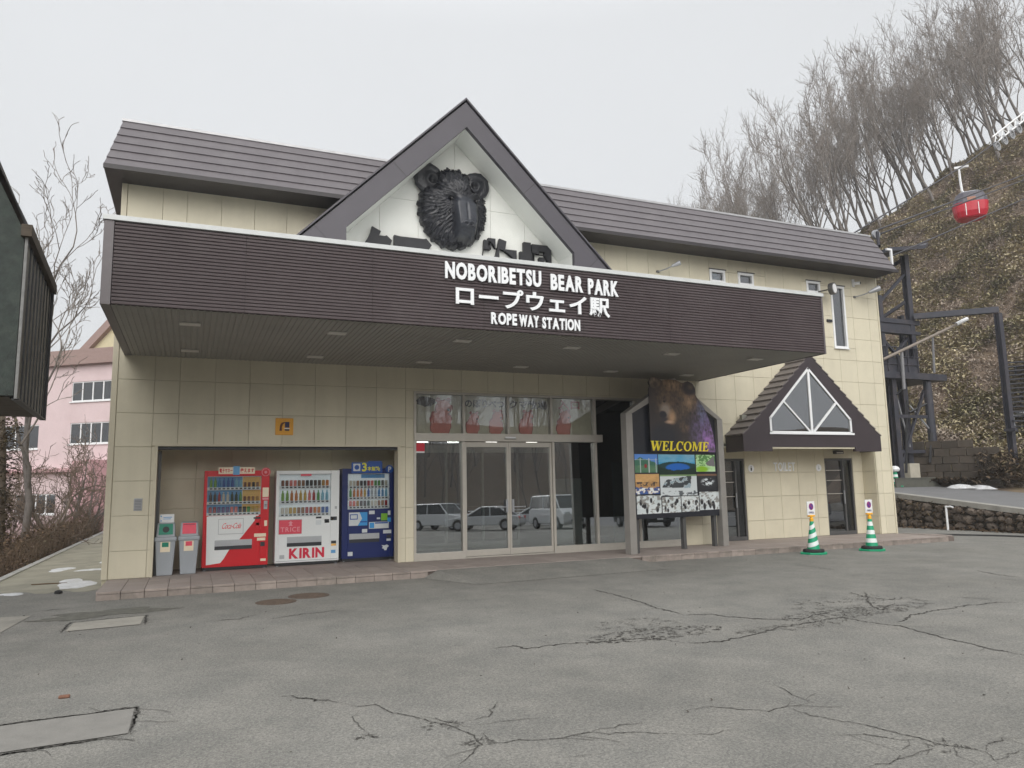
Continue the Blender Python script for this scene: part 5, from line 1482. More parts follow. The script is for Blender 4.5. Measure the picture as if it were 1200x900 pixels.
for a in ((90, 305, 75, 245, 'lift', 1), (313, 677, 75, 263, 'lake', 2), (688, 890, 75, 240, 'hut', 3), (90, 313, 258, 442, 'hall', 4), (322, 688, 266, 465, 'yard', 5), (694, 903, 262, 426, 'white', 6), (95, 325, 455, 622, 'bears', 7), (334, 515, 474, 622, 'bears', 8), (523, 700, 472, 620, 'bears', 9), (708, 915, 436, 612, 'bears', 10)):
    tile(*a)

# ------------------------------------------------------------------ things on the walls
PQ = root('drink_sign', 'yellow square plaque with a vending machine pictogram above the alcove', 'sign', (1.80, -.002, 3.12), local=True)
MB().box(-.185, .185, -.02, 0, -.18, .18).build('plate', mat('plaque_yellow', rgb(226, 160, 26), rough=.4, var=.05), PQ, bevel=.015)
m = MB(); m.prism([(-.10, -.09), (-.05, -.09), (-.05, -.0), (-.03, .05), (.01, .08), (.0, .10), (-.06, .08), (-.09, .03)], -.024, -.0205); m.build('pictogram', mat('pictogram_brown', rgb(90, 44, 14)), PQ)
m = MB(); m.box(.01, .10, -.026, -.0205, -.02, .10); m.build('pictogram', mat('pictogram_blue', rgb(44, 48, 84)), PQ)
m = MB(); m.box(.01, .10, -.026, -.0205, -.09, -.055); m.build('pictogram', M_BLACK, PQ); m = MB(); m.box(.0, .11, -.027, -.0205, -.05, -.03); m.build('pictogram', M_WHITE, PQ)
SWB = root('wall_louvre', 'small grey louvred plate on the wall left of the alcove', 'vent', (-.93, -.002, 1.55), local=True)
MB().box(-.075, .075, -.015, 0, -.12, .12).build('plate', M_GALV, SWB, bevel=.005)
for k in range(7): MB().box(-.06, .06, -.02, -.0155, -.10 + k * .03, -.085 + k * .03).build('slat', mat('vent_grey', (.2, .2, .2)), SWB)
for x, lab, f in ((14.72, 'round white plaque with a black figure left of the toilet lettering', 0), (17.27, 'round white plaque with a grey figure right of the toilet lettering', 1)):
    T = root('toilet_plaque', lab, 'sign', (x, TY - .002, 2.14), group='toilet plaques', local=True)
    MB().disc(0, 0, .105, -.015, 0, 24).build('plate', M_WHITE, T)
    mm = M_BLACK if not f else M_VGREY
    g = MB(); g.disc(0, .045, .016, -.018, -.0155, 10); g.prism([(-.022, -.07), (.022, -.07), (.026, .02), (-.026, .02)] if not f else [(-.035, -.05), (.035, -.05), (.012, .022), (-.012, .022)], -.018, -.0155); g.build('figure', mm, T)
LB = root('door_lamp', 'small dark lamp box above the right toilet door', 'lamp', (18.05, TY - .002, 2.60), local=True)
MB().box(-.16, .16, -.12, 0, -.05, .05).build('housing', M_ALUD, LB, bevel=.01); MB().box(-.13, .13, -.125, -.1205, -.035, .0).build('lens', M_DIFF, LB)
def flood(x, z, label, dirx, big=1.0):
    L = root('floodlight', label, 'floodlight', (x, -.002, z), group='floodlights on the upper wall', local=True)
    MB().lathe([(.05, 0), (.05, .05)], (0, 0, 0), 10).build('mount', M_ALUD, L)
    MB().tube([(0, -.02, .02), (dirx * .12, -.22, .05), (dirx * .22, -.36, .10)], .018, 6).build('arm', M_GALV, L)
    h = MB(); p0 = np.array([dirx * .22, -.36, .10]); p1 = p0 + np.array([dirx * .26, -.18, .12]) * big
    h.tube([p0, p0 + (p1 - p0) * .4, p1], [.04, .07 * big, .10 * big], 10); h.build('head', M_GALV, L)
    return L
flood(11.50, 7.46, 'small floodlight peeping over the canopy edge', 1, .7)
flood(18.75, 7.36, 'twin-arm floodlight beside the tall narrow window', 1, 1.0)
C1 = root('security_camera', 'small white camera under the eave near the right corner', 'camera', (18.72, -.002, 7.80), local=True)
MB().box(-.04, .04, -.05, 0, -.10, .14).build('mount', M_WHITE, C1, bevel=.008); MB().tube([(0, -.05, .0), (.08, -.22, -.02)], .05, 10).build('camera_body', M_WHITE, C1); MB().tube([(.08, -.22, -.02), (.085, -.232, -.021)], .04, 10).build('lens', M_BLACK, C1)
RS = root('round_lamp', 'round dark-rimmed lamp projecting beside the tall window', 'lamp', (17.25, -.002, 7.42), local=True)
MB().tube([(0, 0, 0), (.12, -.38, .0)], .02, 6).build('arm', M_ALUD, RS)
R_ = MB().tube([(.12, -.38, 0), (.16, -.50, 0)], .18, 20).build('housing', M_ALUD, RS); MB().tube([(.158, -.497, 0), (.164, -.512, 0)], .14, 20).build('lens', M_WHITE, RS)
BX = root('wall_socket', 'small black outlet box on the upper wall by the tall window', 'outlet', (17.62, -.002, 6.55), local=True)
MB().box(-.10, .10, -.04, 0, -.04, .04).build('box', M_BLACK, BX, bevel=.006)
SPX = root('standpipe', 'white standpipe with a tap in front of the rubble wall', 'pipe', (23.75, 1.35, 0), local=True)
MB().tube([(0, 0, 0), (0, 0, .82)], .035, 8).build('pipe', M_WHITE, SPX); MB().tube([(0, 0, .78), (.0, -.16, .80), (0, -.26, .77)], .03, 8).build('tap', M_WHITE, SPX)
hz = MB(); hz.tube([(20.9, .5, .03), (21.6, -.3, .03), (22.2, -1.2, .03), (22.5, -2.2, .03)], .025, 6)
tag(hz.build('hose', M_RUBBER), 'dark hose lying on the asphalt right of the building', 'hose')

# ------------------------------------------------------------------ big bear head on the gable
BH = root('bear_head_sculpture', 'large black sculpted bear head mounted on the white gable', 'sculpture', (5.58, -.04, 8.42), local=True)
M_BEAR = mat('black_sculpture', (.014, .015, .021), rough=.36, var=.35, scale=14, bump=.5, bscale=26, stretch=(1, 1, .35), spec=.55)
M_MUZ = mat('sculpture_muzzle', (.024, .027, .036), rough=.30, var=.3, scale=10, bump=.2, bscale=22)
# a relief: outline of cheeks, ruff and crown; muzzle, brow and sockets pushed out of it
hx, hz = np.linspace(-.98, .98, 132), np.linspace(-1.12, 1.06, 148)
HX, HZ = np.meshgrid(hx, hz)
TH = np.arctan2(HZ, HX)
def head_r(t):
    c, s_ = np.cos(t), np.sin(t)
    up = np.clip(s_, 0, 1)
    r0 = 1.0 / np.sqrt((c / .86) ** 2 + (s_ / 1.0) ** 2)
    return r0 * (1 - .27 * np.exp(-((np.abs(c) - .66) / .17) ** 2) * (s_ > 0)) + .022 * np.sin(t * 23) + .012 * np.sin(t * 41 + 1)
RR = np.hypot(HX, HZ) / head_r(TH)
def sm(a, b, x): return sstep(a, b, x)
dome = .36 * np.sqrt(np.clip(1 - RR ** 2.6, 0, 1)) + .05
cxm = .22
mzw = .33 - .06 * sm(-.2, -.9, HZ)
mask_m = (1 - sm(.62, 1.12, np.abs(HX - cxm) / mzw)) * sm(-.92, -.66, HZ) * (1 - sm(.02, .34, HZ))
slope = .10 + .17 * sm(.30, -.55, HZ)
hh = dome + mask_m * slope
hh = hh - .045 * mask_m * np.exp(-((HX - cxm) / .026) ** 2) * sm(.1, -.1, HZ) * sm(-.50, -.40, HZ) * .6                      # groove along the bridge
hh = hh + .10 * np.exp(-((HX - .08) / .34) ** 2 - ((HZ - .45) / .30) ** 2)                      # brow
for ex_ in (-.10, .52): hh = hh - .13 * np.exp(-(((HX - ex_) / .10) ** 2 + ((HZ - .16) / .07) ** 2))
hh = hh - .05 * np.exp(-(((HX - cxm) / .22) ** 2 + ((HZ + .70) / .035) ** 2))                    # mouth line
nose_ = np.clip(1 - ((HX - cxm) / .17) ** 2 - ((HZ + .52) / .10) ** 2, 0, 1) ** .5
hh = hh + .08 * nose_
for n_x in (cxm - .07, cxm + .07): hh = hh - .07 * np.exp(-(((HX - n_x) / .035) ** 2 + ((HZ + .53) / .03) ** 2))
fz = np.clip(1 - mask_m * 1.6 - nose_, 0, 1)
dd_ = np.hypot(HX - .14, HZ - .12); an_ = np.arctan2(HZ - .12, HX - .14)
hh = hh + fz * (.014 * np.sin(an_ * 52 + 3 * np.sin(dd_ * 9)) + .010 * np.sin(an_ * 91 + dd_ * 11) + .008 * np.sin(dd_ * 34 + 4 * np.sin(an_ * 9)))
HP = np.stack([HX, -np.maximum(hh, .0), HZ], -1)
hmask = RR < 1.0
me = grid_mesh('head', HP, None, hmask)
me.materials.append(M_BEAR); me.materials.append(M_MUZ)
bm_ = bmesh.new(); bm_.from_mesh(me)
edge_ = [e for e in bm_.edges if len(e.link_faces) == 1]
r_ = bmesh.ops.extrude_edge_only(bm_, edges=edge_)
for g in r_['geom']:
    if isinstance(g, bmesh.types.BMVert): g.co.y = .03
bmesh.ops.recalc_face_normals(bm_, faces=bm_.faces)
for f_ in bm_.faces:
    c = f_.calc_center_median()
    mm_ = (1 - sstep(.62, 1.12, abs(c.x - cxm) / .30)) * sstep(-.92, -.66, c.z) * (1 - sstep(.02, .34, c.z))
    if mm_ > .45 and c.y < -.3: f_.material_index = 1
bm_.to_mesh(me); bm_.free(); me.shade_smooth()
HEAD = put('head', me, None, BH)
def ear(x, z, r_, par, tilt):
    m = MB(); n = 26; rings = []
    prof = [(0.0, .0), (.92, .0), (1.0, -.04), (1.0, -.10), (.90, -.14), (.66, -.13), (.46, -.13), (.38, -.17), (.28, -.16), (.20, -.06), (0.0, -.05)]
    rs2 = random.Random(int(x * 100)); jag = [1 + rs2.uniform(-.05, .05) for _ in range(n)]
    vs = []
    for (rr, yy_) in prof:
        for k in range(n):
            t = 2 * math.pi * k / n; R = r_ * rr * (jag[k] if rr > .5 else 1)
            ox = tilt * .1 * (1 if rr < .5 else 0)
            vs.append((x + ox + R * math.cos(t), yy_, z + R * math.sin(t) * 1.06 - (.03 if rr < .5 else 0)))
    m.add(vs, [(i * n + k, i * n + (k + 1) % n, (i + 1) * n + (k + 1) % n, (i + 1) * n + k) for i in range(len(prof) - 1) for k in range(n)])
    m.build('ear', M_BEAR, BH, smooth=True)
ear(-.60, .70, .36, HEAD, .9); ear(.63, .68, .33, HEAD, -.7)
for ex_ in (-.10, .52):
    MB().lathe([(0, -.05), (.04, -.03), (.05, 0), (.04, .03), (0, .05)], (ex_, -.36, .16), 10).build('eye', mat('sculpture_eye', (.005, .005, .006), rough=.1), BH, smooth=True)
# fur locks: pointed tufts along the rim and lying over the cheeks
tuft = MB(); q = random.Random(17)
ii, jj = np.where(hmask & (fz > .75))
for k in range(1100):
    w_ = q.randrange(len(ii)); i, j = ii[w_], jj[w_]
    p = HP[i, j]
    rim = RR[i, j] > .86
    if not rim and (p[2] > .0 or p[0] > -.1 or q.random() < .9): continue
    away = np.array([p[0] - .14, 0, p[2] - .12]); away = away / (np.linalg.norm(away) + 1e-6)
    d = away + np.array([0, -.10 if rim else -.28, -.35]); d /= np.linalg.norm(d)
    sd = np.cross(d, [0, -1, 0]); sd /= np.linalg.norm(sd) + 1e-6
    L = q.uniform(.02, .05) if rim else q.uniform(.04, .08); w = q.uniform(.02, .036)
    b = p + np.array([0, .012, 0]); tip = b + d * L; up = b + np.array([0, -.035, 0]) + d * L * .35
    tuft.add([b - sd * w, b + sd * w, up, tip], [(0, 1, 2), (0, 2, 3), (2, 1, 3), (0, 3, 1)])
stuff(tuft.build('fur', M_BEAR, BH))
# ------------------------------------------------------------------ dark metal-clad annex hanging in at the left
AX, AY0, AY1, AZ = -2.10, -5.84, -2.86, 3.0
AN = root('metal_annex', 'dark corrugated metal annex overhanging at the left, seen from below', 'annex', (-4.5, -4.3, 0), .055)
M_GREENM = mat('mossy_green_metal', (.018, .027, .022), rough=.7, var=.45, scale=9, bump=.3, bscale=40, dirt=(.05, .062, .05), dirt_amt=.6, dirt_scale=6)
M_CORR = mat('black_corrugated_metal', (.012, .013, .015), rough=.38, var=.3, scale=5, dirt=(.10, .10, .10), dirt_amt=.35, dirt_scale=7, metal=.2)
M_AWOOD = mat('old_board', (.07, .055, .04), rough=.85, var=.3, scale=6, stretch=(.5, 8, 8))
# front wall climbs to the left under the steep roof
m = MB(); m.prism([(-7.0, AZ), (AX - .03, AZ), (AX - .03, 5.08), (AX - .40, 5.86), (-7.0, 6.4)], AY0, AY0 + .1); m.build('front_wall', M_GREENM, AN)
m = MB(); m.box(-7.0, -6.9, AY0 + .1, AY1, AZ, 6.2); m.box(-7.0, AX - .1, AY1 - .1, AY1, AZ, 5.1); m.build('rear_wall', M_GREENM, AN)
m = MB(); m.box(-6.9, AX - .04, AY0 + .1, AY1 - .1, AZ + .02, AZ + .10); FLR = m.build('underside', M_AWOOD, AN)
for k in range(8):
    y0 = AY0 + .1 + k * (AY1 - AY0 - .2) / 8
    panel('board', -6.9, AX - .06, y0 + .005, y0 + (AY1 - AY0 - .2) / 8 - .005, AZ - .012, AZ + .018, M_AWOOD, FLR, .004)
n = 9; prof = []
for k in range(n):
    y = AY0 + (AY1 - AY0) * k / n; w = (AY1 - AY0) / n
    prof += [(AX - .07, y), (AX - .07, y + w * .34), (AX, y + w * .42), (AX, y + w * .92)]
prof.append((AX - .07, AY1))
m = MB(); N_ = len(prof)
m.add([(x, y, AZ - .03) for x, y in prof] + [(x, y, 5.13) for x, y in prof] , [(i, i + 1, i + 1 + N_, i + N_) for i in range(N_ - 1)])
m.build('corrugated_side', M_CORR, AN)
m = MB(); m.box(AX - .02, AX + .012, AY0 - .02, AY0 + .05, AZ - .04, 5.08); m.build('corner_flashing', mat('pale_edge_metal', (.16, .16, .155), rough=.5, var=.3, scale=12), AN)
m = MB(); m.box(AX - .05, AX + .03, AY1 - .04, AY1 + .03, AZ - .05, 5.10); m.box(AX - .05, AX + .03, AY0 + .05, AY1 - .04, AZ - .05, AZ - .031); m.build('edge_trim', M_BLACK, AN)
m = MB(); m.box(AX - .06, AX + .058, AY0 - .09, AY1 + .07, 5.02, 5.17); m.build('eave_board', M_AWOOD, AN)
m = MB(); m.thick([(AX + .06, AY0 - .10, 5.06), (AX + .06, AY1 + .08, 5.06), (AX - .36, AY1 + .08, 5.94), (AX - .36, AY0 - .10, 5.94)], (-.03, 0, .07)); m.thick([(AX - .36, AY0 - .10, 5.94), (AX - .36, AY1 + .08, 5.94), (-7.1, AY1 + .08, 6.5), (-7.1, AY0 - .1, 6.5)], (0, 0, .07)); m.build('roof', mat('annex_roof_edge', (.05, .042, .038), rough=.6, var=.3), AN)
m = MB()
for x in (-6.5, -4.6):
    for y in (AY0 + .4, AY1 - .4): m.box(x - .09, x + .09, y - .09, y + .09, -.02, AZ)
m.build('support_post', M_STEEL, AN)

# ------------------------------------------------------------------ pink building beyond the garden
PA = math.radians(-38)
PB = root('pink_building', 'pale pink three-storey building with brown roof band behind bare trees', 'building', (-4.2, 30, 0), PA, local=True)
M_PINKW = mat('pink_wall', (.63, .505, .515), rough=.8, var=.06, scale=.8, dirt=(.46, .35, .35), dirt_amt=.4, dirt_scale=.6)
M_PINKS = mat('stronger_pink_wall', (.55, .34, .36), rough=.8, var=.06)
M_PBAND = mat('mauve_roof_band', (.29, .205, .185), rough=.6, var=.08)
M_CREAMG = mat('cream_gable', (.55, .50, .33), rough=.7, var=.06)
WINS = [(-2.73, .1, 6.93, 8.05), (-2.70, .1, 4.53, 5.72), (-6.2, -3.4, .68, 1.80), (-2.0, -1.45, .80, 1.86), (-7.4, -4.88, 4.35, 5.72), (-11, -8.5, 4.35, 5.72), (-11, -8.5, .68, 1.8), (1.5, 4.2, 6.93, 8.05), (1.5, 4.2, 4.53, 5.72), (-11, -8.5, 6.93, 8.05)]
m = MB()
for r in rect_minus((-14, 9, -2.3, 9.2), WINS): m.box(r[0], r[1], 0, .3, r[2], r[3])
m.box(-14, -13.7, .3, 10, -2.3, 9.2); m.box(8.7, 9, .3, 10, -2.3, 9.2); m.box(-13.7, 8.7, 9.7, 10, -2.3, 9.2)
m.build('wall', M_PINKW, PB)
m = MB()
for k in range(4): m.box(-14.2 + k * .02, 9.2, -.36 + k * .04, 10.2, 9.0 + k * .22, 9.0 + (k + 1) * .22 - .012)
m.build('roof_band', M_PBAND, PB)
m = MB(); m.prism([(-3.2, 9.88), (4.4, 9.88), (.6, 13.2)], 1.2, 1.4); GBL = m.build('gable', M_CREAMG, PB)
m = MB(); m.thick([(-3.75, .9, 9.75), (-3.1, .9, 9.75), (.6, .9, 13.0), (.6, .9, 13.6)], (0, 8, 0)); m.thick([(4.95, .9, 9.75), (.6, .9, 13.6), (.6, .9, 13.0), (4.3, .9, 9.75)], (0, 8, 0)); m.build('gable_roof', M_PBAND, PB)
m = MB(); m.box(-1.32, .6, -1.1, -.002, -2.3, 3.55); m.box(.3, .6, -1.9, -1.1, -2.3, 3.55); m.build('porch_pier', M_PINKS, PB)
m = MB(); m.box(-13.5, -1.33, -.45, -.002, 3.0, 3.2); m.build('ledge', M_PINKS, PB)
m = MB(); m.box(-8.0, -1.33, -.14, -.002, -2.3, .15); m.build('plinth', mat('pale_stone_cladding', (.50, .36, .37), rough=.9, var=.25, scale=6), PB)
for (a, b, z0, z1) in WINS:
    f = MB(); k = max(1, round((b - a) / .8))
    f.box(a, b, .04, .12, z0, z0 + .06); f.box(a, b, .04, .12, z1 - .06, z1)
    for i in range(k + 1):
        x = a + (b - a) * i / k; f.box(max(a, x - .035), min(b, x + .035), .035, .115, z0 + .06, z1 - .06)
    f.box(a - .06, b + .06, -.08, .03, z0 - .07, z0)
    W = f.build('window', M_WHITE, PB)
    for i in range(k):
        x0_, x1_ = a + (b - a) * i / k + .035, a + (b - a) * (i + 1) / k - .035
        MB().box(x0_, x1_, .07, .08, z0 + .06, z1 - .06).build('pane', glass_mat('pink_glass', (.10, .12, .115), .10), W)
    MB().box(a, b, .31, .33, z0, z1).build('dark_room_sheet', mat('room_grey', (.05, .055, .055), rough=.9), W)  # room's shade put into the colour of a flat sheet
ACU = root('air_conditioner', 'small dark outdoor unit at the foot of the pink building', 'air conditioner', (-4.9, 28.8, -.3), PA, local=True)
MB().box(-.4, .4, -.15, .15, .02, .62).build('case', mat('unit_case', (.16, .16, .15), rough=.6), ACU, bevel=.02); MB().disc(-.08, .32, .22, -.17, -.151, 20).build('fan_grille', M_BLACK, ACU)
for x in (-.3, .3): MB().box(x - .04, x + .04, -.14, .14, 0, .02).build('foot', M_ALUD, ACU)
MB().box(-.5, .5, -.25, .25, -1.9, 0).build('base_block', M_CONC, ACU)

# ------------------------------------------------------------------ ropeway steelwork right of the building
ST = root('steel_tower', 'dark grey steel ropeway tower with landing behind the building corner', 'tower', (28.4, 6.5, 1.45))
def ibeam(p0, p1, w=.24, name='column', par=ST, m=M_STEEL):
    p0, p1 = np.array(p0, float), np.array(p1, float); d = p1 - p0; L = np.linalg.norm(d); d /= L
    a = np.array([1., 0, 0]) if abs(d[2]) > .7 else np.array([0, 0, 1.]); a = a - d * (a @ d); a /= np.linalg.norm(a); b = np.cross(d, a)
    w *= .82; M = MB(); h = w / 2; t = w * .09
    for (u0, u1, v0, v1) in ((-h, h, -h, -h + t), (-h, h, h - t, h), (-t / 2, t / 2, -h + t, h - t)):
        pts = [p0 + a * u0 + b * v0, p0 + a * u1 + b * v0, p0 + a * u1 + b * v1, p0 + a * u0 + b * v1]
        M.thick([tuple(x) for x in pts], tuple(d * L))
    return M.build(name, m, par)
ibeam((28.80, 6, 6.3), (28.80, 6, 11.60), .30); ibeam((27.95, 7.6, 6.3), (27.95, 7.6, 11.3), .28)
ibeam((27.35, 6, 1.5), (27.35, 6, 6.0), .30); ibeam((28.45, 6.4, 1.9), (28.45, 6.4, 6.0), .34)
m = MB().tube([(29.52, 6, 2.6), (29.50, 6, 6.0)], .17, 14); m.tube([(29.52, 6, 3.05), (29.52, 6, 3.12)], .20, 14); m.build('column', M_STEEL, ST, smooth=False)
ibeam((29.05, 6.6, 6.3), (29.0, 6.6, 9.0), .26)
m = MB(); m.thick([(26.9, 5.2, 11.35), (28.9, 5.0, 11.62), (29.9, 5.6, 12.05), (27.4, 8.4, 11.4)], (0, 0, .16)); m.build('cap_roof', M_STEEL, ST)
m = MB(); m.box(26.4, 29.2, 5.85, 6.15, 8.42, 8.62); m.box(26.4, 29.2, 5.85, 6.15, 7.98, 8.12); m.box(26.4, 28.9, 5.9, 6.0, 8.13, 8.41); m.build('landing_beam', M_STEEL, ST)
m = MB(); m.box(26.2, 30.4, 5.7, 8.0, 5.98, 6.26); LD = m.build('landing', M_STEEL, ST)
m = MB()
for x in (27.0, 27.6, 28.2, 28.8): m.tube([(x, 5.8, 6.26), (x, 5.8, 7.35)], .03, 6)
for z in (6.6, 6.95, 7.35): m.tube([(26.4, 5.8, z), (28.9, 5.8, z)], .025, 6)
m.box(26.4, 28.8, 5.83, 5.85, 6.28, 6.9); m.build('railing', M_STEEL, ST)
for p0, p1 in (((28.0, 7.5, 8.6), (28.75, 6.1, 9.5)), ((27.9, 7.6, 10.6), (28.75, 6.1, 11.4))): ibeam(p0, p1, .16, 'brace')
for p0, p1 in (((27.0, 6.0, 6.3), (27.0, 6.0, 9.6)), ((27.9, 7.6, 1.5), (27.9, 7.6, 5.98)), ((29.3, 7.8, 1.6), (29.3, 7.8, 5.98))): ibeam(p0, p1, .24)
for p0, p1 in (((27.1, 6.1, 6.5), (28.7, 6.1, 7.9)), ((28.7, 6.2, 6.5), (27.1, 6.2, 7.9)), ((27.4, 6.0, 2.2), (29.4, 6.1, 5.6)), ((28.0, 7.5, 2.0), (29.2, 7.7, 5.6)), ((27.0, 6.0, 9.3), (28.8, 6.0, 10.8))): ibeam(p0, p1, .13, 'brace')
for z_ in (2.9, 4.4): ibeam((27.35, 6.05, z_), (29.4, 6.05, z_), .16, 'tie_beam')
m = MB(); m.tube([(27.45, 5.95, 5.4), (28.35, 6.2, 3.1)], .035, 6); m.tube([(28.55, 6.2, 4.9), (29.35, 6, 3.9)], .035, 6); m.build('brace_rod', M_GALV, ST)
m = MB(); m.tube([(28.3, 6.1, 5.1), (27.6, 5.9, 2.0)], .05, 6); m.tube([(29.4, 6.0, 5.0), (28.5, 6.2, 4.6)], .05, 6); m.tube([(29.35, 5.9, 3.7), (28.95, 5.8, 2.4)], .05, 6); m.tube([(27.4, 5.9, 5.3), (28.1, 6.1, 5.6)], .06, 6); m.build('black_brace', M_BLACK, ST)
for bx_ in ((29.30, 29.85, 5.75, 6.25, 1.3, 2.06), (29.28, 29.87, 5.73, 6.27, 2.063, 2.68), (28.1, 28.7, 6.1, 6.6, 1.3, 2.4)): MB().box(*bx_).build('footing', mat('pale_footing', (.42, .39, .32), rough=.9, var=.12, scale=3), ST, bevel=.015)
m = MB(); m.box(26.6, 29.2, 5.6, 5.66, 1.3, 1.75); m.box(26.6, 29.2, 5.57, 5.68, 1.75, 1.80); m.build('low_fence', mat('fence_dark', (.09, .09, .075), rough=.8, var=.2), ST)
m = MB(); m.tube([(26.6, 5.7, 6.75), (30.8, 4.88, 8.55)], .06, 8); m.build('slanting_pole', mat('weathered_pole', (.24, .205, .175), rough=.8, var=.2), ST)
m = MB(); m.tube([(30.3, 4.96, 8.36), (30.9, 4.86, 8.62)], .085, 8); m.build('pole_tip', M_WHITE, ST)
m = MB(); m.tube([(27.6, 5.6, 7.1), (27.55, 5.6, 5.5)], .07, 8); m.build('down_pipe', mat('pipe_grey', (.2, .2, .21), rough=.5), ST); MB().tube([(29.6, 5.6, 7.85), (29.62, 5.7, 6.3)], .05, 8).build('down_pipe', mat('pipe_grey', (.2, .2, .21), rough=.5), ST)
PT = root('steel_portal', 'tall dark steel portal frame standing at the foot of the hill', 'frame', (30.9, 3.5, 3.0))
ibeam((28.85, 5.85, 8.78), (30.95, 3.50, 8.72), .30, 'beam', PT); ibeam((30.88, 3.5, 2.2), (30.88, 3.5, 8.56), .28, 'column', PT)
m = MB(); m.box(30.7, 30.86, 3.2, 3.66, 3.6, 3.72); m.box(30.85, 31.3, 3.3, 3.4, 4.0, 4.06); m.build('bracket', M_STEEL, PT)
c3 = cone('traffic_cone', 'faded green cone with a white bag over its top behind the steel columns', (26.95, 5.9, float(road_z(0, 5.9))), .3, False, 3)
# base wall of the hill
RWL = root('base_wall', 'dark mossy block wall at the foot of the hill behind the road', 'wall', (0, 0, 0), local=True)
M_BLK = mat('mossy_block', (.055, .044, .034), world_space=True, rough=.95, var=.3, scale=5, objvar=.25, bump=.4, bscale=18, dirt=(.04, .035, .026), dirt_amt=.7, dirt_scale=2)
qq = random.Random(2)
for row_ in range(6):
    t = -1.2 + (row_ % 2) * .3
    while t < 2.0:
        s = 36.9; x, y = xy(s, t)
        if not (row_ > 4 and t > 1.2):
            o = panel('block', -.29, .29, -.2, .2, -.16, .16, M_BLK, RWL, .02)
            o.location = (x + qq.uniform(-.03, .03), y, 1.62 + row_ * .33 - .1); o.rotation_euler = (qq.uniform(-.03, .03), qq.uniform(-.03, .03), math.atan2(-.8, .6) + qq.uniform(-.04, .04))
        t += .60
# the ladder-like stair track
SLD = root('steel_stair', 'dark steel stair track climbing the hill at the right edge', 'stair', (0, 0, 0), local=True)
sp = [xy(40.0, 3.35), xy(44.5, 3.55)]
z0, z1 = float(hill_st(40, 3.35)) + .5, float(hill_st(44.5, 3.55)) + .7
m = MB()
for off in (-.45, .45):
    m.tube([(sp[0][0] + off * .6, sp[0][1] - off * .8, z0), (sp[1][0] + off * .6, sp[1][1] - off * .8, z1)], .07, 6)
m.build('rail', M_GALV, SLD)
for k in range(16):
    f = k / 15; cx, cy, cz = sp[0][0] + (sp[1][0] - sp[0][0]) * f, sp[0][1] + (sp[1][1] - sp[0][1]) * f, z0 + (z1 - z0) * f
    m = MB(); m.thick([(cx - .27 - .12, cy + .36 - .09, cz), (cx + .27 - .12, cy - .36 - .09, cz), (cx + .27 + .12, cy - .36 + .09, cz), (cx - .27 + .12, cy + .36 + .09, cz)], (0, 0, .05)); m.build('tread', M_STEEL, SLD)
m = MB()
for f in (0.05, .5, .95):
    cx, cy, cz = sp[0][0] + (sp[1][0] - sp[0][0]) * f, sp[0][1] + (sp[1][1] - sp[0][1]) * f, z0 + (z1 - z0) * f
    m.tube([(cx, cy, cz), (cx, cy, cz - 1.2)], .06, 6)
m.build('support', M_STEEL, SLD)

# ------------------------------------------------------------------ gondola, ropes and the sheave arm
GP = np.array([39.86, 10.2, 16.1])
gd = math.atan2(-.75, .66)
GN = root('gondola', 'red gondola cabin with grey windows hanging from the rope over the hill', 'gondola', tuple(GP), gd, local=True)
M_GRED = mat('gondola_red', rgb(186, 24, 48), rough=.35, var=.06); M_GDARK = mat('gondola_grey', (.07, .065, .085), rough=.4, var=.1)
def ring_sec(rx, ry, z, n=20, e=3.2):
    out = []
    for k in range(n):
        t = 2 * math.pi * k / n; c, s_ = math.cos(t), math.sin(t)
        out.append((rx * math.copysign(abs(c) ** (2 / e), c), ry * math.copysign(abs(s_) ** (2 / e), s_), z))
    return out
def loft(secs):
    M = MB(); n = len(secs[0])
    M.add([p for s_ in secs for p in s_], [(i * n + k, i * n + (k + 1) % n, (i + 1) * n + (k + 1) % n, (i + 1) * n + k) for i in range(len(secs) - 1) for k in range(n)] + [tuple(range(n - 1, -1, -1)), tuple(range((len(secs) - 1) * n, len(secs) * n))])
    return M
GN.scale = (.84, .84, .84)
CB_ = loft([ring_sec(.62, .52, 0), ring_sec(.84, .70, .10), ring_sec(.98, .82, .45), ring_sec(1.04, .86, 1.06)]).build('cabin_body', M_GRED, GN, smooth=False)
loft([ring_sec(1.035, .855, 1.061), ring_sec(.98, .80, 1.35), ring_sec(.82, .68, 1.72), ring_sec(.70, .58, 1.80)]).build('window_band', M_GDARK, GN, smooth=False)
loft([ring_sec(.72, .60, 1.801), ring_sec(.60, .5, 1.88)]).build('roof', M_GALV, GN)
m = MB()
for x in (-.36, .36): m.box(x - .02, x + .02, -.90, -.865, .12, .92); m.box(x - .02, x + .02, .865, .90, .12, .92)
m.build('door_seam', M_WHITE, GN)
m = MB(); m.box(-.24, .24, -.862, -.82, 1.10, 1.34); m.build('window_sticker', mat('orange_panel', (.35, .16, .10), rough=.5), GN)
m = MB(); m.tube([(.45, 0, 1.86), (-.2, 0, 1.92), (-.38, 0, 2.1), (-.42, 0, 2.9), (-.42, 0, 3.65), (-.2, 0, 3.72)], [.06, .07, .075, .075, .07, .06], 8); m.box(-.7, .15, -.08, .08, 3.70, 3.84); m.box(-.55, .65, -.06, .06, 1.87, 1.93); m.build('hanger', M_WHITE, GN)
GRIP = GP + np.array([-.2 * math.cos(gd), -.2 * math.sin(gd), 3.25])
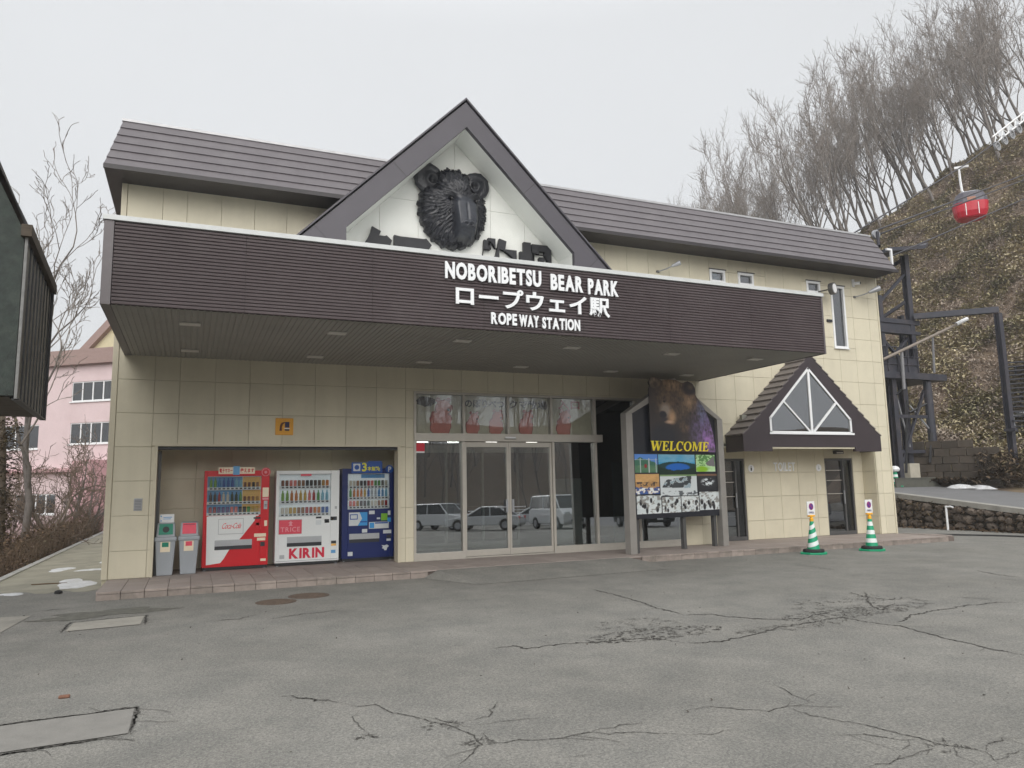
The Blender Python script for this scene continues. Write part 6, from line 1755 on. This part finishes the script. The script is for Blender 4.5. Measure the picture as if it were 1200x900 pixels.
def rope(name, pts, r_, label, sag=.0):
    P = []
    for (a, b) in zip(pts[:-1], pts[1:]):
        a, b = np.array(a, float), np.array(b, float)
        for k in range(12):
            t = k / 12; p = a + (b - a) * t; p[2] -= sag * 4 * t * (1 - t); P.append(p)
    P.append(np.array(pts[-1], float))
    return tag(MB().tube(P, r_, 5).build(name, mat('wire_rope', (.045, .045, .055), rough=.6), smooth=True), label, 'rope', 'ropeway ropes')
rope('rope', [(21.5, 5.0, 10.0), (39.53, 10.02, 19.24), (44.0, 11.0, 21.8), (68.1, 15.07, 35.55)], .035, 'upper haul rope carrying the red gondola')
rope('rope', [(20.12, .25, 9.75), (40.58, 7.58, 17.81), (63.21, 12.93, 27.1)], .032, 'middle rope leaving the small roof pulley')
rope('rope', [(20.2, .35, 9.62), (40.9, 7.7, 17.66), (63.5, 13.0, 26.9)], .03, 'thin rope running just below the middle rope')
rope('rope', [(22.23, 1.35, 9.48), (40.63, 7.75, 16.53), (63.28, 13.18, 25.22)], .03, 'lowest rope crossing in front of the brown hill')
# sheave arm
SH = root('sheave_arm', 'white sheave arm of the ropeway with guide wheels at the right edge', 'sheave arm', (43.97, 11.03, 21.73), local=True)
d_ = np.array((7.2, .64, 4.6))
L_ = np.linalg.norm(d_); u_ = d_ / L_
up_ = np.array([0, 0, 1.0]) - u_ * u_[2]; up_ /= np.linalg.norm(up_)
m = MB()
for o1 in (0, .42): m.tube([tuple(up_ * o1), tuple(d_ + up_ * o1)], .05, 6)
for k in range(9): m.tube([tuple(u_ * L_ * k / 9), tuple(u_ * L_ * (k + .5) / 9 + up_ * .42)], .03, 5); m.tube([tuple(u_ * L_ * (k + .5) / 9 + up_ * .42), tuple(u_ * L_ * (k + 1) / 9)], .03, 5)
m.build('lattice', M_WHITE, SH)
sd_ = np.cross(u_, up_)
for k in (0, 2.1, 4.2, 6.3):
    c = u_ * (.1 + k * .5) - up_ * .22; w = MB()
    n = 18; ring = []
    for rr in (.30, .21):
        for hh in (-.06, .06): ring.append([tuple(c + rr * (math.cos(2 * math.pi * i / n) * u_ + math.sin(2 * math.pi * i / n) * up_) + sd_ * hh) for i in range(n)])
    vs = [p for r2 in ring for p in r2]
    fs = []
    for (a, b) in ((0, 1), (1, 3), (3, 2), (2, 0)): fs += [(a * n + i, a * n + (i + 1) % n, b * n + (i + 1) % n, b * n + i) for i in range(n)]
    w.add(vs, fs); w.tube([tuple(c - u_ * .22), tuple(c + u_ * .22)], .03, 5); w.tube([tuple(c - up_ * .22), tuple(c + up_ * .22)], .03, 5)
    w.build('guide_wheel', M_GALV, SH)
PUL = root('roof_pulley', 'small white rope pulley fixed at the right end of the roof ridge', 'pulley', (20.12, .16, 9.42), local=True)
m = MB(); m.disc(0, .20, .15, -.04, .04, 20); m.build('wheel', M_GALV, PUL); m = MB(); m.box(-.05, .05, -.09, -.05, -.25, .28); m.box(-.7, .05, -.09, .09, -.25, -.18); m.build('bracket', M_STEEL, PUL)
GUT = root('roof_gutter_bracket', 'small white bracket at the right eave corner', 'bracket', (19.72, -.5, 8.75), local=True)
m = MB(); m.box(0, .22, -.03, .03, .1, .16); m.box(.16, .22, -.03, .03, -.35, .1); m.build('arm', M_WHITE, GUT)

# ------------------------------------------------------------------ trees
M_BARK = mat('grey_bark', (.135, .12, .11), rough=.9, var=.25, scale=6, bump=.4, bscale=20)
M_TWIG = mat('grey_twigs', (.215, .19, .17), rough=.9, var=.2, scale=3)
M_BARK2 = mat('brown_bark', (.125, .100, .078), rough=.9, var=.25, scale=8, bump=.3, bscale=30)
M_TWIG2 = mat('brown_twigs', (.150, .112, .085), rough=.9, var=.2, scale=3)
def grow(seed, h, r0, lean=(0, 0), levels=5, spread=.5, kids=(3, 4), first=.25, split=True, twigr=.007, lenr=.62, gnarl=.12):
    q = random.Random(seed); big, fine = MB(), MB()
    def go(p, d, L, r, lev):
        n = 5 if lev < 2 else (4 if lev < 4 else 3)
        pts, rs_ = [p], [r]; cur = d
        for i in range(n):
            g = gnarl * (1 + .4 * lev)
            cur = cur + Vector((q.gauss(0, g), q.gauss(0, g), q.gauss(0, g) + (.09 if lev else .0)))
            cur.normalize(); p = p + cur * (L / n); pts.append(p); rs_.append(max(twigr, r * (1 - .62 * (i + 1) / n) if lev < levels else r * (1 - .5 * (i + 1) / n)))
        sides = (8, 6, 5, 4, 3, 3, 3)[lev]
        (big if lev <= 1 else fine).tube([tuple(a) for a in pts], rs_, sides, cap=False)
        if lev >= levels: return
        k = q.randint(*kids) + (2 if lev == 0 else 0)
        for j in range(k):
            t = (first if lev == 0 else .25) + (1 - (first if lev == 0 else .25)) * (j + q.uniform(.2, .9)) / k
            t = min(t, .98); i = min(int(t * n), n - 1); base = pts[i].lerp(pts[i + 1], t * n - i)
            ax = (pts[i + 1] - pts[i]).normalized()
            a = q.uniform(0, 2 * math.pi); s1 = ax.orthogonal().normalized(); s2 = ax.cross(s1)
            ang = spread * q.uniform(.6, 1.35)
            nd = (ax * math.cos(ang) + (s1 * math.cos(a) + s2 * math.sin(a)) * math.sin(ang) + Vector((0, 0, .12))).normalized()
            go(base, nd, L * lenr * q.uniform(.75, 1.15) * (1.05 - .35 * t), max(twigr, rs_[i] * .62), lev + 1)
        go(pts[-1], cur, L * lenr * q.uniform(.8, 1.1), max(twigr, rs_[-1]), lev + 1)
    go(Vector((0, 0, -.3)), Vector((lean[0], lean[1], 1)).normalized(), h * .52, r0, 0)
    return big, fine
def tree_proto(name, label, seed, mt, mw, group=None, **k):
    big, fine = grow(seed, **k)
    T_ = root(name, label, 'tree', (0, 0, 0), group=group, local=True)
    big.build('trunk', mt, T_, smooth=True); fine.build('crown', mw, T_)
    return T_
HILLT = [tree_proto('bare_tree', 'x', 100 + i, M_BARK, M_TWIG, 'bare trees on the hill', h=15.0, r0=.125 + .02 * (i % 3), lean=(-.16 - .05 * (i % 3), .22 + .04 * i % .1), levels=5, spread=.44, kids=(2, 3), first=.22, twigr=.0125, lenr=.68, gnarl=.09) for i in range(6)]
# trees on the hill: every one its own thing
q = random.Random(31)
spots = []
for k in range(3000):
    s = q.uniform(71, 108); t = q.uniform(-50, 14)
    if t > .135 * s or (s > 96 and t > -16): continue
    if all((s - a) ** 2 + (t - b) ** 2 > 2.1 ** 2 for a, b in spots): spots.append((s, t))
    if len(spots) >= 165: break
for k in range(400):
    s, t = q.uniform(98, 112), q.uniform(-46, -22)
    if len(spots) < 190 and all((s - a) ** 2 + (t - b) ** 2 > 2.0 ** 2 for a, b in spots): spots.append((s, t))
ROWS = {'front': [], 'middle': [], 'back': []}
for s, t in spots: ROWS['front' if s < 79 else 'middle' if s < 88 else 'back'].append((s, t))
look = ['slim', 'forked', 'broad', 'twisted', 'dense', 'open']
ORD = ['first', 'second', 'third', 'fourth', 'fifth', 'sixth', 'seventh', 'eighth', 'ninth', 'tenth', 'eleventh', 'twelfth', 'thirteenth', 'fourteenth', 'fifteenth', 'sixteenth', 'seventeenth', 'eighteenth', 'nineteenth', 'twentieth']
def ordinal(i):
    return ORD[i] if i < 20 else {2: 'twenty', 3: 'thirty', 4: 'forty', 5: 'fifty', 6: 'sixty'}[(i + 1) // 10] + ('' if (i + 1) % 10 == 0 else '-' + ORD[(i + 1) % 10 - 1])
def fix_ord(w): return w + 'th' if w in ('thirty', 'forty', 'fifty', 'sixty', 'twenty') else w
first = set(); c_ = 0
for rn, lst in ROWS.items():
    lst.sort(key=lambda a: a[1] / a[0])
    for i, (s, t) in enumerate(lst):
        k = c_ % 6; c_ += 1
        x, y = xy(s, t); z = float(hill_st(s, t)) - .1
        T_ = HILLT[k]
        if k in first: T_ = copy_tree(T_)
        first.add(k)
        T_.location = (x, y, z); T_.rotation_euler = (q.uniform(-.06, .06), q.uniform(-.06, .06), q.uniform(-.5, .5)); sc = q.uniform(.80, 1.12) * (1 - .18 * min(1, max(0, (-t - 10) / 14)) * (1 if t > -24 else 0)); T_.scale = (sc, sc, sc * q.uniform(.95, 1.1))
        n_ = len(lst)
        place = '%s from the left' % fix_ord(ordinal(i)) if i < n_ / 2 else '%s from the right edge' % fix_ord(ordinal(n_ - 1 - i))
        T_['label'] = '%s leafless tree in the %s row on the hill, %s' % (look[k], rn, place); T_['group'] = 'bare trees on the hill'

# trees and thicket left of the station
LT = tree_proto('garden_tree', 'tall bare tree rising behind the dark annex into the white sky', 6, M_BARK, M_TWIG, h=15.8, r0=.15, lean=(0, -.03), levels=5, spread=.50, kids=(2, 3), first=.35, twigr=.010, lenr=.60, gnarl=.10)
LT.location = (-5.2, 14.0, -1.4)
t2 = tree_proto('garden_tree', 'bare tree with arching twigs beside the dark annex, before the pink wall', 8, M_BARK2, M_TWIG2, h=6.5, r0=.10, lean=(.10, 0), levels=4, spread=.6, kids=(3, 4), first=.2, twigr=.008, lenr=.66, gnarl=.18)
t2.location = (-5.0, 13.0, -1.3)
def stems(name, label, seed, loc, n, h, sp, mt, mw, rz=.07):
    big, fine = MB(), MB(); qq = random.Random(seed)
    for i in range(n):
        a = 2 * math.pi * i / n + qq.uniform(-.4, .4); b, f = grow(seed * 10 + i, h * qq.uniform(.8, 1.1), rz * qq.uniform(.7, 1.1), (math.cos(a) * sp, math.sin(a) * sp), 4, .55, (2, 4), .3, True, .008, .62, .17)
        big.add(np.array(b.v) + [.12 * math.cos(a), .12 * math.sin(a), 0], b.f); fine.add(np.array(f.v) + [.12 * math.cos(a), .12 * math.sin(a), 0], f.f)
    T_ = root(name, label, 'tree', loc, local=True); big.build('trunk', mt, T_, smooth=True); fine.build('crown', mw, T_); return T_
stems('multi_stem_tree', 'multi-stemmed bare tree at the end of the thicket before the pink building', 3, (-4.35, 20.5, -1.0), 4, 6.0, .42, M_BARK, M_TWIG2, .12)
stems('multi_stem_tree', 'thin bare shrub-like tree left of the multi-stemmed one', 6, (-6.2, 18.0, -1.3), 4, 5.0, .4, M_BARK2, M_TWIG2, .06)
TK = root('vine_tree', 'vine-covered brown trunk at the far left edge below the annex', 'tree', (-4.85, 8.2, -1.2), local=True)
MB().tube([(0, 0, -.2), (.03, .02, 2), (-.05, 0, 4.2), (-.2, .1, 6)], [.20, .17, .15, .12], 10).build('trunk', M_BARK2, TK, smooth=True)
def scatter_leaves(par, name, pts, size, m, seed):
    o = leaves(name, pts, size, m, .1, seed); o.parent = par; return o
rr = np.random.RandomState(7); n = 2600; hh = rr.rand(n) * 5.2; aa = rr.rand(n) * 6.28; rad = .16 + .22 * rr.rand(n)
scatter_leaves(TK, 'ivy', np.stack([rad * np.cos(aa), rad * np.sin(aa), hh], -1), .12, leaf_mat('dry_ivy', [(.05, .045, .03), (.11, .08, .05), (.13, .12, .06)]), 8)
# thicket: a mass of thin stalks
def thicket(name, n, xr, yr, zf, h, m, seed, r_=.008, lean=.35, label=None):
    R_ = np.random.RandomState(seed); V, F = [], []
    x = xr[0] + (xr[1] - xr[0]) * R_.rand(n); y = yr[0] + (yr[1] - yr[0]) * R_.rand(n); z = zf(x, y)
    hh = h * (.45 + .75 * R_.rand(n)); dx = R_.normal(0, lean, n) * hh; dy = R_.normal(0, lean, n) * hh
    segs = 3; base = 0
    a = R_.rand(n) * 6.28
    for k in range(segs + 1):
        t = k / segs; w = r_ * (1 - .8 * t)
        cx = x + dx * t ** 1.5 + .06 * np.sin(a + 5 * t) * t; cy = y + dy * t ** 1.5 + .06 * np.cos(a * 1.7 + 4 * t) * t; cz = z + hh * t - .15 * hh * t * t
        for j in range(3):
            V.append(np.stack([cx + w * np.cos(a + j * 2.094), cy + w * np.sin(a + j * 2.094), cz], -1))
    V = np.stack(V, 1).reshape(-1, 3); per = 3 * (segs + 1)
    pat = [[k * 3 + j, k * 3 + (j + 1) % 3, (k + 1) * 3 + (j + 1) % 3, (k + 1) * 3 + j] for k in range(segs) for j in range(3)]
    F = (np.arange(n)[:, None, None] * per + np.array(pat)[None]).reshape(-1, 4)
    me = raw_mesh(name, V, F); me.materials.append(m); return stuff(put(name, me))
M_STALK = mat('dry_stalks', (.135, .095, .065), rough=.95, var=.3, scale=4, island=.4)
thicket('thicket', 7000, (-7.6, -3.72), (2.2, 24), bank_z, 1.0, M_STALK, 1, .007, .32)
thicket('thicket', 2200, (-5.6, -3.72), (9, 24), bank_z, 1.5, M_STALK, 2, .008, .3)
rr = np.random.RandomState(3); n = 15000
x = -7.6 + 3.95 * rr.rand(n); y = 2.1 + 24 * rr.rand(n)
leaves('dead_leaves', np.stack([x, y, bank_z(x, y) + .02 + .95 * rr.rand(n) ** 1.4], -1), .085, leaf_mat('curled_dead_leaves', [(.045, .028, .02), (.10, .062, .04), (.13, .085, .05), (.10, .09, .045)]), .2, 5, .6)
# brush over the rubble wall and along the road edge
rr = np.random.RandomState(4); n = 2600
y = -6 + 14 * rr.rand(n); x = 24.02 + .28 * rr.rand(n)
zt = road_z(x, y)
leaves('wall_brush', np.stack([x, y, zt * rr.rand(n) ** .7 - .12], -1), .13, leaf_mat('wall_weeds', [(.045, .032, .022), (.10, .07, .045), (.13, .10, .055)]), .0, 6, .3)
n = 1400; y = -7 + 16 * rr.rand(n); x = 23.6 + .6 * rr.rand(n) ** .5
leaves('fallen_leaves', np.stack([x, y, .01 + .03 * rr.rand(n)], -1), .10, MATS.get('wall_litter') or leaf_mat('wall_litter', [(.06, .04, .025), (.14, .09, .05)]), .05, 7, .6, .05)
t_, s_ = -1.4 + 4.6 * rr.rand(4200), 36.2 + 1.6 * rr.rand(4200)
xx, yy_ = xy(s_, t_)
leaves('foot_brush', np.stack([xx, yy_, np.maximum(hill_st(s_, t_), 1.5) + 1.1 * rr.rand(4200) ** 1.3 * (t_ > 1.2) + .15], -1), .2, leaf_mat('foot_scrub', [(.06, .045, .03), (.12, .085, .055), (.17, .125, .08), (.12, .115, .05)]), .3, 9)
# litter on the asphalt
rr = np.random.RandomState(12); n = 320
x = -3 + 24 * rr.rand(n); y = -12.5 + 10.5 * rr.rand(n)
leaves('grit', np.stack([x, y, np.full(n, .004)], -1), .022, mat('grit', (.07, .06, .05), rough=.9, island=.6), .1, 13, .7, 0)

# ------------------------------------------------------------------ the lot behind the camera, which the glass reflects
def car(label, loc, rz, paint, kind='sedan'):
    V = root({'sedan': 'parked_car', 'suv': 'parked_car', 'van': 'parked_van'}[kind], label, 'car' if kind != 'van' else 'van', loc, rz, local=True)
    H = {'sedan': 1.42, 'suv': 1.72, 'van': 1.95}[kind]; L = {'sedan': 4.6, 'suv': 4.7, 'van': 4.4}[kind]; W = .88; belt = H * .60
    h2 = L / 2
    def arch(cx): return [(cx + .36 * math.cos(t), .32 + .36 * math.sin(t)) for t in [math.pi * k / 8 for k in range(8, -1, -1)]]
    fwx, rwx = h2 - .85, -h2 + .85
    hood = .93 if kind == 'van' else .68
    low = [(-h2, .38), (-h2 + .1, .25)] + arch(rwx) + arch(fwx) + [(h2 - .1, .25), (h2, .40), (h2 - .02, belt * .72), (h2 - .25, belt * .86), (h2 - (.5 if kind == 'van' else 1.2), belt), (-h2 + .35, belt + .02), (-h2 + .02, belt * .9)]
    low = low[::-1]
    MB().prism([(x, z) for x, z in low[::-1]], -W, W).build('body', paint, V, bevel=.05)
    a, b = {'sedan': (-h2 + .5, h2 - 1.35), 'suv': (-h2 + .12, h2 - 1.3), 'van': (-h2 + .08, h2 - .55)}[kind]
    ra, rb = {'sedan': (-h2 + 1.25, h2 - 2.25), 'suv': (-h2 + .5, h2 - 2.0), 'van': (-h2 + .2, h2 - 1.2)}[kind]
    tw = W - .16; vs = [(a, -W + .05, belt), (b, -W + .05, belt), (b, W - .05, belt), (a, W - .05, belt), (ra, -tw, H - .05), (rb, -tw, H - .05), (rb, tw, H - .05), (ra, tw, H - .05)]
    MB().add(vs, [(4, 5, 6, 7), (0, 1, 5, 4), (1, 2, 6, 5), (2, 3, 7, 6), (3, 0, 4, 7)]).build('windows', mat('car_glass', (.015, .018, .02), rough=.06), V)
    m = MB().add([(ra - .03, -tw - .01, H - .055), (rb + .05, -tw - .01, H - .055), (rb + .05, tw + .01, H - .055), (ra - .03, tw + .01, H - .055), (ra + .1, -tw + .1, H), (rb - .1, -tw + .1, H), (rb - .1, tw - .1, H), (ra + .1, tw - .1, H)], [(0, 3, 2, 1), (4, 5, 6, 7), (0, 1, 5, 4), (1, 2, 6, 5), (2, 3, 7, 6), (3, 0, 4, 7)])
    def pillar(p, q_, w=.05): m.tube([p, q_], w, 4)
    for s_ in (-1, 1):
        pillar((a, s_ * (W - .05), belt), (ra, s_ * tw, H - .05)); pillar((b, s_ * (W - .05), belt), (rb, s_ * tw, H - .05)); xm = (a + b) / 2 - .1; pillar((xm, s_ * (W - .045), belt), ((ra + rb) / 2, s_ * tw, H - .05), .04)
    m.build('roof', paint, V)
    for wx in (fwx, rwx):
        for s_ in (-1, 1):
            w = MB(); n = 20; ring = [(.32, -.10), (.33, 0), (.32, .10), (.20, .11)]
            vs = [(wx + r_ * math.cos(2 * math.pi * k / n), s_ * (W - .10) + s_ * o, .33 + r_ * math.sin(2 * math.pi * k / n)) for r_, o in ring for k in range(n)]
            w.add(vs, [(i * n + k, i * n + (k + 1) % n, (i + 1) * n + (k + 1) % n, (i + 1) * n + k) for i in range(3) for k in range(n)])
            Wh = w.build('wheel', M_RUBBER, V)
            MB().add([(wx + .21 * math.cos(2 * math.pi * k / n), s_ * (W - .0), .33 + .21 * math.sin(2 * math.pi * k / n)) for k in range(n)], [tuple(range(n))]).build('rim', M_GALV, Wh)
    for s_ in (-1, 1):
        MB().box(h2 - .16, h2 + .01, s_ * .62 - .16, s_ * .62 + .16, belt * .70, belt * .84).build('headlight', M_DISPW, V, bevel=.02)
        MB().box(-h2 - .01, -h2 + .1, s_ * .68 - .12, s_ * .68 + .12, belt * .75, belt * .95).build('tail_light', M_VRED, V, bevel=.02)
    MB().box(h2 - .03, h2 + .012, -.4, .4, .42, .56).build('grille', M_BLACK, V); MB().box(h2 + .013, h2 + .02, -.17, .17, .40, .56).build('number_plate', M_WHITE, V)
    return V
M_CARW = mat('car_white', (.56, .57, .58), rough=.25, var=.02, coat=.5); M_CARD = mat('car_dark', (.025, .027, .032), rough=.25, var=.05, coat=.5); M_CARS = mat('car_silver', (.42, .43, .45), rough=.3, metal=.3, var=.03, coat=.5)
LZ = 0.0
car('white saloon car seen only as a reflection across the entrance doors', (16.3, -25.6, LZ), math.radians(218), M_CARW)
car('small white car reflected left of the doors, nose towards the glass', (15.3, -30.6, LZ), math.radians(60), M_CARW, 'suv')
car('dark tall car reflected at the far left of the entrance glass', (16.6, -36.4, LZ), math.radians(215), M_CARD, 'suv')
car('white car reflected behind the saloon in the right-hand door', (22.4, -31.5, LZ), math.radians(222), M_CARW)
car('white van reflected right of the entrance doors', (20.0, -23.2, LZ), math.radians(88), M_CARW, 'van')
car('dark car with a white plate reflected below the welcome board', (23.6, -19.8, 0), math.radians(100), M_CARD, 'suv')
car('silver car reflected in the right toilet door', (33.0, -17.5, 0), math.radians(190), M_CARS, 'suv')
MB().box(24.25, 60, -75, -14.01, -1.2, -.02).build('side_lot', M_ASPH2).__setitem__('kind', 'structure')
MB().box(10, 60, -64.5, -62, -.02, .45).build('snow_bank', M_SNOW).__setitem__('kind', 'stuff')
def back_z(X, Y):
    return -.1 + 11.5 * sstep(-66, -96, Y) + .5 * np.sin(X * .23) + .4 * np.sin(Y * .31 + X * .11)
height_sheet('far_bank', np.arange(-80, 150, 6.0), np.arange(-130, -63, 3.0), back_z, M_LEAF)
fn_ = root('white_fence', 'low white rail fence at the back of the lot, seen in the glass', 'fence', (30, -58, LZ), local=True)
m = MB()
for z in (.4, .8, 1.1): m.box(-14, 16, -.03, .03, z - .05, z + .05)
m.build('rail', M_WHITE, fn_)
for k in range(16): MB().box(-14 + 2 * k - .05, -14 + 2 * k + .05, -.05, .05, 0, 1.2).build('post', M_WHITE, fn_)
q = random.Random(77)
n_ = 0
for k in range(200):
    x, y = q.uniform(-6, 64), q.uniform(-92, -64)
    if n_ >= 70: break
    T_ = copy_tree(HILLT[k % 6]); n_ += 1
    T_.location = (x, y, float(back_z(x, y)) - .1); T_.rotation_euler = (.12, .1, q.uniform(0, 6)); sc = q.uniform(.75, 1.15); T_.scale = (sc, sc, sc)
    T_['label'] = 'bare tree behind the parking lot, seen only in the entrance glass'; T_['group'] = 'trees reflected in the glass'
for o in list(bpy.data.objects):
    if o.type == 'MESH' and o.get('label') is None and o.parent is None and o.get('kind') is None:
        o['kind'] = 'structure'
# ------------------------------------------------------------------ thin cold-day haze
hz_ = MB().box(-660, 660, -660, 660, -3.4, 78).build('haze', None)
hz_['kind'] = 'stuff'
hm = bpy.data.materials.new('haze'); hm.use_nodes = True
hn, hl = hm.node_tree.nodes, hm.node_tree.links
hn.clear()
ho = hn.new("ShaderNodeOutputMaterial"); hv = hn.new("ShaderNodeVolumePrincipled")
hv.inputs['Color'].default_value = (.95, .97, 1.0, 1); hv.inputs['Density'].default_value = .0009; hv.inputs['Anisotropy'].default_value = .2
hl.new(hv.outputs[0], ho.inputs['Volume'])
hz_.data.materials.append(hm)
SC.cycles.volume_bounces = 1
